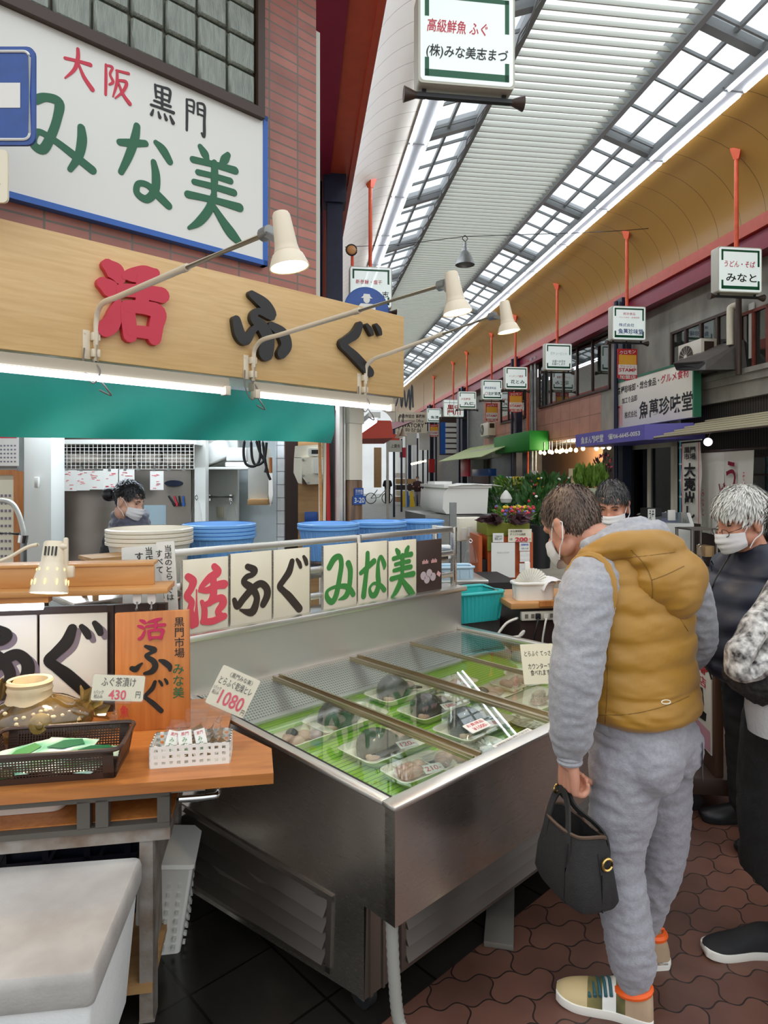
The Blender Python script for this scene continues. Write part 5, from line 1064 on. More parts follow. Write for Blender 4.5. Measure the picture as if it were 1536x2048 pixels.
for p0, p1, o in (((-x, -y_, 0), (x, -y_, 0), (0, -1, 0)), ((-x, y_, 0), (x, y_, 0), (0, 1, 0)), ((-x, -y_, 0), (-x, y_, 0), (-1, 0, 0)), ((x, -y_, 0), (x, y_, 0), (1, 0, 0))):
    q = MB(); gridwall(q, p0, p1, bh, 36 if o[0] == 0 else 18, 7, .016, o); q.build('side', M['brownplastic'], bs)
q = MB(); q.box(-x, x, -y_, y_, 0, .004); q.build('bottom', M['brownplastic'], bs)
q = MB(); q.tube([(a, b, bh) for a, b in rrect(-x - .018, x + .018, -y_ - .018, y_ + .018, .028, 5)], .007, 8, closed=True); q.build('rim', M['brownplastic'], bs)
bc = TWd(bx1 - bw / 2, by0 + bd / 2 + .005, TT)
def packet(name, x, y, z, w, h, rz, tx, ty, m, label, cat, group, par=None):
    t = thing(name, label, cat, bc + TX * x + TY * y + V((0, 0, z)), TZ, group); t.rotation_euler = (R(tx), R(ty), TZ + R(rz))
    def f(s, sg): return lambda i, j: ((i - .5) * w, (j - .5) * h, sg * .008 * (sin(pi * i) * sin(pi * j)) ** .5 + .002 * noise.noise((i * 5 + x * 50, j * 5, z)))
    q = MB(); q.grid(f(0, 1), 14, 12); q.grid(f(0, -1), 14, 12); q.build('film', m, t)
    return t
pk = [(-.10, .0, .05, 12, 10, -8, 'flat green and white packet tilted at the left of the brown basket'), (.02, .02, .058, -8, 4, 3, 'flat green and white packet on top in the middle of the brown basket'), (-.03, -.04, .035, 20, 6, 4, 'flat packet half under the middle one in the brown basket'), (.11, -.01, .05, 5, -6, 8, 'flat clear edged packet at the right of the brown basket'), (.06, -.045, .024, -15, 0, 0, 'green striped packet at the front right bottom of the brown basket'), (-.12, -.05, .022, 8, 0, 0, 'dark seaweed packet at the front left bottom of the brown basket')]
for i, (x, y, z, rz, tx, ty, lb_) in enumerate(pk):
    t = packet('food_packet', x, y, z, .15, .10, rz, tx, ty, M['foilpack'] if i != 5 else M['leaf'], lb_, 'packet', 'food packets in the brown basket')
    if i != 5: q = MB(); q.prism([(-.05, -.03), (.0, -.035), (.05, .0), (.03, .03), (-.02, .015)], .0085, .0095, ax='z'); q.build('green_print', M['green' if i % 2 else 'leafgreen'], t)
# white basket with bags of dried fins
c_ = onT(300, 1538); c2 = onT(459, 1525); wx0, wx1 = c_[0], c2[0]; wy = (c_[1] + c2[1]) / 2; ww_ = wx1 - wx0
wbk = thing('white_basket', 'small white plastic basket with square holes holding fin bags', 'basket', TWd((wx0 + wx1) / 2, wy + .055, TT), TZ)
def holewall(q, p0, p1, h, nx, nz, out):
    p0, p1 = V(p0), V(p1); n = [(k * 2 + 1) / (2 * nx + 1) for k in range(nx)]
    for k in range(nx + 1): a0 = (2 * k) / (2 * nx + 1); a1 = (2 * k + 1) / (2 * nx + 1); q.hexa([p0.lerp(p1, a0), p0.lerp(p1, a1), p0.lerp(p1, a1) + V(out) * .003, p0.lerp(p1, a0) + V(out) * .003] + [p + V((0, 0, h)) for p in (p0.lerp(p1, a0), p0.lerp(p1, a1), p0.lerp(p1, a1) + V(out) * .003, p0.lerp(p1, a0) + V(out) * .003)])
    hs_ = h / (2 * nz + 1)
    for k in range(nz + 1): q.hexa([p0 + V((0, 0, 2 * k * hs_)), p1 + V((0, 0, 2 * k * hs_)), p1 + V(out) * .0031 + V((0, 0, 2 * k * hs_)), p0 + V(out) * .0031 + V((0, 0, 2 * k * hs_))] + [p + V((0, 0, (2 * k + 1) * hs_)) for p in (p0, p1, p1 + V(out) * .0031, p0 + V(out) * .0031)])
X, Yy = ww_ / 2, .055
for p0, p1, o in (((-X, -Yy, 0), (X, -Yy, 0), (0, -1, 0)), ((-X, Yy, 0), (X, Yy, 0), (0, 1, 0)), ((-X, -Yy, 0), (-X, Yy, 0), (-1, 0, 0)), ((X, -Yy, 0), (X, Yy, 0), (1, 0, 0))):
    q = MB(); holewall(q, p0, p1, .066, 10 if o[0] == 0 else 5, 3, o); q.build('side', M['whiteplastic'], wbk)
MB().box(-X, X, -Yy, Yy, 0, .003).build('bottom', M['whiteplastic'], wbk)
bc = TWd((wx0 + wx1) / 2, wy + .055, TT)
lbs = ['bag of dried fins at the left front of the white basket', 'bag of dried fins with a white label, middle front of the white basket', 'bag of dried fins with a label right of the middle one', 'bag of dried fins at the right end of the white basket', 'bag of dried fins at the back left of the white basket', 'tallest bag of dried fins at the back of the white basket', 'bag of dried fins at the back right of the white basket']
for i, (x, y, tx, ty, w, h) in enumerate(((-.075, -.03, -14, 16, .06, .10), (-.01, -.035, -12, -6, .065, .115), (.045, -.03, -14, -14, .055, .10), (.09, -.01, -8, -8, .05, .09), (-.06, .03, -6, 10, .06, .105), (.0, .03, -5, 4, .07, .135), (.06, .03, -4, -6, .06, .11))):
    t = thing('fin_bag', lbs[i], 'bag', bc + TX * x + TY * y + V((0, 0, .004)), TZ, 'bags of dried fins in the white basket'); t.rotation_euler = (R(tx), R(ty), TZ)
    def f(sg): return lambda a, b: ((a - .5) * w, sg * .010 * (sin(pi * a) * sin(pi * min(1, b * 1.1))) ** .5 if 0 < b * 1.1 < 1 else 0, b * h + .006 * noise.noise((a * 4 + i, b, 0)))
    q = MB(); q.grid(f(1), 12, 10); q.grid(f(-1), 12, 10); q.build('film', M['film'], t); q = MB(); r = random.Random(i)
    for k in range(7): q.prism([(r.uniform(-.35, 0) * w, .01 + k * .010), (r.uniform(.0, .4) * w, .012 + k * .010), (r.uniform(-.1, .3) * w, .028 + k * .010)], -.005 + .0015 * k, -.003 + .0015 * k)
    q.build('dried_fin', M['fin'], t)
    if i in (0, 1, 2):
        k = MB().box(-w * .32, w * .30, -.0125, -.0115, .03, .095).build('label', M['paper'], t); text('みな美' if i else '黒門', k, M['leafgreen'] if i else M['red'], 0, .05, w * .2, .04, -.0135, 0) if 0 else text('\n'.join('みな美'), k, M['leafgreen'], -.002, .052, w * .24, .045, -.0135, 0, sp=1.0)
        text('黒門', k, M['red'], .0, .085, w * .34, .010, -.0135, 0)
# ---- foam boxes under the table
fc = hit_z(185, 1945, .50)
fx = thing('foam_box', 'large white styrofoam box with a dirty lid under the table', 'box', fc + V((0, 0, -.5)), TA); fx.location.z = .117
q = MB(); Hh = .383
q.ring_loft([[(x, y, z) for x, y in rrect(-.62 + e, -e, e, .44 - e, .014)] for e, z in ((.03, 0), (.006, Hh - .075), (.006, Hh - .07))]); q.build('box_body', M['styro'], fx)
q = MB(); q.ring_loft([[(x, y, z) for x, y in rrect(-.625 + e, .005 - e, -.005 + e, .445 - e, .016)] for e, z in ((.004, Hh - .075), (0, Hh - .06), (0, Hh - .02), (.004, Hh - .004), (.008, Hh), (.02, Hh))]); q.build('lid', mat('scuffed_styrofoam', (200, 196, 190), .7, c2=(150, 144, 138), vs=3.5, bump=.12, bs=140), fx)
MB().prism(rrect(-.40, -.28, .11, .19, .02), -.004, .02).build('hand_recess', M['greyplastic'], fx)
q = MB().box(0, .30, 0, .34, 0, .025, bev=.006).build('foam_sheet', M['styro'], loc=AW(toA(fc)[0] - .74, toA(fc)[1] + .13, .502), rz=TA); tag(q, 'pale foam sheet lying on the lid at the left edge', 'foam sheet')
cb = thing('blue_crate', 'dark blue lattice crate behind the big foam box', 'crate', TWd(-.86, .36, .117), TZ)
q = MB()
for k in range(7): q.box(-.42 + k * .13, -.40 + k * .13, 0, .012, 0, .40)
for z in (0, .19, .385): q.box(-.42, .40, 0, .012, z, z + .016)
for k in range(5): q.bar((-.36 + k * .16, .0, .2), (-.26 + k * .16, .0, .4), .012, .012)
q.box(-.42, .40, .02, .2, 0, .39); q.build('lattice', M['navy'], cb)
wv = thing('dotted_box', 'slim white dotted plastic box standing behind the table leg', 'box', TWd(-.385, .40, .0), TZ); wv.rotation_euler = (0, R(6), TZ)
q = MB(); q.ring_loft([[(x * k, y * k, z) for x, y in rrect(-.09, .09, -.12, .12, .015)] for k, z in ((.82, 0), (1, .30), (1.04, .305), (1.04, .32), (.96, .32))]); q.build('box_body', M['whiteplastic'], wv)
q = MB()
for i in range(4):
    for j in range(9): q.box(-.055 + i * .034, -.045 + i * .034, -.1185, -.1, .03 + j * .03, .042 + j * .03)
for i in range(5):
    for j in range(9): q.box(.078, .0865, -.085 + i * .04, -.075 + i * .04, .03 + j * .03, .042 + j * .03)
q.build('dots', M['greyplastic'], wv)
# ================================================================== PEOPLE
def wrinkle(me, amp, sc=(14, 14, 22), seed=0, ridged=True):
    me.update(); ns = [v.normal.copy() for v in me.vertices]
    for v, n in zip(me.vertices, ns):
        p = V((v.co.x * sc[0] + seed, v.co.y * sc[1], v.co.z * sc[2])); k = noise.noise(p) + .5 * noise.noise(p * 2.1)
        v.co += n * amp * ((1 - abs(k) * 2) if ridged else k)
    me.update(); return me
def rings(q, R_, n=40, e=2.3):
    """stack of rounded rings (z, cx, cy, half width, half depth, turn in degrees)"""
    out = []
    for z, cx, cy, a, b, tr in R_:
        c, s = cos(R(tr)), sin(R(tr)); ring = []
        for j in range(n):
            t = 2 * pi * j / n; x = a * abs(cos(t)) ** (2 / e) * (1 if cos(t) >= 0 else -1); y = b * abs(sin(t)) ** (2 / e) * (1 if sin(t) >= 0 else -1); ring.append((cx + x * c - y * s, cy + x * s + y * c, z))
        out.append(ring)
    return q.ring_loft(out)
def limb(q, pts, n=14, k=5):
    """tapering limb through (x, y, z, r) points"""
    P = cr(pts, k); q.tube([p[:3] for p in P], [p[3] for p in P], n); q.ball(P[0][:3], P[0][3], n, 8); q.ball(P[-1][:3], P[-1][3], n, 8); return q
def head_frame(c, yaw, pitch, roll=0): return Matrix.Translation(V(c)) @ Matrix.Rotation(R(yaw), 4, 'Z') @ Matrix.Rotation(R(-pitch), 4, 'X') @ Matrix.Rotation(R(roll), 4, 'Y')
def head_shape(q, Mh, s=1.0, jaw=1.0):
    r3 = Mh.to_3x3()
    def b(c, r, n=16, k=12): q.ball(Mh @ (V(c) * s), tuple(x * s for x in r), n, k, rot=r3)
    b((0, -.012, .036), (.077, .096, .094), 28, 20); b((0, .012, -.02), (.068, .080, .080)); b((0, .026, -.062), (.056 * jaw, .062, .055)); b((0, .062, -.098), (.026 * jaw, .024, .02))
    b((0, .072, .024), (.056, .022, .02)); b((0, .062, .052), (.058, .026, .034))
    for sx in (-1, 1): b((sx * .037, .058, -.034), (.030, .030, .028)); b((sx * .048, .02, -.066), (.022, .04, .032)); b((sx * .081, -.010, -.012), (.009, .021, .034)); b((sx * .086, -.016, .008), (.008, .016, .016)); b((sx * .080, -.006, -.040), (.008, .011, .013)); b((sx * .013, .094, -.038), (.010, .013, .010))
    b((0, .093, .004), (.010, .014, .028)); b((0, .100, -.024), (.012, .019, .018)); b((0, .108, -.034), (.013, .013, .012)); b((0, .086, -.070), (.024, .012, .008)); b((0, .084, -.080), (.021, .012, .008))
def hair_cap(parent, Mh, m, s=1.0, n_str=1500, length=.03, fringe=.062, nape=-.075, side=-.005, seed=1, spread=.35, thick=.010, w=.0035, bald=0):
    r = random.Random(seed); q = MB(); rx, ry, rz_ = .077 + thick, .096 + thick, .094 + thick; cen = V((0, -.012, .036))
    def line_(y):
        ks = [(-.12, nape), (-.06, nape + .005), (-.028, -.03), (-.012, .022), (.015, .012 + side), (.035, side + .02), (.05, fringe - .012), (.075, fringe), (.2, fringe + .02)]
        for (a, za), (b_, zb) in zip(ks, ks[1:]):
            if a <= y <= b_: return za + (zb - za) * (y - a) / (b_ - a)
        return fringe
    N, K = 48, 26; idx = {}; vs = []; fs = []
    for i in range(K + 1):
        t = pi * .86 * i / K
        for j in range(N):
            a = 2 * pi * j / N; p = V((rx * sin(t) * cos(a), ry * sin(t) * sin(a), rz_ * cos(t))) + cen
            lim = line_(p.y); k = max(0, min(1, (p.z - lim) / .03)); sh = 1 - (1 - k) * thick / .08 * 1.0
            if p.z < lim: p.z = p.z
            idx[i, j] = len(vs); vs.append((p, p.z > lim))
            q_ = cen + (p - cen) * sh * (1 + .02 * noise.noise((p.x * 60, p.y * 60, p.z * 25)))
            vs[-1] = (q_, p.z > lim)
    for i in range(K):
        for j in range(N):
            f = (idx[i, j], idx[i + 1, j], idx[i + 1, (j + 1) % N], idx[i, (j + 1) % N])
            if sum(vs[k][1] for k in f) >= 3: fs.append(f)
    q.add([Mh @ (p * s) for p, _ in vs], fs)
    crown = V((0.01, -.05, .12)); made = 0
    while made < n_str:
        t = pi * .84 * r.random() ** .6; a = r.uniform(0, 2 * pi); p = V((rx * sin(t) * cos(a), ry * sin(t) * sin(a), rz_ * cos(t))) + cen
        if p.z < line_(p.y) + .002: continue
        nrm = V(((p.x - cen.x) / rx ** 2, (p.y - cen.y) / ry ** 2, (p.z - cen.z) / rz_ ** 2)).normalized()
        fl = (p - crown); fl -= nrm * fl.dot(nrm); fl = fl.normalized() if fl.length > 1e-5 else V((1, 0, 0)); fl += V((r.uniform(-.3, .3), r.uniform(-.3, .3), r.uniform(-.3, .3)))
        L = length * r.uniform(.6, 1.25); d = (fl + nrm * spread).normalized(); sd = d.cross(nrm).normalized() * w * r.uniform(.6, 1.3)
        p0 = p - nrm * .004; p1 = p0 + d * L * .55 + nrm * .002; p2 = p0 + d * L - nrm * L * .12
        q.add([Mh @ (x * s) for x in (p0 - sd, p0 + sd, p1 + sd * .8, p1 - sd * .8, p2)], [(0, 1, 2, 3), (3, 2, 4)]); made += 1
    return q.build('hair', m, parent, weld=False)
def face_mask(parent, Mh, m, s=1.0, top=-.018, low=-.108, sides=(-1, 1), bulge=.0):
    q = MB()
    def f(off):
        def g(i, j):
            a = R(-74 + 148 * i); z = low + (top - low) * j; k = 1 - ((j - .5) * 2) ** 2 * .12
            x = (.070 + off) * sin(a) * (1 if j > .25 else .86 + .14 * j / .25); y = .022 + (.094 + off) * cos(a) * k + (.014 * (1 - abs(i - .5) * 2) if j > .5 else .008 * (1 - abs(i - .5) * 2)); z += .010 * (abs(i - .5) * 2) ** 2 * (1 - j) * 2 - .010 * (abs(i - .5) * 2) ** 2 * j
            return Mh @ (V((x, y + .002 * sin(j * 22) * (1 - abs(i - .5) * 2), z)) * s)
        return g
    q.grid(f(.006), 22, 14); q.grid(f(.003), 22, 14); o = q.build('face_mask', m, parent, weld=False)
    for sx in sides:
        q = MB(); a = R(74) * sx
        for zz_, zt_ in ((-.030, .018), (-.098, -.050)):
            q.tube([Mh @ (V(p) * s) for p in cr([(.073 * sx, .046, zz_), (.080 * sx, .02, (zz_ + zt_) / 2 + .004), (.0875 * sx, -.012, zt_), (.083 * sx, -.034, .0), ], 5)], .0022 * s, 6)
        q.build('ear_loop', m, o)
    return o
def eyes(parent, Mh, s=1.0, lid=.5, brow='hairblack', white='paper'):
    for sx in (-1, 1):
        q = MB(); q.ball(Mh @ (V((sx * .031, .079, .004)) * s), (.013 * s, .008 * s, .0055 * s * lid * 2), 12, 8, rot=Mh.to_3x3()); q.build('eye', M['ink'], parent)
        q = MB(); q.tube([Mh @ (V(p) * s) for p in cr([(sx * .014, .092, .021), (sx * .030, .091, .027), (sx * .048, .080, .022)], 4)], [.0025 * s] * 9, 6); q.build('eyebrow', M[brow], parent)
def shoe(parent, heel, ang, L, m_up, m_sole, name='shoe', mats=None, w=.05, h=.085, collar=None):
    """heel point, heading in degrees (0 = +y), length"""
    Ms = Matrix.Translation(V(heel)) @ Matrix.Rotation(R(ang), 4, 'Z'); prof = [(0, .55, .60), (.04, .80, .9), (.15, .88, 1.0), (.28, .84, .98), (.42, .84, .80), (.56, .94, .62), (.72, 1.0, .50), (.86, .90, .40), (.95, .68, .32), (1.0, .36, .22)]
    P = cr(prof, 3); q = MB(); n = 20; rg = []
    for f, ww_, hh in P:
        ring = []
        for j in range(n):
            t = 2 * pi * j / n; x = w * ww_ * cos(t) + .008 * sin(pi * f); z = .018 + (h * hh) * max(0, sin(t)) ** .8; ring.append(Ms @ V((x, f * L, z)))
        rg.append(ring)
    q.ring_loft(rg)
    if mats:
        k = len(P) - 1
        for fi in range(k * n): q.m[fi] = mats[1][min(len(mats[1]) - 1, int((fi // n) / k * len(mats[1])))]
    o = q.build(name, mats[0] if mats else m_up, parent)
    q = MB(); rg = []
    for z, e in ((0, .94), (.012, 1.02), (.026, 1.0), (.028, .9)):
        Q = [(w * ww_ * e + .002, f) for f, ww_, hh in P]; ring = [Ms @ V((a + .008 * sin(pi * f), f * L * (1 + (e - 1) * .3), z + .012 * max(0, f - .8) * 5 * .6)) for a, f in Q] + [Ms @ V((-a + .008 * sin(pi * f), f * L, z + .012 * max(0, f - .8) * 5 * .6)) for a, f in Q[::-1]]; rg.append(ring)
    q.ring_loft(rg); q.build('sole', m_sole, o)
    if collar is not None:
        q = MB(); q.tube([Ms @ V((.036 * cos(t), .055 + .045 * sin(t), h * .93 + .008 * sin(t) * -1)) for t in [2 * pi * k / 18 for k in range(18)]], .013, 8, closed=True); q.build('collar', collar, o)
    return o, Ms
def hand(q, wrist, palm_dir, side_dir, curl=.9, s=1.0, flip=1):
    """palm and five fingers closing round a handle: palm_dir points from wrist to knuckles, side_dir towards the little finger"""
    d = V(palm_dir).normalized(); e = V(side_dir); e = (e - d * e.dot(d)).normalized(); n = d.cross(e) * flip      # n: the palm's inner side
    w0 = V(wrist)
    q.tube([w0 - d * .03, w0, w0 + d * .02], [.026 * s, .025 * s, .027 * s], 12)
    for k in (-1.5, -.5, .5, 1.5): limb(q, [(*(w0 + d * .012 * s + e * k * .010 * s), .018 * s), (*(w0 + d * .05 * s + e * k * .017 * s), .0155 * s), (*(w0 + d * .086 * s + e * k * .0195 * s), .0115 * s)], 10, 3)
    for k, L in ((-1.5, .90), (-.5, 1.02), (.5, .96), (1.5, .76)):
        p = w0 + d * .088 * s + e * k * .0200 * s; pts = [(*p, .0105 * s)]; a = .25
        for seg, rr_ in ((.040, .0098), (.026, .0090), (.021, .0078)):
            a += curl; p = p + (d * cos(a) + n * sin(a)) * seg * L * s; pts.append((*p, rr_ * s))
        limb(q, pts, 8, 3)
    p = w0 + d * .02 * s - e * .026 * s; limb(q, [(*p, .017 * s), (*(p + (d * .6 - e * .55 + n * .5) * .034 * s), .0135 * s), (*(p + (d * .95 - e * .35 + n * 1.1) * .055 * s), .0115 * s), (*(p + (d * 1.2 + e * .15 + n * 1.5) * .066 * s), .0095 * s)], 10, 3)
# ---------------------------------------------------------------- the man in the ochre vest
H0 = V((.80, 2.02, 0))
man = thing('person', 'man seen from behind in an ochre quilted vest over grey sweats, bowed over the freezer', 'person', H0, TF)
hc = (-.012, .225, 1.437); HM = head_frame(hc, -10, 30)
q = MB(); head_shape(q, HM); limb(q, [(0, .05, 1.34, .062), (-.004, .12, 1.385, .056), (-.008, .185, 1.42, .056)]); rings(q, [(.80, 0, 0, .13, .10, 0), (1.0, 0, .02, .13, .09, 0), (1.2, 0, .03, .16, .09, -8), (1.32, 0, .04, .14, .07, -8)])
limb(q, [(-.16, .06, 1.28, .05), (-.27, .05, 1.04, .045), (-.283, .07, .80, .03)]); limb(q, [(.18, -.02, 1.28, .05), (.29, -.05, 1.04, .045), (.24, .10, .86, .028)])
for x, kx, ax in ((-.09, -.126, -.130), (.09, .120, .115)): limb(q, [(x, 0, .80, .07), (kx, .01 if x < 0 else -.02, .44, .05), (ax, -.05 if x < 0 else .03, .10, .034)])
hand(q, (-.283, .075, .775), (.03, .06, -1), (-.35, -1, -.05), .95, 1.0, -1); hand(q, (.24, .11, .85), (-.1, 1, -.3), (.3, .3, 1), .5, 1.0, 1)
put(remesh(q, .0045, 2), 'body', man).data.materials.append(M['skin'])
hair_cap(man, HM, M['hairbrown'], 1, 3400, .024, .066, -.085, .0, 3, .26, .010, .0026)
face_mask(man, HM, M['mask'], 1)
rg = MB().tube([(-.283 + .012 * cos(t), .118 + .0 * t, .675 + .012 * sin(t)) for t in [2 * pi * k / 14 for k in range(14)]], .003, 6, closed=True); rg.build('ring', M['gold'], man)
# hooded grey jersey: sleeves, body and the hood bunched at the nape
q = MB(); rings(q, [(.83, 0, 0, .175, .135, -8), (1.0, 0, .02, .175, .125, -10), (1.2, .005, .03, .185, .115, -12), (1.31, .008, .035, .175, .095, -12), (1.37, .004, .05, .11, .075, -10)])
limb(q, [(-.165, .065, 1.285, .082), (-.225, .06, 1.22, .084), (-.268, .052, 1.10, .075), (-.290, .052, 1.02, .073), (-.290, .06, .92, .066), (-.284, .07, .845, .060), (-.283, .074, .815, .047)], 18)
limb(q, [(.17, -.02, 1.285, .082), (.245, -.04, 1.22, .082), (.295, -.055, 1.08, .074), (.305, -.04, 1.02, .07), (.28, .03, .95, .062), (.25, .09, .88, .048)], 18)
for a, b, c_, r_ in ((-.10, .10, 1.385, .034), (-.07, .035, 1.405, .042), (0, .00, 1.415, .052), (.07, .02, 1.41, .046), (.10, .085, 1.39, .036), (.03, -.03, 1.40, .05), (-.03, -.02, 1.395, .05)): q.ball((a, b, c_), (r_ * 1.25, r_ * 1.1, r_ * .85), 12, 8)
jer = wrinkle(remesh(q, .0075, 3), .0045, (13, 13, 26), 3); jer.materials.append(M['greymarl']); put(jer, 'jersey', man)
q = MB()
for k in range(8): z = .765 + k * .006; rings(q, [(z, -.283, .074, .036 + .003 * (k % 2), .034 + .003 * (k % 2), 0), (z + .006, -.283, .074, .036 + .003 * ((k + 1) % 2), .034 + .003 * ((k + 1) % 2), 0)], 20, 2)
q.build('cuff', M['greymarl'], man)
q = MB(); nape = cr([(-.115, .12, 1.355), (-.105, .05, 1.40), (-.065, -.015, 1.415), (0, -.04, 1.425), (.07, -.02, 1.412), (.11, .04, 1.395), (.115, .11, 1.37)], 6); q.tube(nape, [.026 + .012 * sin(pi * i / (len(nape) - 1)) for i in range(len(nape))], 12)
n2 = cr([(-.09, .14, 1.375), (-.095, .07, 1.405), (-.06, .02, 1.435), (0, .0, 1.446), (.06, .015, 1.435), (.09, .07, 1.41)], 6); q.tube(n2, [.018 + .014 * sin(pi * i / (len(n2) - 1)) for i in range(len(n2))], 12); q.ball((.05, -.035, 1.425), (.055, .035, .04), 12, 8)
hd_ = wrinkle(remesh(q, .006, 2), .004, (22, 22, 30), 8); hd_.materials.append(M['greymarl']); put(hd_, 'jersey_hood', man)
# vest
q = MB(); base = [(.862, .0, .0, .192, .150, -8), (.88, .0, .0, .205, .160, -8), (.93, 0, .005, .208, .162, -9), (1.0, .0, .012, .205, .158, -10), (1.10, .004, .018, .205, .152, -12), (1.20, .008, .022, .206, .146, -13), (1.27, .01, .026, .200, .135, -14), (1.32, .01, .032, .175, .118, -14), (1.365, .008, .04, .135, .098, -12), (1.40, .004, .05, .108, .085, -10), (1.42, .002, .055, .098, .078, -10)]
B = cr(base, 9); n = 72; rg = []; seams = [.862, .955, 1.035, 1.115, 1.195, 1.275, 1.42]
for z, cx, cy, a, b, tr in B:
    ks = [i for i in range(len(seams) - 1) if seams[i] <= z <= seams[i + 1]]; i = ks[0] if ks else 0; f = (z - seams[i]) / (seams[i + 1] - seams[i]); bul = (max(0, sin(pi * f)) ** .4 - .8) * .012
    c, s = cos(R(tr)), sin(R(tr)); ring = []
    for j in range(n):
        t = 2 * pi * j / n; e = 2.4; x = (a + bul) * abs(cos(t)) ** (2 / e) * (1 if cos(t) >= 0 else -1); y = (b + bul) * abs(sin(t)) ** (2 / e) * (1 if sin(t) >= 0 else -1)
        k = .005 * noise.noise((x * 9, y * 9, z * 40 + x * 22)) + .003 * noise.noise((x * 20, y * 20, z * 70)); L = sqrt(x * x + y * y); x *= 1 + k / L; y *= 1 + k / L; ring.append((cx + x * c - y * s, cy + x * s + y * c, z + .012 * sin(t * 2 + z * 9) * sin(pi * min(1, max(0, f)))))
    rg.append(ring)
q.ring_loft(rg, cap=False); vest = q.build('vest', M['ochre'], man, ang=70)
md = vest.modifiers.new('thick', 'SOLIDIFY'); md.thickness = .012; md.offset = -1
for ay, sx, zc, rr_, tl in ((.062, -.198, 1.255, .092, 8), (-.028, .212, 1.255, .088, 8)):
    q = MB(); P = [(sx + .018 * sin(t) * (1 if sx < 0 else -1), ay + rr_ * .86 * cos(t), zc + rr_ * 1.18 * sin(t)) for t in [2 * pi * k / 30 for k in range(30)]]; q.tube(P, [.012 + .002 * (k % 2) for k in range(30)], 8, closed=True); q.build('armhole_binding', M['ochre'], vest)
q = MB(); q.ball((.022, -.094, 1.290), (.150, .070, .094), 28, 18, rot=Matrix.Rotation(R(-14), 3, 'Z')); q.ball((.046, -.106, 1.250), (.112, .062, .088), 24, 16); q.ball((-.005, -.055, 1.355), (.13, .065, .045), 20, 12)
hood = cr([(-.135, .14, 1.30), (-.14, .085, 1.355), (-.115, .01, 1.39), (-.05, -.06, 1.395), (.03, -.078, 1.385), (.10, -.055, 1.365), (.14, .01, 1.335), (.14, .08, 1.29)], 6); q.tube(hood, [.030 + .018 * sin(pi * i / (len(hood) - 1)) for i in range(len(hood))], 14)
vh_ = remesh(q, .0075, 14); vh_ = wrinkle(vh_, .003, (7, 7, 18), 5); vh_.materials.append(M['ochre']); vho = put(vh_, 'vest_hood', man)
def seamline(pts, par, r=.0022, m='brownseam'):
    P = cr(pts, 5); return MB().tube(P, r, 5).build('seam', M[m], par)
M['brownseam'] = mat('dark_ochre_seam', (134, 98, 36), .7)
from mathutils.bvhtree import BVHTree
def on_surface(me, pts, off=.0):
    bv = BVHTree.FromPolygons([v.co for v in me.vertices], [tuple(p.vertices) for p in me.polygons]); Mi = (Matrix.Translation(H0) @ Matrix.Rotation(TF, 4, 'Z')).inverted(); o = Mi @ CP; out = []
    for px, py in cr(pts, 5):
        d = (Mi.to_3x3() @ ray(px, py)).normalized(); h = bv.ray_cast(o, d)
        if h[0] is not None: out.append(h[0] - d * off)
    return out
def stitch(me, par, pts, r=.0016, m='brownseam'):
    P = on_surface(me, pts, .0)
    if len(P) > 2: MB().tube(P, r, 5).build('seam', M[m], par)
for pts in ([(1262, 1100), (1290, 1130), (1304, 1165), (1304, 1200), (1296, 1226)], [(1304, 1160), (1335, 1148), (1368, 1132)], [(1188, 1128), (1230, 1118), (1290, 1112), (1350, 1104)]): stitch(vho.data, vho, pts)
for pts in ([(1218, 1190), (1216, 1300), (1214, 1400), (1210, 1448)], [(1188, 1430), (1260, 1428), (1330, 1412), (1378, 1392)], [(1352, 1225), (1376, 1262)]): stitch(vest.data, vest, pts)
P = on_surface(vest.data, [(1037, 1419), (1043, 1423)], .002) ; P = on_surface(vest.data, [(1332 + 9 * cos(2 * pi * k / 10), 1404 + 4 * sin(2 * pi * k / 10)) for k in range(11)], .0015)
if len(P) > 8: MB().tube(P, .0018, 5).build('oval_emblem', M['creampaper'], vest)
# sweatpants
q = MB(); rings(q, [(.70, 0, 0, .165, .125, -4), (.78, 0, -.012, .178, .145, -5), (.88, 0, 0, .172, .13, -6)], 40, 2.2)
limb(q, [(-.088, -.005, .74, .108), (-.108, .0, .60, .092), (-.124, .012, .46, .076), (-.135, -.018, .32, .070), (-.138, -.040, .22, .066), (-.132, -.042, .165, .062), (-.130, -.042, .130, .050)], 20)
limb(q, [(.085, -.01, .74, .108), (.104, -.02, .60, .094), (.118, -.025, .46, .078), (.122, -.005, .32, .070), (.118, .025, .22, .066), (.115, .03, .175, .060), (.115, .03, .145, .050)], 20)
for sx in (-1, 1): q.ball((sx * .075, -.085, .76), (.10, .075, .10), 18, 12)
pants = wrinkle(remesh(q, .008, 3), .005, (9, 9, 20), 1); pants = wrinkle(pants, .003, (20, 20, 34), 7); pants.materials.append(M['greypants']); put(pants, 'sweatpants', man)
MB().add([(.075, -.166, .79), (.155, -.128, .79), (.150, -.135, .68), (.085, -.163, .67)], [(0, 1, 2, 3)]).build('back_pocket', M['greypants'], man)
sm = ([M['shoetan'], M['shoetan'], M['camo'], M['signwhite'], M['camo'], M['shoekhaki'], M['shoekhaki']], [0, 0, 1, 2, 3, 4, 5, 5, 6, 6])
o, Ms = shoe(man, (-.098, -.090, 0), 27, .275, None, M['sole'], 'shoe', sm, .052, .095, M['neon'])
q = MB()
for k in range(5): f = .42 + k * .055; q.tube([Ms @ V(p) for p in cr([(-.036, f * .275, .07 - k * .004), (0, f * .275 + .006, .096 - k * .009), (.04, f * .275 + .012, .07 - k * .004)], 4)], .005, 6)
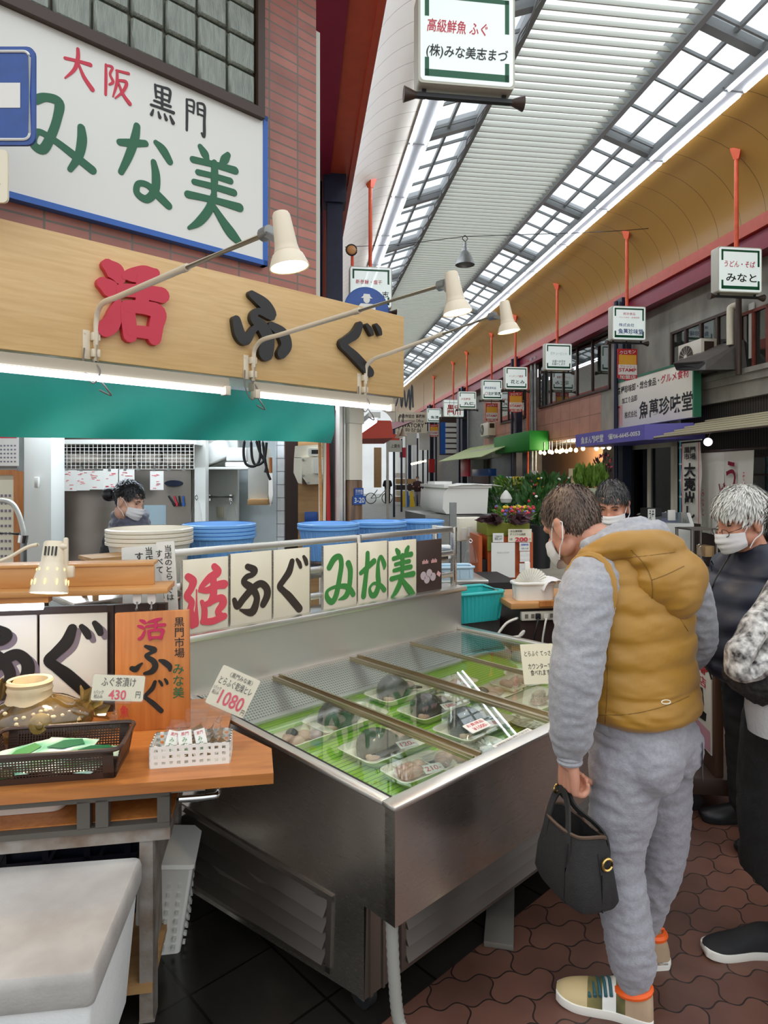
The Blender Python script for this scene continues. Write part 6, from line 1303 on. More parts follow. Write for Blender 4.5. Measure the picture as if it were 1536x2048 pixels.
q.build('laces', mat('teal_lace', (52, 96, 104), .8), o)
o, Ms = shoe(man, (.112, -.02, 0), -38, .275, None, M['sole'], 'shoe', sm, .050, .095, M['neon'])
# his bag
bO = at(1150, 1822, 1.885); bO.z = .405
bag_ = thing('tote_bag', 'black canvas tote bag with a gold ring hanging from the left hand of the man in the ochre vest', 'bag', bO, R(18)); bag_['label'] = 'black canvas tote bag with a gold ring held by the ochre vest man'
rgb = []
for z, a, b, e in ((0, .075, .125, 4), (.01, .080, .130, 4), (.08, .076, .122, 3.5), (.135, .066, .108, 3), (.172, .058, .10, 3)): rgb.append((z, a, b, e))
q = MB(); RR = []
for z, a, b, e in rgb:
    ring = []
    for j in range(40): t = 2 * pi * j / 40; ring.append((a * abs(cos(t)) ** (2 / e) * (1 if cos(t) > 0 else -1) + .004 * noise.noise((t * 2, z * 20, 0)), b * abs(sin(t)) ** (2 / e) * (1 if sin(t) > 0 else -1), z + (.02 * sin(t) ** 2 - .012 * cos(t)) * (z / .17) + .006 * noise.noise((t * 1.5, z * 9, 3))))
    RR.append(ring)
RR2 = [[(x * .93, y * .95, z - .003) for x, y, z in RR[-1]], [(x * .88, y * .9, .05) for x, y, z in RR[-1]]]
q.ring_loft(RR + RR2); q.build('bag_body', M['canvas'], bag_)
q = MB(); q.tube([(x, y, z) for x, y, z in RR[-1]], .005, 6, closed=True); q.build('top_edge', M['leather'], bag_)
hx = V((man.matrix_basis @ V((-.277, .095, .672))) - bO); hl = Matrix.Rotation(-R(18), 3, 'Z') @ hx
for sx in (-1, 1):
    q = MB(); P = cr([(sx * .066, -.055, .02), (sx * .062, -.055, .16), (hl.x + sx * .012, hl.y - .035, hl.z - .03), (hl.x + sx * .008, hl.y, hl.z + .008), (hl.x + sx * .012, hl.y + .035, hl.z - .03), (sx * .062, .055, .16), (sx * .074, .055, .02)], 7)
    rg = []
    for i, p in enumerate(P):
        p = V(p); d = V(P[min(len(P) - 1, i + 1)]) - V(P[max(0, i - 1)]); d.normalize(); b = d.cross(V((1, 0, 0))).normalized() * .011; a_ = V((1, 0, 0)) * .003; rg.append([p - a_ - b, p + a_ - b, p + a_ + b, p - a_ + b])
    q.ring_loft(rg); q.build('handle', M['canvas'], bag_)
MB().tube([(.02 + .016 * cos(t), -.122, .125 + .016 * sin(t)) for t in [2 * pi * k / 14 for k in range(14)]], .004, 6, closed=True).build('ring', M['gold'], bag_)
q = MB(); q.tube([(.0, -.128, .0), (.0, -.122, .1), (.0, -.108, .15)], .003, 5); q.tube([(-.078, -.06, .0), (-.074, -.06, .1), (-.064, -.06, .165)], .003, 5); q.build('seam', M['blackcloth'], bag_)
# ---------------------------------------------------------------- the white-haired man
def toL(O, rz):
    Mi = (Matrix.Translation(O) @ Matrix.Rotation(rz, 4, 'Z')).inverted()
    return lambda px, py, Y: Mi @ at(px, py, Y)
OO = V((1.68, 2.88, 0)); orz = R(94)
old = thing('person', 'white-haired man in a navy puffer jacket, glasses and white mask at the right edge', 'person', OO, orz)
lo_ = toL(OO, orz); hc = lo_(1484, 1040, 2.84); HM = head_frame(hc, 0, 18)
q = MB(); head_shape(q, HM, 1.06, 1.08); limb(q, [(0, -.0, 1.20, .075), (hc.x * .5, hc.y * .4, 1.27, .068), (hc.x, hc.y * .8, 1.34, .064)]); rings(q, [(.7, 0, 0, .15, .13, 0), (1.0, 0, .03, .16, .14, 0), (1.22, 0, .0, .15, .08, 0)])
for sx in (-1, 1): limb(q, [(sx * .17, 0, 1.2, .05), (sx * .24, -.05, .95, .045), (sx * .23, -.04, .72, .03)]); limb(q, [(sx * .09, 0, .7, .07), (sx * .10, .01, .4, .05), (sx * .10, -.02, .08, .035)]); hand(q, (sx * .23, -.04, .71), (0, .1, -1), (sx * .1, -1, 0), .35, 1, sx)
put(remesh(q, .005, 2), 'body', old).data.materials.append(M['skin2'])
hair_cap(old, HM, M['hairwhite'], 1.06, 2600, .042, .050, -.07, -.004, 11, .22, .016, .0034); face_mask(old, HM, M['mask'], 1.06, -.022, -.112); eyes(old, HM, 1.06, .22, 'hairgrey')
gls = MB(); s = 1.06
for sx in (-1, 1): gls.tube([HM @ (V((sx * .034 + .024 * cos(t), .110 - .006 * abs(cos(t)), -.020 + .016 * sin(t))) * s) for t in [2 * pi * k / 20 for k in range(20)]], .0018, 6, closed=True); gls.tube([HM @ (V(p) * s) for p in ((sx * .058, .104, -.016), (sx * .075, .07, -.012), (sx * .088, -.01, .006), (sx * .086, -.03, -.01))], .002, 6)
gls.tube([HM @ (V((x, .112, -.016)) * s) for x in (-.011, 0, .011)], .002, 6); gls.build('glasses', M['brownmetal'], old)
q = MB()
for sx in (-1, 1): q.ring_loft([[HM @ (V((sx * .034 + .023 * cos(2 * pi * k / 18), .109 - .006 * abs(cos(2 * pi * k / 18)) + y_, -.020 + .015 * sin(2 * pi * k / 18))) * s) for k in range(18)] for y_ in (0, .001)])
q.build('lens', M['acrylic'], old)
def puffer(par, base, seams, m, name, n=64, amp=.024, seed=0, e=2.3):
    q = MB(); rg = []
    for z, cx, cy, a, b, tr in cr(base, 8):
        ks = [i for i in range(len(seams) - 1) if seams[i] <= z <= seams[i + 1]]; i = ks[0] if ks else 0; f = (z - seams[i]) / (seams[i + 1] - seams[i]); bul = (max(0, sin(pi * f)) ** .6 - .7) * amp; c, s = cos(R(tr)), sin(R(tr)); ring = []
        for j in range(n):
            t = 2 * pi * j / n; x = (a + bul) * abs(cos(t)) ** (2 / e) * (1 if cos(t) >= 0 else -1); y = (b + bul) * abs(sin(t)) ** (2 / e) * (1 if sin(t) >= 0 else -1); k = .006 * noise.noise((x * 12 + seed, y * 12, z * 26)); L = sqrt(x * x + y * y); x *= 1 + k / L; y *= 1 + k / L; ring.append((cx + x * c - y * s, cy + x * s + y * c, z))
        rg.append(ring)
    return q.ring_loft(rg).build(name, m, par, ang=70)
puffer(old, [(.68, 0, .0, .19, .165, 0), (.72, 0, .01, .205, .19, 0), (.85, 0, .045, .215, .215, 0), (1.0, 0, .05, .215, .21, 0), (1.12, 0, .03, .215, .175, 0), (1.22, 0, .0, .205, .13, 0), (1.28, 0, .0, .13, .11, 0), (1.31, hc.x * .3, hc.y * .3, .10, .10, 0)], [.68, .80, .92, 1.04, 1.16, 1.31], M['puffer'], 'puffer_jacket', seed=2)
q = MB()
for sx in (-1, 1):
    P = cr([(sx * .20, 0, 1.20, .085), (sx * .255, -.03, 1.08, .080), (sx * .275, -.05, .94, .072), (sx * .265, -.05, .80, .060), (sx * .245, -.045, .74, .046)], 8)
    q.tube([p[:3] for p in P], [p[3] + .010 * abs(sin(i * pi / 5)) for i, p in enumerate(P)], 18)
q.build('sleeves', M['puffer'], old); MB().tube(cr([(.0, .22, .70), (.0, .262, .86), (.0, .265, 1.0), (.0, .20, 1.15), (.0, .11, 1.29)], 6), .004, 6).build('zip', M['blackplastic'], old)
q = MB(); rings(q, [(.66, 0, 0, .15, .13, 0), (.76, 0, 0, .16, .14, 0)]);
for sx in (-1, 1): limb(q, [(sx * .085, 0, .70, .11), (sx * .095, .0, .40, .085), (sx * .10, -.01, .10, .072)], 16)
pm = wrinkle(remesh(q, .012, 2), .005, (9, 9, 16), 4); pm.materials.append(M['blackcloth']); put(pm, 'trousers', old)
for sx in (-1, 1): shoe(old, (sx * .10, -.08, 0), -sx * 8, .27, M['blackplastic'], M['rubber'], 'shoe')
# ---------------------------------------------------------------- woman with lace scarf at the right edge
FO = V((1.40, 2.08, 0)); frz = R(96)
fw = thing('person', 'person in a long black coat with lace print scarf and fur muff', 'person', FO, frz); lf_ = toL(FO, frz)
HM = head_frame((0, .05, 1.42), 0, 15); q = MB(); head_shape(q, HM, .98); limb(q, [(0, 0, 1.2, .06), (0, .03, 1.34, .05)]); rings(q, [(.7, 0, 0, .14, .1, 0), (1.0, 0, 0, .14, .1, 0), (1.2, 0, 0, .13, .07, 0)])
for sx in (-1, 1): limb(q, [(sx * .08, 0, .7, .06), (sx * .09, .01, .4, .045), (sx * .09, -.02, .08, .032)]); limb(q, [(sx * .15, 0, 1.18, .045), (sx * .2, .0, .95, .04), (sx * .10, .10, .92, .028)]); hand(q, (sx * .10, .10, .92), (-sx * .8, .2, -.1), (0, .2, -1), .7, .95, -sx)
put(remesh(q, .006, 2), 'body', fw).data.materials.append(M['skin3']); hair_cap(fw, HM, M['hairblack'], .98, 900, .06, .05, -.10, -.03, 5)
q = MB(); rings(q, [(.30, 0, .01, .20, .20, 0), (.55, 0, .02, .20, .20, 0), (.80, 0, .02, .195, .18, 0), (1.0, 0, .0, .185, .15, 0), (1.2, 0, 0, .175, .11, 0), (1.27, 0, 0, .10, .08, 0)])
for sx in (-1, 1): limb(q, [(sx * .15, 0, 1.18, .07), (sx * .22, .0, .96, .068), (sx * .14, .10, .94, .06)], 16)
cm_ = wrinkle(remesh(q, .010, 2), .006, (8, 8, 9), 2); cm_.materials.append(M['blackwool']); put(cm_, 'coat', fw)
q = MB()
for sx in (-1, 1): limb(q, [(sx * .09, 0, .5, .085), (sx * .09, -.01, .2, .07), (sx * .09, -.02, .10, .055)], 14)
tm = remesh(q, .012, 2); tm.materials.append(M['blackcloth']); put(tm, 'trousers', fw)
for x, y, a in ((.09, .06, -4), (-.09, -.08, 4)): shoe(fw, (x, y, 0), a, .26, M['blackcloth'], M['sole'], 'shoe', None, .048, .08)
a_ = lf_(1512, 1352, 1.90); q = MB(); q.ball(a_, (.10, .085, .062), 20, 14); q.ball(a_ + V((.02, -.04, -.03)), (.09, .08, .06), 18, 12); fm = wrinkle(remesh(q, .006, 2), .006, (60, 60, 60), 3, False); fm.materials.append(M['fur']); put(fm, 'fur_muff', fw)
q = MB(); P = [lf_(*p) for p in ((1580, 1150, 1.92), (1532, 1222, 1.87), (1495, 1280, 1.83), (1475, 1318, 1.82), (1485, 1345, 1.82), (1515, 1325, 1.82), (1550, 1280, 1.84))]; PP = cr(P, 7)
rg = []
for i, p in enumerate(PP):
    p = V(p); d = V(PP[min(len(PP) - 1, i + 1)]) - V(PP[max(0, i - 1)]); d.normalize(); b = V((1, 0, 0)); b = (b - d * b.dot(d)).normalized(); c_ = d.cross(b); k = .030 + .006 * sin(i * .8); rg.append([p + b * .05 * cos(2 * pi * j / 12) + c_ * k * sin(2 * pi * j / 12) for j in range(12)])
q.ring_loft(rg); q.build('lace_scarf', M['lace'], fw)
a_ = lf_(1535, 1420, 1.94); q = MB(); rings(q, [(a_.z - .07, a_.x, a_.y, .06, .045, 0), (a_.z, a_.x, a_.y, .068, .055, 0), (a_.z + .08, a_.x, a_.y, .06, .05, 0)], 24); q.build('knit_cuff', M['knit'], fw)
# ---------------------------------------------------------------- man behind, and the woman in the shop
def bust(O, rz, hc_px, pitch, label, skin, hair, top, legs, maskm=None, scarf=None, hs=1.0, fringe=.055, seed=3, collar=None, side_len=.03, yaw=0, shoulder=.19, roll=0, drop=.26):
    t = thing('person', label, 'person', O, rz); L = toL(O, rz); hc = L(*hc_px); HM = head_frame(hc, yaw, pitch, roll); zs = hc.z - drop
    q = MB(); head_shape(q, HM, hs); limb(q, [(0, 0, zs + .02, .062), (hc.x * .5, hc.y * .5, zs + .09, .056), (hc.x, hc.y - .03, hc.z - .07, .054)]); rings(q, [(.75, 0, 0, .14, .1, 0), (1.0, 0, 0, .14, .1, 0), (zs, 0, 0, .13, .07, 0)])
    for sx in (-1, 1): limb(q, [(sx * (shoulder - .03), 0, zs - .02, .045), (sx * shoulder * 1.15, .02, zs - .28, .04), (sx * .13, .24, zs - .38, .028)]); limb(q, [(sx * .08, 0, .75, .065), (sx * .09, .01, .42, .048), (sx * .09, -.02, .08, .034)]); hand(q, (sx * .13, .24, zs - .38), (-sx * .3, .8, -.4), (sx, .2, 0), .45, .95, -sx)
    put(remesh(q, .006, 2), 'body', t).data.materials.append(M[skin]); hair_cap(t, HM, M[hair], hs, 1600, side_len, fringe, -.08, 0, seed)
    q = MB(); rings(q, [(.72, 0, 0, .18, .13, 0), (.95, 0, .01, .185, .135, 0), (zs - .10, 0, 0, shoulder, .12, 0), (zs - .02, 0, 0, shoulder - .04, .10, 0), (zs + .04, 0, .0, .09, .08, 0)])
    for sx in (-1, 1): limb(q, [(sx * (shoulder - .02), 0, zs - .06, .074), (sx * shoulder * 1.18, .01, zs - .28, .066), (sx * .15, .20, zs - .37, .052)], 16)
    m_ = wrinkle(remesh(q, .010, 2), .006, (10, 10, 20), seed); m_.materials.append(M[top]); put(m_, 'jacket', t)
    q = MB(); rings(q, [(.68, 0, 0, .15, .12, 0), (.78, 0, 0, .16, .13, 0)])
    for sx in (-1, 1): limb(q, [(sx * .085, 0, .72, .095), (sx * .09, 0, .4, .075), (sx * .09, -.02, .10, .06)], 14)
    m_ = remesh(q, .014, 2); m_.materials.append(M[legs]); put(m_, 'trousers', t)
    for sx in (-1, 1): shoe(t, (sx * .09, -.08, 0), 0, .26, M['blackplastic'], M['rubber'], 'shoe')
    if maskm: face_mask(t, HM, M[maskm], hs)
    eyes(t, HM, hs, .25)
    if scarf:
        q = MB()
        for k in range(3): q.tube([(hc.x * .35 + (.098 - .006 * k) * cos(a), hc.y * .35 + (.092 - .006 * k) * sin(a) + .012, zs + .015 + k * .040 + .012 * sin(a * 2 + k)) for a in [2 * pi * j / 24 for j in range(24)]], .034 - .003 * k, 10, closed=True)
        m_ = wrinkle(remesh(q, .008, 2), .004, (20, 20, 30), 6); m_.materials.append(M[scarf]); put(m_, 'scarf', t)
    if collar:
        q = MB()
        for k in range(2): q.tube([(hc.x * .3 + .10 * cos(a), hc.y * .3 + .085 * sin(a) - .01, zs + .03 + k * .045) for a in [2 * pi * j / 24 for j in range(24)]], .036, 10, closed=True)
        m_ = wrinkle(remesh(q, .008, 2), .005, (26, 26, 40), 2); m_.materials.append(M[collar]); put(m_, 'collar', t)
    return t, HM
bust(V((1.335, 3.62, 0)), R(150), (1224, 1010, 3.52), 20, 'dark grey-haired man in a slate jacket half hidden behind the ochre vest man', 'skin2', 'hairgrey', 'jacketgrey', 'blackcloth', 'mask', collar='canvas', fringe=.052, seed=8)
st, HMs = bust(V((-1.56, 3.92, 0)), R(-96), (257, 1000, 3.80), 22, 'woman with a black hair bun, mask and grey scarf inside the shop', 'skin3', 'hairblack', 'blackcloth', 'blackcloth', 'mask', scarf='scarf', hs=.86, fringe=.056, seed=4, side_len=.03, shoulder=.17, drop=.19)
MB().ball(HMs @ V((0, -.125, -.015)), (.042, .042, .042), 14, 10).build('hair_bun', M['hairblack'], st)
# ---------------------------------------------------------------- small figures down the street
def small_person(px, Y, rz, label, top, legs, hair, h=1.66, mask_=False):
    O = V(((px - 768) / FPX * Y, Y, 0)); t = thing('person', label, 'person', O, rz); k = h / 1.66; q = MB(); Mh = head_frame((0, .03, 1.53 * k), 0, 14); head_shape(q, Mh, 1.0); limb(q, [(0, 0, 1.36 * k, .06), (0, .01, 1.46 * k, .055)])
    for sx in (-1, 1): limb(q, [(sx * .18, 0, 1.32 * k, .04), (sx * .24, .02, 1.05 * k, .036), (sx * .17, .22, 1.06 * k, .03)]); limb(q, [(sx * .09, 0, .8 * k, .06), (sx * .10, 0, .06, .04)]); q.ball((sx * .15, .26, 1.06 * k), .035, 10, 8)
    rings(q, [(.8 * k, 0, 0, .14, .1, 0), (1.36 * k, 0, 0, .14, .08, 0)]); put(remesh(q, .016, 1), 'body', t).data.materials.append(M['skin2'])
    q = MB(); rings(q, [(.80 * k, 0, 0, .19, .13, 0), (1.1 * k, 0, 0, .20, .135, 0), (1.34 * k, 0, 0, .19, .10, 0), (1.40 * k, 0, 0, .09, .08, 0)])
    for sx in (-1, 1): limb(q, [(sx * .18, 0, 1.30 * k, .075), (sx * .245, .02, 1.06 * k, .065), (sx * .18, .20, 1.06 * k, .05)])
    m_ = remesh(q, .02, 1); m_.materials.append(M[top]); put(m_, 'jacket', t); q = MB()
    for sx in (-1, 1): limb(q, [(sx * .085, 0, .82 * k, .10), (sx * .095, 0, .4 * k, .08), (sx * .10, 0, .07, .06)]); q.ball((sx * .10, .05, .04), (.05, .12, .04), 10, 8)
    m_ = remesh(q, .02, 1); m_.materials.append(M[legs]); put(m_, 'trousers', t); hair_cap(t, Mh, M[hair], 1.0, 200, .03, .05, -.06, 0, 2)
    if mask_: face_mask(t, Mh, M['mask'])
    return t
small_person(775, 40.5, R(10), 'far small figure in a dark jacket walking away with a white bag', 'blackcloth', 'blackcloth', 'hairblack', 1.72)
small_person(835, 36, R(160), 'far small figure in a maroon jacket and mask looking at a phone', mat('dark_maroon_jacket', (84, 56, 60), .8) and 'twig', 'greypants', 'hairgrey', 1.68, True)
small_person(1112, 16.5, R(200), 'person with brown hair bending over flowers in the flower shop', 'white', 'blackcloth', 'hairbrown', 1.55)
# ================================================================== ARCADE: lamps, hanging signs, far side
# ---- twin fluorescent fittings in two rows
for side, s0 in (('left', 1.79), ('right', 5.63)):
    t = thing('street_tube_fitting', 'paired lit tubes in the %s under the arcade roof' % ('row over the cream vault' if side == 'left' else 'row over the gold vault'), 'lamp', AW(s0, 4.0, zz(5.03)), TA, '%s row of arcade tube lamps' % side)
    L = 1.85
    MB().box(-.15, .15, .02, L - .02, .0, .06).build('housing', M['roofsteel'], t)
    for x in (-.11, .11): MB().cyl((x, .05, -.02), (x, L - .05, -.02), .017, n=8).build('tube', M['tubestreet'], t)
    for k in range(1, 22): dup(t, AW(s0, 4.0 + L * k, zz(5.03)))
# ---- box signs hung on orange poles
def hang_sign(s, l, z, lines, label, mirror_s=None, w=.70, h=.67, style='green', top=None):
    t = thing('hanging_sign', label, 'sign', AW(s, l, z), TA, 'box signs hung on poles along the arcade')
    MB().prism(rrect(-w / 2, w / 2, -h / 2, h / 2, .03), 0, .17).build('sign_box', M['sign_case'], t)
    f = MB().prism(rrect(-w / 2 + .015, w / 2 - .015, -h / 2 + .015, h / 2 - .015, .03), -.006, .01).build('face', M['signface'], t)
    if style == 'green':
        q = MB(); a, b, g = w / 2 - .045, h / 2 - .045, .030
        for x0, x1, z0, z1 in ((-a, a, b - g, b), (-a, -a + g, b - .16, b), (a - g, a, b - .24, b), (-a, a, -b, -b + g * 1.6), (-a, -a + g, -b, -b + .13), (a - g, a, -b, -b + .13)): q.box(x0, x1, -.009, -.002, z0, z1)
        q.build('green_border', M['green'], f)
    else:
        q = MB()
        for x in (-.18, .0, .18): q.box(x - .006, x + .006, -.009, -.002, -h / 2 + .02, h / 2 - .02)
        q.box(-w / 2 + .02, w / 2 - .02, -.009, -.002, h / 2 - .14, h / 2 - .125); q.build('grid_lines', M['ink'], f)
    for st, x, zc, ww_, hh, m_, bo in lines: text(st, f, M[m_], x * w, zc * h, ww_ * w, hh * h, -.0095, bo, shear=.12 if bo < .03 and m_ != 'stampred' else 0)
    hv = top if top else 6.42
    MB().cyl((0, .085, h / 2), (0, .085, hv - z), .032, n=10).build('pole', M['orange'], t)
    MB().cyl((0, .085, hv - z - .10), (0, .085, hv - z + .06), .05, .11, n=4).build('pole_cap', M['orange'], t)
    q = MB(); q.box(-w / 2 - .02, w / 2 + .02, .06, .10, -h / 2 - .06, -h / 2 - .03)
    for x in (-w * .42, w * .42): q.box(x - .015, x + .015, .07, .09, -h / 2 - .04, -h / 2)
    q.build('lower_bar', M['blackplastic'], t)
    for sg in (-1, 1): MB().cyl((sg * (w / 2 - .01), .08, -h / 2 - .045), (sg * (w / 2 + .09), .08, -h / 2 - .045), .018, .055, n=12).build('trumpet_end', M['brownmetal'], t)
    return t
M['sign_case'] = mat('sign_case', (206, 204, 188), .45); M['signface'] = mat('sign_face_white', (222, 234, 230), .3, coat=.4, emit=.35)
hang_sign(1.18, 4.42, 4.70, [('高級鮮魚 ふぐ', -.10, .10, .62, .14, 'red', .02), ('(株)みな美志まづ', 0, -.17, .84, .15, 'ink', .025)], 'nearest hanging box sign, red and black brush writing, above the freezer', top=6.5)
hang_sign(1.18, 10.5, 4.73, [('新巻鮭・塩干', -.05, .12, .62, .11, 'red', .02), ('丸志', .25, -.17, .34, .15, 'ink', .025)], 'hanging box sign with red heading behind the round blue traffic sign', top=6.5)
sg = {}
sg[0] = hang_sign(6.45, 8.69, 4.66, [('うどん・そば', -.02, .12, .70, .14, 'red', .025), ('みなと', .02, -.18, .70, .19, 'ink', .03)], 'hanging box sign for noodles at the right edge, red over black writing')
sg[1] = hang_sign(6.45, 11.9, 4.64, [('総合食品', 0, .27, .36, .08, 'red', .01), ('グルメ材料・各種問屋', 0, .16, .6, .045, 'red', .0), ('株式会社', -.08, -.06, .46, .10, 'blueink', .01), ('魚萬珍味堂', .04, -.25, .74, .16, 'blueink', .03)], 'hanging box sign with blue brush writing above the stamp poster')
sg[2] = hang_sign(6.45, 15.36, 4.62, [('花キューピット', 0, .12, .62, .12, 'greyplastic', .01), ('全国へお花を\nお届けします', 0, -.22, .5, .2, 'ink', .015)], 'hanging box sign with small black writing in its lower half')
sg[3] = hang_sign(6.45, 18.5, 4.57, [('インテリア雑貨', -.02, .08, .62, .10, 'red', .015), ('花とみ', .05, -.17, .62, .18, 'ink', .03)], 'hanging box sign with thin red line over three brush characters')
sg[4] = hang_sign(6.45, 20.9, 4.55, [('野吉昆布品', -.10, .08, .56, .12, 'blueink', .02), ('北村商店', .10, -.2, .62, .18, 'ink', .035), ('○', -.30, -.2, .15, .15, 'red', .02)], 'hanging box sign with a red emblem before four black characters')
sg[5] = hang_sign(6.45, 24.1, 4.58, [('大阪野菜', -.10, .06, .54, .12, 'red', .02), ('丸徳', .08, -.2, .6, .18, 'ink', .04)], 'hanging box sign overlapping the red lettered white sign')
sg[6] = hang_sign(6.45, 26.3, 4.50, [('黒中\n門川', .0, -.10, .68, .62, 'stampred', .05)], 'white hanging sign with four big red characters', style='grid', w=.86, h=.72)
sg[7] = hang_sign(6.45, 30.2, 4.58, [('魚清', .02, -.14, .56, .22, 'ink', .03)], 'hanging box sign with two black characters beside the washroom banner')
def stamp(i, s, l, z, label):
    w, h = .41, .63; t = thing('stamp_poster', label, 'poster', AW(s, l, z), TA, 'red and orange stamp posters')
    MB().prism([(-w / 2, h / 2), (-w / 2, -h / 2 + .05), (0, -h / 2), (w / 2, -h / 2 + .05), (w / 2, h / 2)], 0, .02).build('board', M['stampred'], t); line(t, M['stamporange'], -w / 2 + .02, w / 2 - .02, .0, h / 2 - .12, -.004, 'orange_field'); line(t, M['paper'], -w / 2 + .01, w / 2 - .01, -.20, .0, -.004, 'white_field')
    text('クロモン', t, M['paper'], 0, h / 2 - .065, .34, .075, -.005, .03, rot=R(6)); text('フレッシュ', t, M['stampred'], 0, -.035, .32, .05, -.006, .02); text('STAMP', t, M['stampred'], 0, -.105, .36, .07, -.006, .05); text('加盟店', t, M['paper'], 0, -.245, .34, .075, -.005, .02)
    MB().box(-.01, .01, .03, .05, h / 2 - .05, h / 2 + .16).build('hanger', M['blackplastic'], t)
for i, (k, dz) in enumerate(((11.9, 3.83), (18.5, 3.85), (20.9, 3.78), (30.2, 3.84))):
    stamp(i, 6.45, k + .06, dz, ['stamp poster under the sign with blue brush writing', 'stamp poster under the sign with three brush characters', 'stamp poster under the sign with the red emblem', 'smallest stamp poster, under the two character sign'][i])
# dome lamp on a wire across the arcade
pl = thing('dome_lamp', 'grey dome lamp hanging from the wire in mid arcade', 'lamp', at(930, 530, 12.2), TA)
MB().lathe([(0, .44), (.03, .43), (.035, .34), (.06, .32), (.06, .26), (.10, .22), (.17, .06), (.185, 0), (.175, 0), (.16, .06), (.0, .2)], 24).build('shade', M['galv'], pl); MB().tube(cr([(0, 0, .44), (.05, 0, .5), (0, 0, .56), (-.05, 0, .5), (0, 0, .45)], 5), .008, 6).build('hook', M['blackplastic'], pl)
pw_ = [at(a, b, 12.2) for a, b in ((690, 494), (800, 489), (930, 473), (1150, 466), (1250, 461), (1400, 448), (1540, 440))]
tag(MB().tube([p - pw_[0] for p in pw_], .007, 5).build('span_wire', M['blackplastic'], loc=pw_[0]), 'thin span wire crossing the arcade with the dome lamp', 'wire')
cm = thing('convex_mirror', 'small round mirror in a black ring beside the navy post', 'mirror', at(703, 500, 12.0), TA); q = MB(); q.ball((0, 0, 0), (.09, .03, .09), 16, 8); q.build('mirror_face', M['shelfwood'], cm); MB().tube([(.10 * cos(2 * pi * k / 20), 0, .10 * sin(2 * pi * k / 20)) for k in range(20)], .014, 8, closed=True).build('ring', M['rubber'], cm); MB().cyl((.02, .05, -.1), (.02, .05, -.6), .03, n=8).build('arm', M['orange'], cm)
# blue round sign with a walking figure, above the board's arcade end
bsn = thing('round_sign', 'round blue traffic sign with a white figure in a hat', 'road sign', at(733, 620, 5.3), R(15))
q = MB(); q.ring_loft([[(.19 * k * cos(2 * pi * j / 40), y_, .19 * k * sin(2 * pi * j / 40)) for j in range(40)] for k, y_ in ((.94, -.006), (1, .0), (1, .006))]); q.build('disc', M['roadblue'], bsn)
q = MB(); q.prism([(-.07, -.16), (.07, -.16), (.075, .02), (.05, .05), (-.05, .05), (-.075, .02)], -.009, -.006); q.ball((0, -.007, .085), (.028, .003, .032), 14, 8); q.prism([(-.05, .095), (.05, .095), (.03, .112), (.025, .13), (-.025, .13), (-.03, .112)], -.01, -.006); q.build('figure', M['signwhite'], bsn); MB().cyl((-.2, .05, -.1), (.05, .02, -.05), .02, n=8).build('arm', M['galv'], bsn)
# blue parking sign at the left edge, cream plate under it
rs = thing('road_sign', 'blue square road sign with a white bar at the left edge', 'road sign', at(8, 192, 2.7)); w = .19
c_ = at(8, 192, 2.7); x1 = at(70, 192, 2.7).x - c_.x; x0 = x1 - .46; z1 = at(0, 93, 2.7).z - c_.z; z0 = at(0, 290, 2.7).z - c_.z
MB().prism(rrect(x0, x1, z0, z1, .035), 0, .012).build('plate', M['roadblue'], rs)
q = MB(); q.tube([(a, -.001, b) for a, b in rrect(x0 + .022, x1 - .022, z0 + .022, z1 - .022, .025)], .006, 6, closed=True); q.build('border', M['signwhite'], rs); xb = at(41, 0, 2.7).x - c_.x; line(rs, M['paper'], x0 + .05, xb, at(0, 216, 2.7).z - c_.z, at(0, 166, 2.7).z - c_.z, -.002, 'white_bar')
sp_ = thing('supplementary_plate', 'cream plate under the blue road sign at the left edge', 'road sign', at(0, 352, 2.7)); c_ = at(0, 352, 2.7); MB().prism(rrect(-.4, at(15, 0, 2.7).x - c_.x, at(0, 405, 2.7).z - c_.z, at(0, 299, 2.7).z - c_.z, .02), 0, .012).build('plate', M['creampaper'], sp_)
text('ス', sp_, M['ink'], at(-6, 0, 2.7).x - c_.x, at(0, 362, 2.7).z - c_.z, .03, .03, -.002)
psn = tag(MB().cyl((0, 0, 0), (0, 0, 4.3), .03, n=12).build('sign_pole', M['galv'], loc=(at(-70, 0, 2.78).x, 2.78, 0)), 'grey pole of the blue road sign just beyond the left edge', 'pole')
# ---- far side of the arcade: fittings on the wall (frame R: x towards the camera, y into the wall)
SR = 7.2
def rw(px0, px1, py0, py1, s=SR):
    """pixel box on the plane s: centre l, width, z0, z1"""
    l0, _ = hit_s(px0, (py0 + py1) / 2, s); l1, _ = hit_s(px1, (py0 + py1) / 2, s); pm = (px0 + px1) / 2
    return (l0 + l1) / 2, abs(l0 - l1), hit_s(pm, py1, s)[1], hit_s(pm, py0, s)[1]
def win_r(name, px0, px1, py0, py1, nx, m, label, s=SR, zb=None, zt=None, nz=1, fr=.05, glass='winglass', back='darkvoid'):
    l, w, z0, z1 = rw(px0, px1, py0, py1, s); z0 = zb or z0; z1 = zt or z1; h = z1 - z0
    t = thing(name, label, 'window', AW(s - .02, l, z0), TR); t['kind'] = 'structure'
    q = MB(); q.box(-w / 2, w / 2, -.03, .05, 0, fr); q.box(-w / 2, w / 2, -.03, .05, h - fr, h)
    for k in range(nx + 1): x = -w / 2 + (w - fr) * k / nx; q.box(x, x + fr, -.03, .05, 0, h)
    for k in range(1, nz): q.box(-w / 2, w / 2, -.02, .04, h * k / nz - .015, h * k / nz + .015)
    q.build('window_frame', M[m], t); MB().box(-w / 2 + .02, w / 2 - .02, .0, .006, .02, h - .02).build('pane', M[glass], t)
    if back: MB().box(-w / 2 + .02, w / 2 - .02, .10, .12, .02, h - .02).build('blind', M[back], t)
    return t
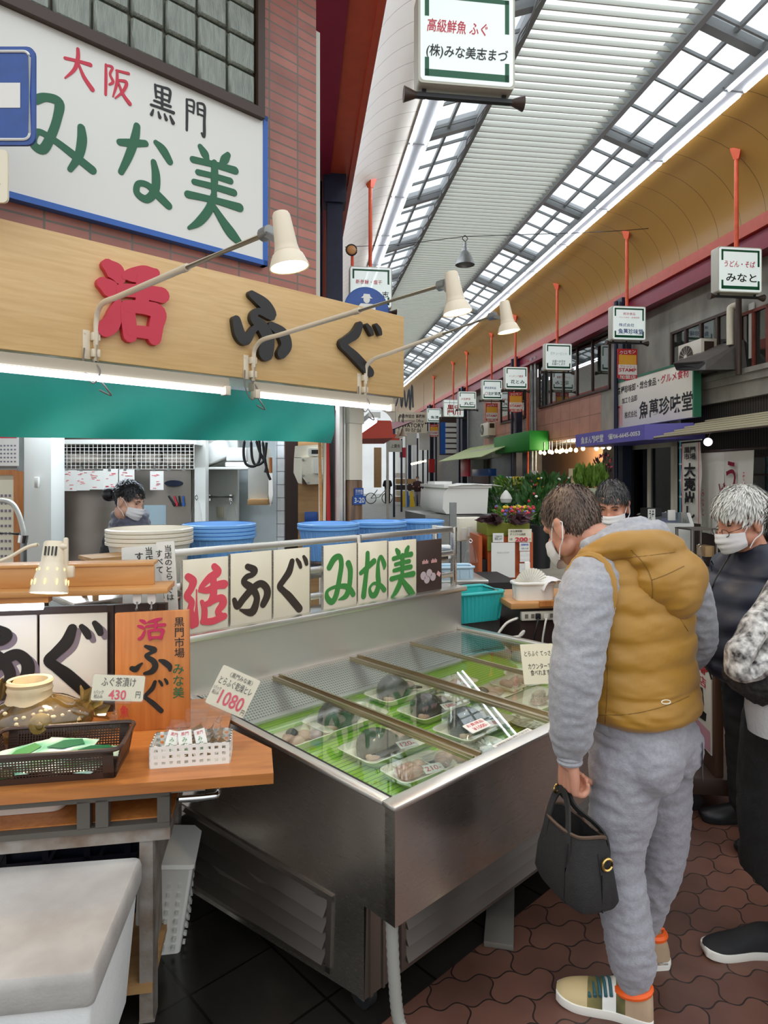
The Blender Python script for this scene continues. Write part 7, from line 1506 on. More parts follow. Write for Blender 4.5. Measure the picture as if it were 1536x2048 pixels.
M['frost'] = mat('frosted_glass', (112, 124, 124), .15, bump=.3, bs=60, var=.2, vs=8); M['curtain'] = mat('pale_curtain', (206, 206, 196), .7); M['glint'] = mat('reeded_blind', (120, 128, 124), .5, var=.3, vs=10, stretch=(12, 1, 1)); M['oldwood'] = mat('red_brown_window_wood', (120, 56, 40), .5, var=.2)
win_r('window_2', 1482, 1640, 600, 726, 5, 'oldwood', 'old red-brown wooden window at the right edge', back='glint')
q = MB(); l, w, z0, z1 = rw(1496, 1506, 606, 716, 7.15); q.box(-w / 2, w / 2, 0, .02, z0, z1); tag(q.build('curtain', M['curtain'], loc=AW(7.16, l), rz=TR), 'strip of white curtain in the red-brown window', 'curtain')
win_r('window_3', 1345, 1476, 640, 748, 4, 'brownmetal', 'dark framed frosted window behind the air conditioner', glass='winglass', back='frost')
q = MB(); l0, l1 = 3.0, 11.7; q.box(-(l1 - l0), 0, -.10, .05, 3.28, 3.36); q.box(-(l1 - l0), 0, -.05, .05, 3.16, 3.28); struct(q.build('trim_7', M['concrete'], loc=AW(SR, l0), rz=TR))
def ac(px0, px1, py0, py1, s, label):
    l, w, z0, z1 = rw(px0, px1, py0, py1, s); h = z1 - z0; t = thing('air_conditioner', label, 'air conditioner', AW(s, l, z0), TR, 'outdoor air conditioner units')
    MB().box(-w / 2, w / 2, 0, .30, 0, h, bev=.015).build('casing', M['ivory'], t); q = MB(); r = min(h, w) * .40; cx_ = -w / 2 + r + .04; 
    q.ring_loft([[(cx_ + r * k * cos(2 * pi * j / 28), y_, h / 2 + r * k * sin(2 * pi * j / 28)) for j in range(28)] for k, y_ in ((1, -.002), (.98, -.012))]); q.build('fan_grille', M['brownmetal'], t)
    q = MB()
    for j in range(14): a = 2 * pi * j / 14; q.bar((cx_ + r * .2 * cos(a), -.014, h / 2 + r * .2 * sin(a)), (cx_ + r * .95 * cos(a), -.014, h / 2 + r * .95 * sin(a)), .008, .006)
    q.build('fan_guard', M['greyplastic'], t); q = MB(); q.ring_loft([[(cx_ + r * .24 * k * cos(2 * pi * j / 18), y_, h / 2 + r * .24 * k * sin(2 * pi * j / 18)) for j in range(18)] for k, y_ in ((1, -.012), (.8, -.02))]); q.build('hub', M['ivory'], t)
    q = MB(); q.box(-w / 2 + .05, w / 2 - .05, .05, .35, -.06, 0); q.build('bracket', M['galv'], t); q = MB(); q.box(w / 2 - .002, w / 2 + .004, .06, .24, h * .55, h * .9); q.build('side_grille', M['brownmetal'], t)
ac(1356, 1402, 684, 742, 6.85, 'cream air conditioner under the frosted window of the grey building'); ac(961, 976, 846, 872, 6.9, 'small cream air conditioner above the pale green awning')
vh = thing('vent_hood', 'dark grey wedge-shaped vent hood on the concrete wall', 'vent', AW(7.1, rw(1440, 1450, 700, 760, 7.1)[0], hit_s(1445, 748, 7.1)[1]), TR)
q = MB(); q.hexa([(-.45, -.55, .12), (.35, -.55, .0), (.5, .1, .0), (-.3, .1, .1), (-.45, -.62, .25), (.30, -.50, .16), (.42, .1, .5), (-.2, .1, .55)]); q.build('hood', mat('hood_grey', (92, 88, 82), .5, var=.1), vh); q = MB(); q.hexa([(-.42, -.58, .13), (.32, -.54, .01), (.32, -.52, .02), (-.42, -.55, .14), (-.43, -.62, .23), (.29, -.51, .14), (.29, -.50, .14), (-.43, -.60, .23)]); q.build('hood_mouth', M['darkvoid'], vh)
l, w, z0, z1 = rw(1454, 1467, 618, 690, 7.0); q = MB(); q.tube(cr([(.1, .12, z1 + .05), (.02, .02, z1 + .03), (0, 0, z1 - .06), (0, 0, z0)], 6), .055, 10); tag(q.build('drain_pipe', M['creampaper'], loc=AW(7.0, l), rz=TR), 'cream pipe elbow beside the red-brown window', 'pipe')
l, w, z0, z1 = rw(1470, 1480, 590, 712, 7.0); q = MB(); q.cyl((0, 0, z0 - .3), (0, 0, z1), .045, n=10); tag(q.build('wall_pipe', M['brownmetal'], loc=AW(7.02, l), rz=TR), 'brown pipe running down beside the cream elbow', 'pipe')
# noodle shop: corrugated awning, slatted front, noren, banner flag, globe lamp
l0 = hit_s(1425, 845, 7.15)[0]; aw_ = thing('corrugated_awning', 'beige corrugated awning over the noodle shop front', 'awning', AW(7.2, 3.5), TR); Lw = l0 - 3.5
q = MB(); zt_ = 2.62; zb_ = hit_s(1400, 868, 6.3)[1]
for k in range(6):
    f0, f1 = k / 6, (k + 1) / 6; y0, y1 = -1.0 * f0, -1.0 * f1; za, zb2_ = zt_ + (zb_ - zt_) * f0, zt_ + (zb_ - zt_) * f1; e = .25 * f1
    q.hexa([(-Lw - .0 - .25 * f0, y0, za - .02), (0, y0, za - .02), (0, y1, zb2_ + .01), (-Lw - e, y1, zb2_ + .01), (-Lw - .25 * f0, y0, za + .005), (0, y0, za + .005), (0, y1, zb2_ + .035), (-Lw - e, y1, zb2_ + .035)])
q.build('sheet', M['corrug'], aw_)
q = MB()
for k in range(1, 7): f = k / 6; q.box(-Lw - .25 * f, 0, -1.0 * f - .006, -1.0 * f + .006, zt_ + (zb_ - zt_) * f - .015, zt_ + (zb_ - zt_) * f + .008)
q.build('painted_ridge_shade', M['brownmetal'], aw_)  # dark solid strips stand in for the shade at each sheet lap
M['slat'] = mstripe('dark_vertical_slats', (70, 62, 54), (26, 24, 22), .06, 'x', .4, .5)
q = MB(); q.box(-(11.5 - 3), 0, .0, .1, 1.95, 2.9); struct(q.build('wall_right_slats', M['slat'], loc=AW(7.3, 3), rz=TR))
q = MB(); q.box(-(11.5 - 3), 0, .0, .1, 0, .75); struct(q.build('wall_right_base', M['darkbrown'], loc=AW(7.3, 3), rz=TR))
win_r('door_2', 1500, 1700, 905, 1080, 4, 'darkbrown', 'dark lattice door of the noodle shop behind the white hair', s=7.28, nz=4, fr=.04)
l, w, z0, z1 = rw(1397, 1508, 906, 1072, 6.62); z1 = hit_s(1450, 902, 6.62)[1]
nr = thing('shop_curtain', 'white linen split shop curtain with red brush writing', 'curtain', AW(6.62, l, z0), TR); h = z1 - z0
q = MB(); q.cyl((-w / 2 - .1, 0, h + .01), (w / 2 + .25, 0, h + .01), .022, n=10); q.build('rod', M['darkbrown'], nr)
nn = 4
for k in range(nn):
    x0, x1 = -w / 2 + w * k / nn, -w / 2 + w * (k + 1) / nn
    def f(i, j, x0=x0, x1=x1, k=k): 
        g = .018 * max(0, (.72 - j) / .72); x = x0 + g + (x1 - x0 - 2 * g) * i; return (x, .025 * sin(i * 5 + k * 2) * (1 - j) + .03 * (1 - j) * (-1) ** k, h * j)
    q = MB(); q.grid(f, 10, 12); q.grid(lambda i, j: (lambda p: (p[0], p[1] + .004, p[2]))(f(i, j)), 10, 12); q.build('cloth_panel', M['noren'], nr, weld=False)
for st, x, zc, ww_, hh, bo, m_ in (('う', .16, .70, .17, .36, .03, 'red'), ('ど', .0, .52, .13, .22, .03, 'red'), ('ん', -.12, .30, .16, .22, .03, 'red'), ('みなと', -.36, .38, .05, .32, .01, 'red'), ('そば', .38, .64, .045, .22, .01, 'red')):
    text('\n'.join(st), nr, M['maroon' if m_ == 'red' and bo > .02 else m_], x * w, zc * h, ww_ * w, hh * h, -.045, bo, sp=1.0)
l, w, z0, z1 = rw(1363, 1402, 884, 1046, 6.45); z1 = hit_s(1380, 886, 6.45)[1]; h = z1 - z0
nb_ = thing('banner_flag', 'tall white banner flag with black brush writing on a cyan pole', 'banner', AW(6.45, l, z0), TR)
q = MB(); q.grid(lambda i, j: (-w / 2 + w * i, .015 * sin(j * 9 + i * 2), h * j), 8, 20); q.grid(lambda i, j: (-w / 2 + w * i, .004 + .015 * sin(j * 9 + i * 2), h * j), 8, 20); q.build('cloth', M['noren'], nb_, weld=False)
for a in (-w * .42, w * .44): line(nb_, M['red'], a - .008, a + .008, .0, h, -.022, 'red_edge')
text('黒門\n市場', nb_, M['ink'], 0, h * .87, w * .6, h * .16, -.024, .05, sp=1.0); text('大\n売\n出\nし', nb_, M['ink'], 0, h * .40, w * .62, h * .70, -.024, .07, sp=1.0)
q = MB(); q.cyl((-w / 2 - .05, .01, -z0 + .02), (-w / 2 - .05, .01, h + .06), .014, n=8); q.build('pole', M['cyan'], nb_); q = MB(); q.cyl((-w / 2 - .08, .01, h + .04), (w / 2, .01, h + .04), .010, n=8)
for k in range(5): q.box(-w / 2 - .07, -w / 2 + .01, .0, .012, h * (.1 + .21 * k), h * (.1 + .21 * k) + .03)
q.build('tape', M['white'], nb_); q = MB(); q.box(-w / 2 - .13, -w / 2 + .03, -.08, .1, -z0, -z0 + .12, bev=.01); q.build('base', M['blackplastic'], nb_)
gl = thing('globe_lamp', 'lit white globe lamp under the corrugated awning', 'lamp', at(1416, 884, 10.2), TR); MB().ball((0, 0, 0), .065, 18, 12).build('globe', mlight('lit_globe', (236, 230, 255), 2.2), gl); MB().tube([(0, 0, .06), (0, .05, .16), (.05, .3, .2)], .014, 8).build('arm', M['galv'], gl)
# delicacy shop: big board, purple awning, glazed doors
s1 = 6.85; la = hit_s(1230, 810, s1)[0]; lb = hit_s(1386, 790, s1)[0]; w = la - lb; z1 = hit_s(1308, 745, s1)[1]; z0 = hit_s(1308, 846, s1)[1]; h = z1 - z0
bd = thing('shop_board', 'white shop board of the delicacy shop with large black characters and a crescent emblem', 'sign', AW(s1, (la + lb) / 2, z0), TR)
MB().box(-w / 2, w / 2, 0, .12, 0, h, bev=.004).build('panel', mat('cream_shop_board', (252, 247, 228), .4), bd); q = MB(); q.box(-w / 2 - .03, w / 2 + .03, -.01, .13, h, h + .04); q.box(w / 2, w / 2 + .04, -.01, .13, 0, h + .04); q.build('frame', mat('green_frame', (58, 130, 100), .5), bd)
for st, x, zc, ww_, hh, m_, bo in (('各種珍味卸・総合食品・', -.17, .82, .58, .16, 'ink', .03), ('グルメ食材', .30, .82, .32, .17, 'red', .03), ('加工食品卸', -.28, .58, .22, .13, 'ink', .02), ('株式会社', -.26, .26, .18, .14, 'brownink', .02), ('魚萬珍味堂', .18, .30, .64, .36, 'ink', .035)): text(st, bd, M[m_], x * w, zc * h, ww_ * w, hh * h, -.003, bo)
line(bd, mat('pale_pink_panel', (240, 190, 180), .5), -w * .49, -w * .38, h * .05, h * .5, -.002, 'emblem_panel')
q = MB(); P = []; cx_, cz = -w * .437, h * .28; R1 = h * .17
for k in range(19): a = R(-100 + 250 * k / 18); P.append((cx_ + R1 * .75 * cos(a - pi / 2 + 2.4), cz + R1 * 1.2 * sin(a - pi / 2 + 2.4)))
P2 = [(cx_ + R1 * .18 + (x - cx_) * .72, cz + (z - cz) * .86) for x, z in P]
for k in range(18): q.add([(P[k][0], -.004, P[k][1]), (P[k + 1][0], -.004, P[k + 1][1]), (P2[k + 1][0], -.004, P2[k + 1][1]), (P2[k][0], -.004, P2[k][1])], [(0, 1, 2, 3)])
q.build('crescent_emblem', M['stampred'], bd)
s2 = 6.2; la = hit_s(1151, 870, s2)[0]; lb = hit_s(1289, 865, s2)[0]; w = la - lb; z1 = hit_s(1220, 861, s2)[1]; z0 = hit_s(1220, 887, s2)[1]
pa = thing('purple_awning', 'purple awning fascia with white writing and a telephone number', 'awning', AW(s2, (la + lb) / 2, z0), TR); h = z1 - z0
le = -(hit_s(1384, 850, 6.85)[0] - (la + lb) / 2)
q = MB(); q.prism([(-w / 2, 0), (w / 2, 0), (le, .66), (le, .9), (-w / 2, .9)], 0, h, ax='z'); q.build('valance', M['purple'], pa); MB().prism([(-w / 2, .0), (w / 2, .0), (le, .66), (le, .68), (-w / 2, .68)], h, h + .02, ax='z').build('top', M['purple'], pa)
text('魚まん珍味堂', pa, M['paper'], -.22 * w, h * .5, w * .36, h * .62, -.004, .05); text('☎06-6645-0053', pa, M['paper'], .24 * w, h * .5, w * .42, h * .46, -.004, .06)
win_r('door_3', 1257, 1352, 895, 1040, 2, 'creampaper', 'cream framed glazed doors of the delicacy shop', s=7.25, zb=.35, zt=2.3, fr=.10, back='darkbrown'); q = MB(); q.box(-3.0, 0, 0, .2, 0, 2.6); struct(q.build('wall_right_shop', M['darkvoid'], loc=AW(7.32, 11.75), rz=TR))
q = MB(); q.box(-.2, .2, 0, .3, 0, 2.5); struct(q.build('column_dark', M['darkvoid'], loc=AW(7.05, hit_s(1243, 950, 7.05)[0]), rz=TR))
# second building: long window band, tiled band, flower shop under it
win_r('window_4', 1080, 1222, 690, 800, 5, 'brownmetal', 'long reflecting window band above the pink tiles', zb=3.66, zt=5.05, back='glint', glass='winglass')
win_r('window_5', 1003, 1052, 780, 850, 3, 'brownmetal', 'narrow window band further down the tiled building', zb=3.5, zt=4.9, back='glint')
struct(MB().box(-8.6, 0, .1, 1.3, 2.62, 2.68).build('ceiling_flowershop', M['white'], loc=AW(7.2, 14.6), rz=TR))
q = MB(); q.box(-8.6, 0, 0, .1, 0, 2.62); struct(q.build('wall_right_flowershop', mat('warm_brown_panelling', (156, 116, 84), .5, var=.08, vs=2), loc=AW(8.4, 14.6), rz=TR))
for i, px in enumerate((1081, 1089, 1099, 1104, 1113, 1120, 1125, 1133, 1141, 1152, 1166, 1193, 1206, 1218)):
    py = 905 - (px - 1080) * .09 + (i % 2) * 2; t = thing('spot_bulb', 'one of the lit warm spot bulbs under the flower shop ceiling', 'lamp', at(px, py, hit_s(px, 905, 7.35)[0]), 0, 'warm bulbs of the flower shop'); MB().ball((0, 0, 0), (.05, .05, .055), 10, 8).build('bulb', M['bulbwarm'], t); MB().cyl((0, 0, .04), (0, 0, max(.1, 2.62 - t.location.z)), .012, n=8).build('holder', M['white'], t)
ld = bpy.data.lights.new('flower_shop_light', 'POINT'); ld.energy = 60; ld.color = (1, .84, .62); ld.shadow_soft_size = .3; lo = bpy.data.objects.new('flower_shop_light', ld); COL.objects.link(lo); lo.location = AW(7.6, 17, 2.3)
for i, (a, b, c, d, m_, lb_) in enumerate(((1097, 1108, 949, 965, 'paper', 'white sheet on the flower shop wall, left one'), (1133, 1146, 937, 960, 'paper', 'white notice pinned high on the flower shop wall'), (1133, 1147, 952, 978, 'creampaper', 'pale notice under the high white one in the flower shop'), (1149, 1166, 937, 960, 'yellow', 'yellow poster on the flower shop wall'), (1060, 1075, 942, 960, 'paper', 'white notice on the steel pipe by the green awning'))):
    l, w, z0, z1 = rw(a, b, c, d, 8.3 if i < 4 else 6.9); tag(MB().box(-w / 2, w / 2, 0, .006, 0, z1 - z0).build('notice_sheet', M[m_], loc=AW(8.37 if i < 4 else 6.9, l, z0), rz=TR), lb_, 'notice')
# downpipes between flower shop and green awning
for i, (px, m_, r_) in enumerate(((1064, 'galv', .06), (1071, 'galv', .05), (1056, 'orange', .03))): tag(MB().cyl((0, 0, 0), (0, 0, 5.2), r_, n=10).build('downpipe', M[m_], loc=AW(7.0, hit_s(px, 900, 7.0)[0])), ['thick steel downpipe left of the flower shop', 'thinner steel downpipe nearest the flower shop', 'thin orange pipe left of the steel downpipes'][i], 'pipe')
# green awning and what lies beyond
def fascia(px0, px1, py0, py1, s, dep, m, name, label, cat, zb=None):
    l, w, z0, z1 = rw(px0, px1, py0, py1, s); return tag(MB().box(-w / 2, w / 2, 0, dep, 0, z1 - z0, bev=.01).build(name, M[m], loc=AW(s, l, z0), rz=TR), label, cat)
fascia(988, 1059, 868, 904, 6.6, .57, 'greenawn', 'green_awning', 'plain bright green awning box left of the pipes', 'awning')
l, w, z0, z1 = rw(900, 992, 872, 918, 6.3); q = MB(); q.hexa([(-w / 2, -.5, -.02), (w / 2, -.5, -.02), (w / 2, .86, .55), (-w / 2, .86, .55), (-w / 2, -.5, 0), (w / 2, -.5, 0), (w / 2, .86, .58), (-w / 2, .86, .58)]); tag(q.build('sloped_awning', M['paleawn'], loc=AW(6.3, l, z0), rz=TR), 'pale green sloped awning left of the bright green one', 'awning')
fascia(940, 985, 898, 918, 6.5, .3, 'curtain', 'lettered_valance', 'grey lettered valance under the pale green awning', 'awning')
ds = thing('directory_sign', 'tall directory sign with stacked white rows and a wavy blue side', 'sign', AW(6.5, hit_l(897, 870, 28.5)[0] * 0 + 28.5, 0)); ds.location = at(898, 872, 29.5); ds.rotation_euler = (0, 0, TA); sc_ = 29.5 / FPX
w, h = 38 * sc_, 76 * sc_; MB().box(-w / 2, w / 2, 0, .15, -h / 2, h / 2).build('panel', M['brownmetal'], ds); line(ds, M['blue'], -w / 2 + .03, -w * .12, -h / 2 + .05, h * .36, -.01, 'blue_side')
for k in range(6): line(ds, M['signwhite'], -w * .2, w / 2 - .05, -h / 2 + .08 + k * h * .14, -h / 2 + .06 + (k + .8) * h * .14, -.02, 'row')
lv = thing('washroom_banner', 'white washroom banner hanging across the arcade', 'banner', at(822, 845, 33.0), TA); sc_ = 33 / FPX; w, h = 66 * sc_, 42 * sc_; MB().box(-w / 2, w / 2, 0, .05, -h / 2, h / 2).build('sheet', M['creampaper'], lv); text('商店街組合 事務所', lv, M['ink'], .05, h * .3, w * .8, h * .18, -.01, .02); text('Association Office', lv, M['ink'], .05, h * .08, w * .7, h * .14, -.01, .0); text('LAVATORY', lv, M['ink'], .0, -.14 * h, w * .8, h * .2, -.01, .03); MB().box(-w * .4, -w * .39, .02, .03, h / 2, 6.9 - lv.location.z).build('hanger', M['galv'], lv); MB().box(w * .39, w * .4, .02, .03, h / 2, 6.9 - lv.location.z).build('hanger', M['galv'], lv); text('화장실', lv, M['ink'], .1, -.36 * h, w * .5, h * .18, -.01, .01)
gs = thing('grey_sign', 'small grey hanging sign with brush writing under the far lamps', 'sign', at(791, 892, 24), TA); MB().box(-.24, .24, 0, .1, -.22, .22).build('panel', M['curtain'], gs); MB().box(-.01, .01, .04, .06, .22, 6.4 - gs.location.z).build('hanger', M['galv'], gs); text('上寶侑', gs, M['ink'], 0, 0, .34, .14, -.004, .01)
for i, (px, py, Y) in enumerate(((798, 872, 15), (806, 868, 14.5))):
    t = thing('pendant_lamp', ['white pendant lamp at the red awning, left one', 'white pendant lamp at the red awning, right one'][i], 'lamp', at(px, py, Y)); MB().lathe([(0, .14), (.03, .13), (.05, .05), (.10, -.05), (.095, -.05), (.0, .04)], 18).build('shade', M['lampwhite'], t); MB().tube(cr([(0, 0, .13), (0, 0, .28), (.0, .0, .46)], 4), .012, 6).build('cord', M['blackplastic'], t)
ra = at(760, 850, 13.0); q = MB(); q.hexa([(-1.6, 0, -.32), (.28, 0, -.26), (.28, 1.5, -.30), (-1.6, 1.5, -.32), (-1.6, .1, .12), (.24, .1, .10), (.24, 1.5, .10), (-1.6, 1.5, .12)]); tag(q.build('red_awning', M['redawn'], loc=ra, rz=TA), 'orange-red awning on the left of the arcade', 'awning')
rb = at(795, 845, 13.6); q = MB(); q.add([(-.45, 0, -.30), (.36, 0, .02), (.30, 1.2, .10), (-.45, 1.2, .10)], [(0, 1, 2, 3)]); q.add([(-.45, 0, -.28), (.36, 0, .04), (.30, 1.2, .12), (-.45, 1.2, .12)], [(0, 1, 2, 3)]); tag(q.build('maroon_awning', M['maroon'], loc=rb, rz=TA), 'dark red awning edge with pendant lamps below', 'awning')
pk_ = thing('pipe_fitting', 'lit tube fitting under the board corner seen end on', 'lamp', at(742, 848, 5.9), TA); MB().cyl((0, -.3, 0), (0, .9, 0), .02, n=10).build('tube', M['tubeon'], pk_); MB().box(-.05, .05, -.3, .9, .03, .08).build('housing', M['greyplastic'], pk_)
cc = [at(a, b, 5.4) for a, b in cr([(792, 812), (800, 782), (803, 815), (808, 780), (812, 815), (818, 778), (820, 820), (824, 770), (826, 815)], 5)]; tag(MB().tube([p - cc[0] for p in cc], .008, 6).build('coiled_cord', M['blackplastic'], loc=cc[0]), 'black coiled cord bunched at the end of the birch board', 'cord')
ps_ = fascia(921, 936, 919, 953, 6.2, .1, 'red', 'pink_vertical_sign', 'pink vertical shop sign below the pale green awning', 'sign'); bl_ = fascia(944, 976, 938, 952, 6.5, .3, 'blue', 'lit_header', 'blue header of a drinks cabinet under the lettered valance', 'sign')
# far end: slender poles, bulbs and shop fronts down the street
for i, (px, Y, m_, top) in enumerate(((788, 26, 'navy', 3.6), (803, 30, 'navy', 3.4), (812, 34, 'greyplastic', 3.8), (835, 36, 'navy', 3.8), (846, 34, 'navy', 3.6), (872, 31, 'navy', 4.6), (775, 22, 'greyplastic', 3.4))):
    tag(MB().box(-.045, .045, -.045, .045, 0, top).build('street_post', M[m_], loc=(at(px, 0, Y).x, Y, 0)), ['navy post just right of the red awning', 'navy post left of the washroom banner', 'grey post under the washroom banner', 'navy post under the right end of the washroom banner', 'navy post left of the smallest stamp poster', 'navy post carrying the two character sign', 'grey post beyond the red awning'][i], 'post')
for i, (px0, px1, py0, py1, Y, m_, lb_) in enumerate(((744, 800, 868, 880, 20, 'redawn', 'far red awning strip on the left of the street'), (812, 834, 860, 890, 38, 'greyplastic', 'grey shutter box far down the street'), (838, 860, 862, 900, 33.5, 'white', 'white wall panel far down the street under the banner'), (858, 872, 918, 945, 33, 'stampred', 'red panel far down the right side'), (800, 812, 895, 915, 30, 'red', 'small red sign far down the left side'))):
    a, b, z0, z1 = fb(px0, px1, py0, py1, Y); tag(MB().box(-(b - a) / 2, (b - a) / 2, 0, .1, 0, z1 - z0).build('street_panel', M[m_], loc=((a + b) / 2, Y, z0), rz=TA), lb_, 'sign')
for i in range(7): t = MB().ball((0, 0, 0), .06, 8, 6).build('string_bulb', M['bulbwarm'], loc=at(824 + i * 4.4, 928 - i * 1.0, 34)); tag(t, 'one of the small warm bulbs strung far down the street', 'lamp', 'far string of warm bulbs')
# ================================================================== MIDDLE GROUND BEHIND THE FREEZER CASE
def pbox(name, label, cat, px, Y, dep, m, rz=TA, toground=False, bev=.006, group=None):
    """a box whose front face fills a pixel box at distance Y"""
    a, b, z0, z1 = fb(*px, Y); z0 = 0 if toground else z0
    return tag(MB().box(-(b - a) / 2, (b - a) / 2, 0, dep, 0, z1 - z0, bev=bev).build(name, M[m], loc=((a + b) / 2, Y, z0), rz=rz), label, cat, group)
def crate(name, label, cat, px0, px1, pyt, pyb, Y, asp, m, rz, rib=12, flare=.86):
    a, b, z0, z1 = fb(px0, px1, pyt, pyb, Y); w, h = b - a, z1 - z0; d = w * asp; t = thing(name, label, cat, ((a + b) / 2, Y + d / 2, z0), rz)
    def rr(k, z): return [(x, y, z) for x, y in rrect(-w / 2 * k, w / 2 * k, -d / 2 * k, d / 2 * k, .04 * k, 5)]
    MB().ring_loft([rr(flare, 0), rr(.98, h - .015), rr(.96, h - .015), rr(flare - .02, .008)]).build('tub_body', M[m], t)
    MB().tube(rr(1.0, h - .006), .011, 8, closed=True).build('rim', M[m], t)
    q = MB()
    for s in (-1, 1):
        for k in range(rib): f = (k + .5) / rib - .5; q.bar((f * w * flare, s * d / 2 * flare, .01), (f * w * .98, s * d / 2 * .98, h - .02), .006, .008)
        for k in range(rib // 2): f = (k + .5) / (rib // 2) - .5; q.bar((s * w / 2 * flare, f * d * flare, .01), (s * w / 2 * .98, f * d * .98, h - .02), .008, .006)
    q.build('rib', M[m], t); return t
pbox('storage_bin', 'grey storage bin under the aqua basket behind the freezer case', 'bin', (880, 1045, 1238, 1300), 4.25, .5, 'greyplastic', R(35), True)
crate('aqua_basket', 'aqua ribbed plastic basket behind the right corner of the freezer case', 'basket', 888, 1004, 1186, 1246, 4.0, .75, 'aqua', R(25))
# paper-plate stand behind the right rim
ps_ = thing('plate_stand', 'brown cabinet stand with a pale wooden top, power strip and plates behind the freezer', 'stand', at(1110, 955, 3.95) - V((0, 0, CH)), TA); zt_ = CH - 248 * 3.95 / FPX
X0, X1 = at(1040, 0, 3.95).x - at(1110, 0, 3.95).x, .42
MB().box(X0, X1, .02, .42, 0, zt_ - .035).build('cabinet', M['darkbrown'], ps_); MB().box(X0 - .075, X1 + .05, -.03, .46, zt_ - .035, zt_, bev=.003).build('top', M['shelfwood'], ps_); MB().box(X0 + .1, X1, -.045, -.03, zt_ - .02, zt_ + .012).build('edge_strip', M['signwood'], ps_)
stp = thing('power_strip', 'ivory power strip with plugs on the front of the plate stand', 'power strip', at(1040, 1230, 3.94), TA)
MB().box(0, .42, -.03, .0, -.03, .025, bev=.004).build('strip', M['ivory'], stp)
for i, (x, m_) in enumerate(((.10, 'blackplastic'), (.15, 'whitecable'), (.25, 'blackplastic'))):
    MB().box(x - .015, x + .015, -.05, -.03, -.02, .015, bev=.004).build('plug', M[m_], stp); MB().tube(cr([(x, -.05, -.01), (x - .02, -.07, -.06), (x - .03, -.06, -.18), (x - .06 * (i - 1), -.06, -.34)], 6), .006, 6).build('cord', M[m_], stp)
q = MB()
for x in (.03, .07, .19, .22, .30, .33, .38): q.box(x - .010, x + .010, -.033, -.03, -.015, .010)
q.build('sockets', M['cable'], stp)
c_ = at(1036, 1240, 3.9); tag(MB().tube([at(a, b, 3.85) - c_ for a, b in cr([(1036, 1236), (1015, 1245), (1000, 1262), (990, 1280), (1010, 1276), (1040, 1272), (1048, 1262), (1040, 1270), (1036, 1285)], 6)], .008, 6).build('loose_cord', M['whitecable'], loc=c_), 'loose white cord looping from the power strip to the floor', 'cord')
pb = crate('plate_box', 'milky plastic box of paper plates on the plate stand', 'box', 1029, 1112, 1166, 1202, 3.98, .5, 'whiteplastic', TA, 2, .95); 
dy = thing('lace_doily', 'round white paper lace doilies fanned upright in the plate box', 'doily', at(1064, 1172, 4.04), TA); q = MB(); r = 36 / FPX * 4.04
for j in range(36):
    a0, a1 = R(j * 10), R(j * 10 + 6.5)
    for k0, k1, tw in ((.15, .6, .05), (.5, 1.0, -.05)): q.add([(r * k0 * cos(a0), 0, r * k0 * sin(a0)), (r * k1 * cos(a0 + tw * 3), .0, r * k1 * sin(a0 + tw * 3)), (r * k1 * cos(a1 + tw * 3), .002, r * k1 * sin(a1 + tw * 3)), (r * k0 * cos(a1), .002, r * k0 * sin(a1))], [(0, 1, 2, 3)])
q.build('lace', M['paper'], dy); q = MB(); q.ring_loft([[(r * .96 * cos(2 * pi * j / 30), y_, r * .96 * sin(2 * pi * j / 30)) for j in range(30)] for y_ in (.01, .014)]); q.build('backing', M['creampaper'], dy)
cl_ = thing('white_cloth', 'folded white cloth lying over the plate box', 'cloth', at(1102, 1166, 4.05), TA)
MB().grid(lambda i, j: ((i - .5) * .17, (j - .5) * .2, .06 * (1 - (2 * i - 1) ** 4) - .03 + .006 * noise.noise((i * 6, j * 6, 2))), 14, 8).build('cloth', M['mask'], cl_); pbox('handle_brush', 'upright white plastic handle behind the paper doilies', 'utensil', (1050, 1061, 1124, 1160), 4.1, .02, 'whiteplastic')
# counter with dark front, pale blue box and bags
ct = thing('grey_counter', 'stainless counter with dark front behind the aqua basket', 'counter', at(940, 955, 4.9) - V((0, 0, CH)), TA); z1 = CH - 205 * 4.9 / FPX
a, b = at(845, 0, 4.9).x - at(940, 0, 4.9).x, at(1045, 0, 4.9).x - at(940, 0, 4.9).x
MB().box(a, b, .03, .6, 0, z1 - .03).build('front', M['darkvoid'], ct); MB().box(a - .02, b * .35, -.02, .62, z1 - .03, z1, bev=.003).build('top', M['steelp'], ct)
crate('pale_blue_box', 'pale blue lidded plastic box on the stainless counter', 'box', 868, 948, 1134, 1158, 4.95, .6, 'greenscreen', TA, 4, 1.0)
bag(926, 956, 1078, 1124, 5.4, 'white plastic bag beside the orange-brown cabinet'); pbox('blue_pack', 'white pack with blue print behind the frame post', 'pack', (882, 904, 1092, 1118), 5.3, .12, 'paper')
pbox('card_screen', 'beige card panel with taped notes under the insulated bins', 'panel', (917, 972, 1036, 1082), 6.2, .2, 'tray', R(14))
for i, (a_, b_, c2, d2) in enumerate(((924, 932, 1056, 1080), (936, 944, 1053, 1073), (962, 970, 1054, 1066))): pbox('taped_note', ['narrow note taped at the left of the beige panel', 'narrow note taped in the middle of the beige panel', 'small note taped at the right of the beige panel'][i], 'notice', (a_, b_, c2, d2), 6.17, .01, 'paper', R(14), bev=0, group='notes on the beige panel')
tag(MB().box(-.03, .03, -.03, .03, 0, CH - 50 * 5.9 / FPX).build('steel_post', M['galv'], loc=(at(906, 0, 5.9).x, 5.9, 0)), 'grey steel post under the near insulated bin', 'post')
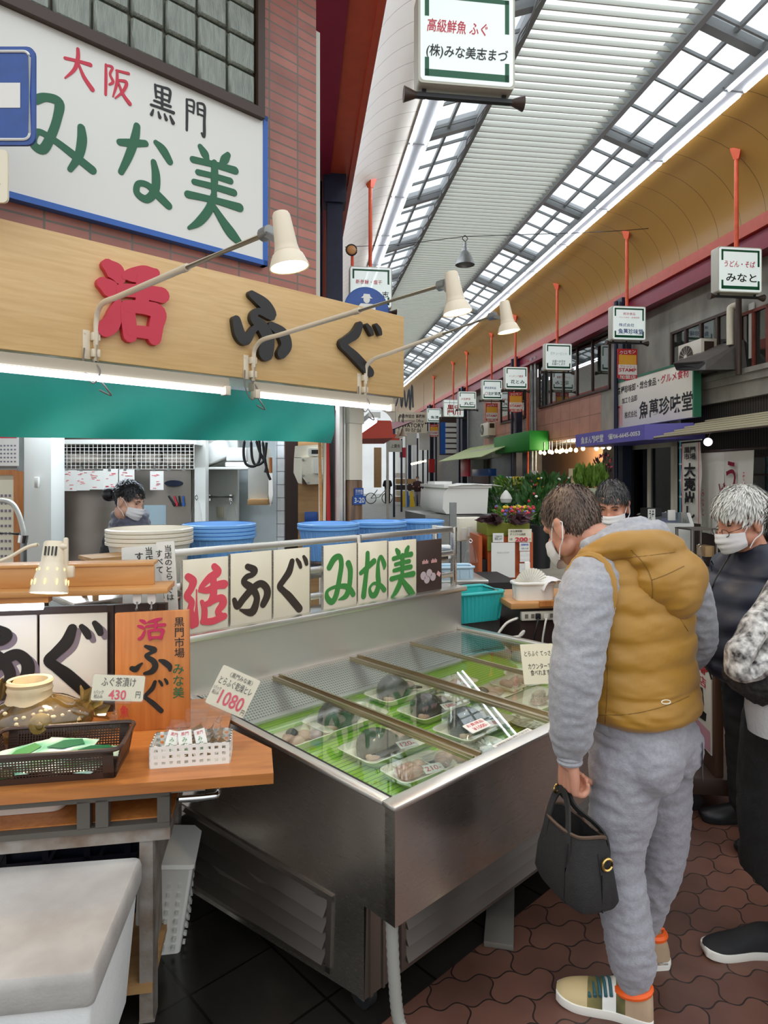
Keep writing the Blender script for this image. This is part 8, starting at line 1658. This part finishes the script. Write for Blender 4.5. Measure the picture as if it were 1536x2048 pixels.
# insulated bins on a stand
def insul(px0, px1, pyt, pyb, Y, label):
    a, b, z0, z1 = fb(px0, px1, pyt, pyb, Y); w, h = b - a, z1 - z0; t = thing('insulated_bin', label, 'bin', (a, Y, z0), R(12), 'large white insulated bins')
    MB().prism([(0 - .02, 0), (w * .96, 0), (w, h), (-.0, h * 1.0), (-.05, h * .78), (-.06, h * .2)], 0, .5).build('shell', M['whiteplastic'], t); MB().prism([(-.05, h), (w + .03, h), (w + .03, h + .035), (-.05, h + .035)], -.02, .52).build('rim', M['whiteplastic'], t)
    return t
insul(896, 982, 976, 1028, 6.9, 'nearer white insulated bin with a slanted side'); insul(872, 904, 974, 1024, 7.6, 'further white insulated bin, partly behind the nearer one')
o = MB().grid(lambda i, j: ((i - .5) * .6, (j - .5) * .4, .02 * noise.noise((i * 4, j * 4, 1)) + .02 * (1 - (2 * i - 1) ** 2)), 14, 10).build('cover_sheet', M['styro'], loc=at(940, 972, 7.1), rz=R(12)); tag(o, 'crumpled white sheet on top of the insulated bins', 'sheet')
pbox('flat_lid', 'flat white lid lying on the further insulated bin', 'lid', (868, 905, 963, 972), 7.7, .3, 'styro', R(12))
sd = thing('bin_stand', 'grey steel stand carrying the white insulated bins', 'stand', at(925, 955, 7.0) - V((0, 0, CH)), R(12)); zt_ = CH - 74 * 7.0 / FPX
MB().box(-.42, .34, 0, .9, zt_ - .08, zt_).build('top_frame', M['galv'], sd)
for x in (-.39, .30):
    for y in (.03, .85): MB().box(x - .03, x + .03, y - .03, y + .03, 0, zt_ - .08).build('leg', M['galv'], sd)
# orange-brown cabinet with price sign
CY = 5.7; cbn = thing('notice_cabinet', 'orange-brown cabinet draped with olive cloth and covered in notices', 'cabinet', at(1012, 955, CY) - V((0, 0, CH)), R(4)); x0 = at(957, 0, CY).x - at(1012, 0, CY).x; x1 = -x0; zc0, zc1, zc2 = (CH - (p - HY) * CY / FPX for p in (1158, 1072, 1046))
q = MB(); q.box(x0 + .08, x1, 0, .4, zc0, zc1 + .03); q.box(x0, x0 + .03, -.0, .4, zc0, zc1); q.box(x0, x0 + .09, 0, .4, zc0, zc0 + .02); q.box(x0, x0 + .09, .2, .22, zc0, zc1); q.build('panel', M['cartwood'], cbn); MB().box(x0 + .03, x1 - .02, .02, .4, 0, zc0).build('stand', M['darkvoid'], cbn)
q = MB(); q.box(x0 + .07, x1 - .03, -.01, .42, zc1, zc2, bev=.01); q.box(x0 + .075, x0 + .13, -.015, .0, zc1 - .13, zc1); q.build('olive_cloth', M['moss'], cbn); MB().box(x0 + .035, x0 + .078, .03, .15, zc0 + .06, zc0 + .17).build('speaker_box', M['blackplastic'], cbn)
def slip(nm, px0, px1, pyt, pyb, m_, label, lines=()):
    a, b, z0, z1 = fb(px0, px1, pyt, pyb, CY - .04); t = thing('paper_notice', label, 'notice', ((a + b) / 2, CY - .045 + ((a + b) / 2 - at(1012, 0, CY).x) * .07, z0), R(4)); w, h = b - a, z1 - z0
    MB().grid(lambda i, j: ((i - .5) * w, .004 * noise.noise((i * 5, j * 5, px0)), j * h), 8, 8).build('sheet', M[m_], t)
    for s, x, zc, ww_, hh, mm, bo in lines: text(s, t, M[mm], x * w, zc * h, ww_ * w, hh * h, -.007, bo)
slip('a', 1016, 1064, 1058, 1084, 'creampaper', 'price sign reading 200 on the olive cloth of the cabinet', [('みな美特製', -.16, .84, .5, .18, 'ink', .01), ('オリジナル納袋', -.1, .60, .66, .2, 'ink', .01), ('1枚', -.38, .22, .12, .2, 'ink', 0), ('200', .06, .20, .54, .34, 'red', .06), ('円', .42, .2, .08, .2, 'red', 0)])
slip('b', 985, 1007, 1066, 1084, 'paper', 'small black-printed notice left of the price sign', [('ご注文承り\n発送します', 0, .5, .7, .5, 'ink', .02)])
slip('c', 982, 1030, 1085, 1155, 'paper', 'large crumpled white sheet hanging on the cabinet front', [('ありがとうございます', 0, .72, .5, .05, 'shadowink', 0)])
slip('d', 1039, 1060, 1085, 1102, 'paper', 'blue-headed slip right of the crumpled sheet', [('営業時間', 0, .75, .7, .25, 'blue', .03), ('九時-十八時', 0, .3, .7, .22, 'ink', 0)]); slip('e', 1040, 1060, 1103, 1124, 'paper', 'slip with two small black marks, second down on the cabinet right'); slip('f', 1039, 1060, 1127, 1145, 'paper', 'lowest slip on the right of the cabinet')
# plants and flowers
def plant(name, label, cat, px, py, Y, w, h, n, leafm, seed, flowers=(), pot=None, ll=.08, up=.4, group=None):
    r = random.Random(seed); p = at(px, py, Y); t = thing(name, label, cat, p, 0, group); q = MB()
    for k in range(n):
        a = r.uniform(0, 2 * pi); rr_ = w / 2 * sqrt(r.random()); zc = h * r.random(); k_ = 1 - .5 * abs(zc / h - .5); c_ = V((rr_ * k_ * cos(a), rr_ * k_ * sin(a) * .8, zc)); d = V((cos(a) * (1 - up), sin(a) * (1 - up), up + r.uniform(-.2, .3))).normalized(); s = d.cross(V((r.uniform(-1, 1), r.uniform(-1, 1), r.uniform(-1, 1)))).normalized() * ll * .22; L = ll * r.uniform(.6, 1.3)
        q.add([c_, c_ + d * L * .5 + s, c_ + d * L, c_ + d * L * .5 - s], [(0, 1, 2, 3)])
    q.build('foliage', M[leafm], t, weld=False)
    q = MB()
    for k in range(8): q.cyl((r.uniform(-.1, .1) * w, r.uniform(-.1, .1) * w, -.02), (r.uniform(-.4, .4) * w, r.uniform(-.3, .3) * w, h * .9), .006, .003, 5)
    q.build('stems', M['leaf'], t)
    for m_, cnt in flowers:
        q = MB()
        for k in range(cnt): a = r.uniform(0, 2 * pi); rr_ = w * .48 * sqrt(r.random()); q.ball((rr_ * cos(a), rr_ * sin(a) * .8 - .04, h * r.uniform(.5, 1.08)), (.019, .019, .016), 7, 5)
        q.build('blossoms', M[m_], t, weld=False)
    if pot: MB().lathe([(0, -pot[1]), (pot[0] * .8, -pot[1]), (pot[0], 0), (pot[0] * .92, 0), (pot[0] * .8, -.02)], 18).build('pot', M[pot[2]], t)
    return t
plant('leafy_shrub', 'tall leafy green shrub behind the insulated bins', 'plant', 1030, 996, 10.5, .75, .30, 420, 'leaf2', 1, ll=.10, pot=(.22, .5, 'blackplastic'))
plant('leafy_shrub', 'dark fern bushing out right of the insulated bins', 'plant', 1000, 1028, 9.5, .5, .35, 240, 'leaf', 2, ll=.1, pot=(.15, .4, 'blackplastic'))
plant('flower_tray', 'tray of yellow and pink pansies over the olive cloth', 'plant', 1030, 1040, 6.6, .42, .13, 260, 'leaf2', 3, [('yellow', 20), ('red', 14), ('pink', 20), ('purple', 10)], (.16, .10, 'blackplastic'), .05)
plant('tulip_bucket', 'bucket of red and pink tulips left of the bowed head', 'plant', 1075, 1050, 7.6, .45, .36, 260, 'leaf', 4, [('red', 8), ('pink', 8), ('paper', 5)], (.18, .5, 'blackplastic'), .14, .75)
plant('tulip_bucket', 'bucket of white and purple blooms higher behind the tulips', 'plant', 1092, 1000, 9.8, .7, .32, 260, 'leaf', 5, [('paper', 12), ('yellow', 10), ('magenta', 9)], (.3, .5, 'blackplastic'), .14, .75)
plant('dark_twigs', 'bundle of dark twigs lying on the olive cloth', 'plant', 1012, 1046, 5.75, .34, .05, 140, 'twig', 6, ll=.12, up=.05)
plant('pink_potted_flower', 'small pot with one pink bloom under the leafy shrub', 'plant', 1047, 1002, 8.6, .16, .10, 40, 'leaf', 7, [('pink', 9)], (.09, .14, 'greyplastic'), .05)
for i, (px, py, w_) in enumerate(((1012, 1005, .22), (1048, 1012, .16))): o = MB().lathe([(w_ * .28, 0), (w_ * .36, .05), (w_ * .26, .10), (w_ * .08, .15), (0, .16)], 12).build('wrapped_pot', M['paper'], loc=at(px, py, 8.2)); tag(o, ['white paper wrapped pot among the flowers, left one', 'white paper wrapped pot with a pointed top among the flowers'][i], 'pot')
gpt = plant('grass_planter', 'green grass tufts in a grey planter left of the dark-haired man', 'plant', 1180, 976, 11, .55, .22, 420, 'leaf2', 9, ll=.2, up=.85); MB().box(-.29, .29, -.15, .15, -.42, 0, bev=.01).build('planter', mat('pale_green_planter', (196, 200, 170), .6), gpt)
plant('orchid_spray', 'pink orchid spray in front of the purple awning shop', 'plant', 1206, 965, 12.5, .35, .5, 90, 'twig', 10, [('pink', 16)], (.12, .6, 'blackplastic'), .1, .7)
pbox('green_post', 'bright green post behind the leafy shrub', 'post', (998, 1007, 950, 1000), 14, .1, 'greenawn', TA, True); pbox('poster_board', 'framed dark poster with red fruit left of the green post', 'poster', (944, 978, 952, 975), 13, .06, 'darkbrown', TA, True)
for i, (p, m_, lb_) in enumerate((((1012, 1024, 953, 980), 'greenscreen', 'pale blue poster behind the leafy shrub'), ((1025, 1041, 953, 970), 'yellow', 'yellow poster behind the leafy shrub'), ((1042, 1058, 953, 972), 'paper', 'white poster behind the leafy shrub'))): pbox('shop_poster', lb_, 'poster', p, 15, .03, m_, TA)
# freezer, side table, bicycle and box sign by the noodle shop
fz = thing('chest_freezer', 'white chest freezer with a sloped glass top before the banner flag', 'freezer', at(1346, 955, 9.2) - V((0, 0, CH)), TR + R(62)); w = 76 * 9.2 / FPX; zt_ = CH - 88 * 9.2 / FPX
MB().prism([(0, .08), (.6, .08), (.6, zt_ + .1), (0, zt_ - .04)], -w / 2, w / 2, ax='x').build('cabinet', M['whiteplastic'], fz); MB().add([(-w / 2 + .05, .03, zt_ - .02), (w / 2 - .05, .03, zt_ - .02), (w / 2 - .05, .55, zt_ + .105), (-w / 2 + .05, .55, zt_ + .105)], [(0, 1, 2, 3)]).build('glass_lid', M['winglass'], fz); MB().box(w * .2, w * .33, -.006, 0, .22, .24).build('badge', M['ink'], fz)
for x in (-w / 2 + .06, w / 2 - .06):
    for y in (.06, .54): MB().cyl((x, y, 0), (x, y, .08), .03, n=8).build('foot', M['rubber'], fz)
pbox('paper_stand', 'small white menu card standing on the chest freezer', 'card', (1336, 1352, 1020, 1041), 9.1, .02, 'paper', TA); bx_ = thing('box_sign', 'black box sign with white brush letters beside the bicycle', 'sign', at(1306, 1042, 9.6), TA); MB().box(-.09, .14, 0, .2, 0, .19).build('case', M['blackplastic'], bx_); line(bx_, M['paper'], -.085, .035, .01, .18, -.003, 'face'); text('うそ', bx_, M['ink'], -.025, .095, .08, .13, -.006, .03)
bc_ = thing('bicycle', 'parked bicycle whose handlebars show before the glazed doors', 'bicycle', at(1285, 955, 10.6) - V((0, 0, CH)), TR + R(20))
for x in (-.5, .5): MB().tube([(x + .31 * cos(2 * pi * k / 28), 0, .33 + .31 * sin(2 * pi * k / 28)) for k in range(28)], .018, 8, closed=True).build('wheel', M['rubber'], bc_)
q = MB()
for a, b in (((-.5, 0, .33), (-.1, 0, .3)), ((-.1, 0, .3), (.35, 0, .75)), ((-.1, 0, .3), (-.2, 0, .85)), ((-.5, 0, .33), (-.2, 0, .78)), ((.5, 0, .33), (.34, 0, .95)), ((-.2, 0, .78), (.35, 0, .8))): q.cyl(a, b, .018, n=8)
q.build('frame', M['navy'], bc_); MB().tube(cr([(.15, -.30, 1.0), (.28, -.26, 1.04), (.36, -.08, .99), (.36, .08, .99), (.28, .26, 1.04), (.15, .30, 1.0)], 5), .013, 8).build('handlebar', M['chrome'], bc_); MB().box(-.32, -.08, -.09, .09, .85, .91, bev=.03).build('saddle', M['rubber'], bc_); MB().box(.3, .6, -.17, .17, .82, 1.0).build('front_basket', M['galv'], bc_)
tbl = thing('side_table', 'dark trolley table with a white bag by the noodle shop', 'table', at(1408, 955, 8.6) - V((0, 0, CH)), TA); zt_ = CH - 103 * 8.6 / FPX
for z in (zt_ - .02, .25): MB().box(-.17, .22, 0, .4, z, z + .02).build('shelf', M['steeld'], tbl)
for x in (-.16, .20):
    for y in (.02, .37): MB().cyl((x, y, .03), (x, y, zt_), .02, n=8).build('leg', M['steeld'], tbl)
bag(1386, 1412, 1088, 1122, 8.5, 'white crumpled bag on the lower shelf of the trolley table'); pbox('cardboard_box', 'small cardboard box on the trolley table shelf', 'box', (1410, 1430, 1092, 1114), 8.7, .2, 'cardboard')
# A-frame sign on castors, tub and table behind the men
AO = V((1.625, 3.28, 0)); af = thing('wheeled_sign', 'brown wheeled notice stand with red and black poster behind the grey sweatpants', 'sign stand', V((AO.x, AO.y, 0)), R(-97))
MB().box(-.26, .24, -.16, .16, .09, .17, bev=.006).build('base', M['brownmetal'], af); MB().box(-.24, .22, -.02, .02, .17, .96, bev=.004).build('board', mat('stand_brown', (98, 70, 54), .5), af)
for x in (-.22, .20):
    for y in (-.12, .12): k = MB().cyl((x - .012, y, .045), (x + .012, y, .045), .045, n=18).build('castor', M['rubber'], af)
ps = MB().box(-.22, .19, -.026, -.021, .26, .94).build('poster', M['paper'], af); line(ps, M['orange'], -.21, .18, .76, .93, -.028, 'orange_field'); text('フレッシュ', ps, M['stampred'], -.02, .715, .3, .05, -.029, .03); text('STAMP', ps, M['stampred'], -.02, .65, .34, .055, -.029, .06); text('加盟店', ps, M['stampred'], -.02, .585, .3, .05, -.029, .02); line(ps, mat('poster_pink', (226, 170, 190), .6), -.21, .18, .27, .37, -.028, 'pink_field')
q = MB(); q.prism([(-.12, .53), (.08, .55), (.10, .47), (-.08, .45)], -.029, -.02); q.prism([(-.15, .45), (-.1, .46), (-.06, .38), (.12, .40), (.13, .44), (-.02, .43), (-.1, .38), (-.15, .40)], -.029, -.02); q.build('black_figure', M['ink'], ps)
pbox('white_tub', 'milky white tub between the ochre vest man and the puffer jacket', 'tub', (1396, 1442, 1216, 1290), 3.55, .3, 'whiteplastic', TA); pbox('low_table', 'wooden topped low table behind the white tub', 'table', (1380, 1428, 1202, 1214), 3.9, .5, 'shelfwood', TA); pbox('white_carton', 'white printed carton under the milky tub', 'box', (1404, 1448, 1330, 1362), 3.6, .3, 'paper', TA); pbox('support_stand', 'dark stand carrying the milky white tub', 'stand', (1400, 1440, 1290, 1330), 3.6, .25, 'darkvoid', TA, True)
# goods far down the street
for i in range(9): pbox('goods_carton', ['lowest', 'second', 'third', 'fourth', 'topmost'][i % 5] + (' carton in the left goods pile far down the street' if i < 5 else ' carton in the right goods pile far down the street'), 'box', (793 + (i // 5) * 22 + i % 2, 812 + (i // 5) * 22, 994 - (i % 5) * 12, 1004 - (i % 5) * 12), 37, .6, ('cardboard', 'creampaper', 'darkbrown', 'cardboard', 'paper')[i % 5], TA, bev=0, group='cartons piled far down the street')
for i, (px, m_) in enumerate(((808, 'yellow'), (814, 'blue'), (823, 'yellow'))): o = MB().hexa([(-.16, -.25, 0), (.16, -.25, 0), (.16, .25, 0), (-.16, .25, 0), (-.05, -.03, .85), (.05, -.03, .85), (.05, .03, .85), (-.05, .03, .85)]).build('cone_board', M[m_], loc=(at(px, 0, 35.2).x, 35.2, 0), rz=TA); tag(o, ['yellow floor board left of the blue one', 'blue floor board between two yellow ones', 'yellow floor board beside the maroon jacket figure'][i], 'floor sign')
bk2 = thing('bicycle', 'far bicycle leaning left of the dark walking figure', 'bicycle', (at(758, 0, 39).x, 39, 0), TA)
for x in (-.5, .5): MB().tube([(x + .32 * cos(2 * pi * k / 20), 0, .34 + .32 * sin(2 * pi * k / 20)) for k in range(20)], .025, 6, closed=True).build('wheel', M['rubber'], bk2)
q = MB(); q.cyl((-.5, 0, .34), (0, 0, .4), .03, n=6); q.cyl((0, 0, .4), (.35, 0, .8), .03, n=6); q.cyl((.5, 0, .34), (.35, 0, 1.0), .03, n=6); q.cyl((-.5, 0, .34), (-.1, 0, .85), .03, n=6); q.build('frame', M['galv'], bk2)
pbox('cream_banner', 'beige cloth banner hanging by the red awning down the left side', 'banner', (748, 763, 895, 975), 24, .05, 'cardboard', TA)
struct(MB().box(-12, 12, 0, .3, 0, 9).build('wall_end', mat('pale_facade', (244, 245, 244), .7, var=.06, vs=.6), loc=AW(3, 62), rz=TA))
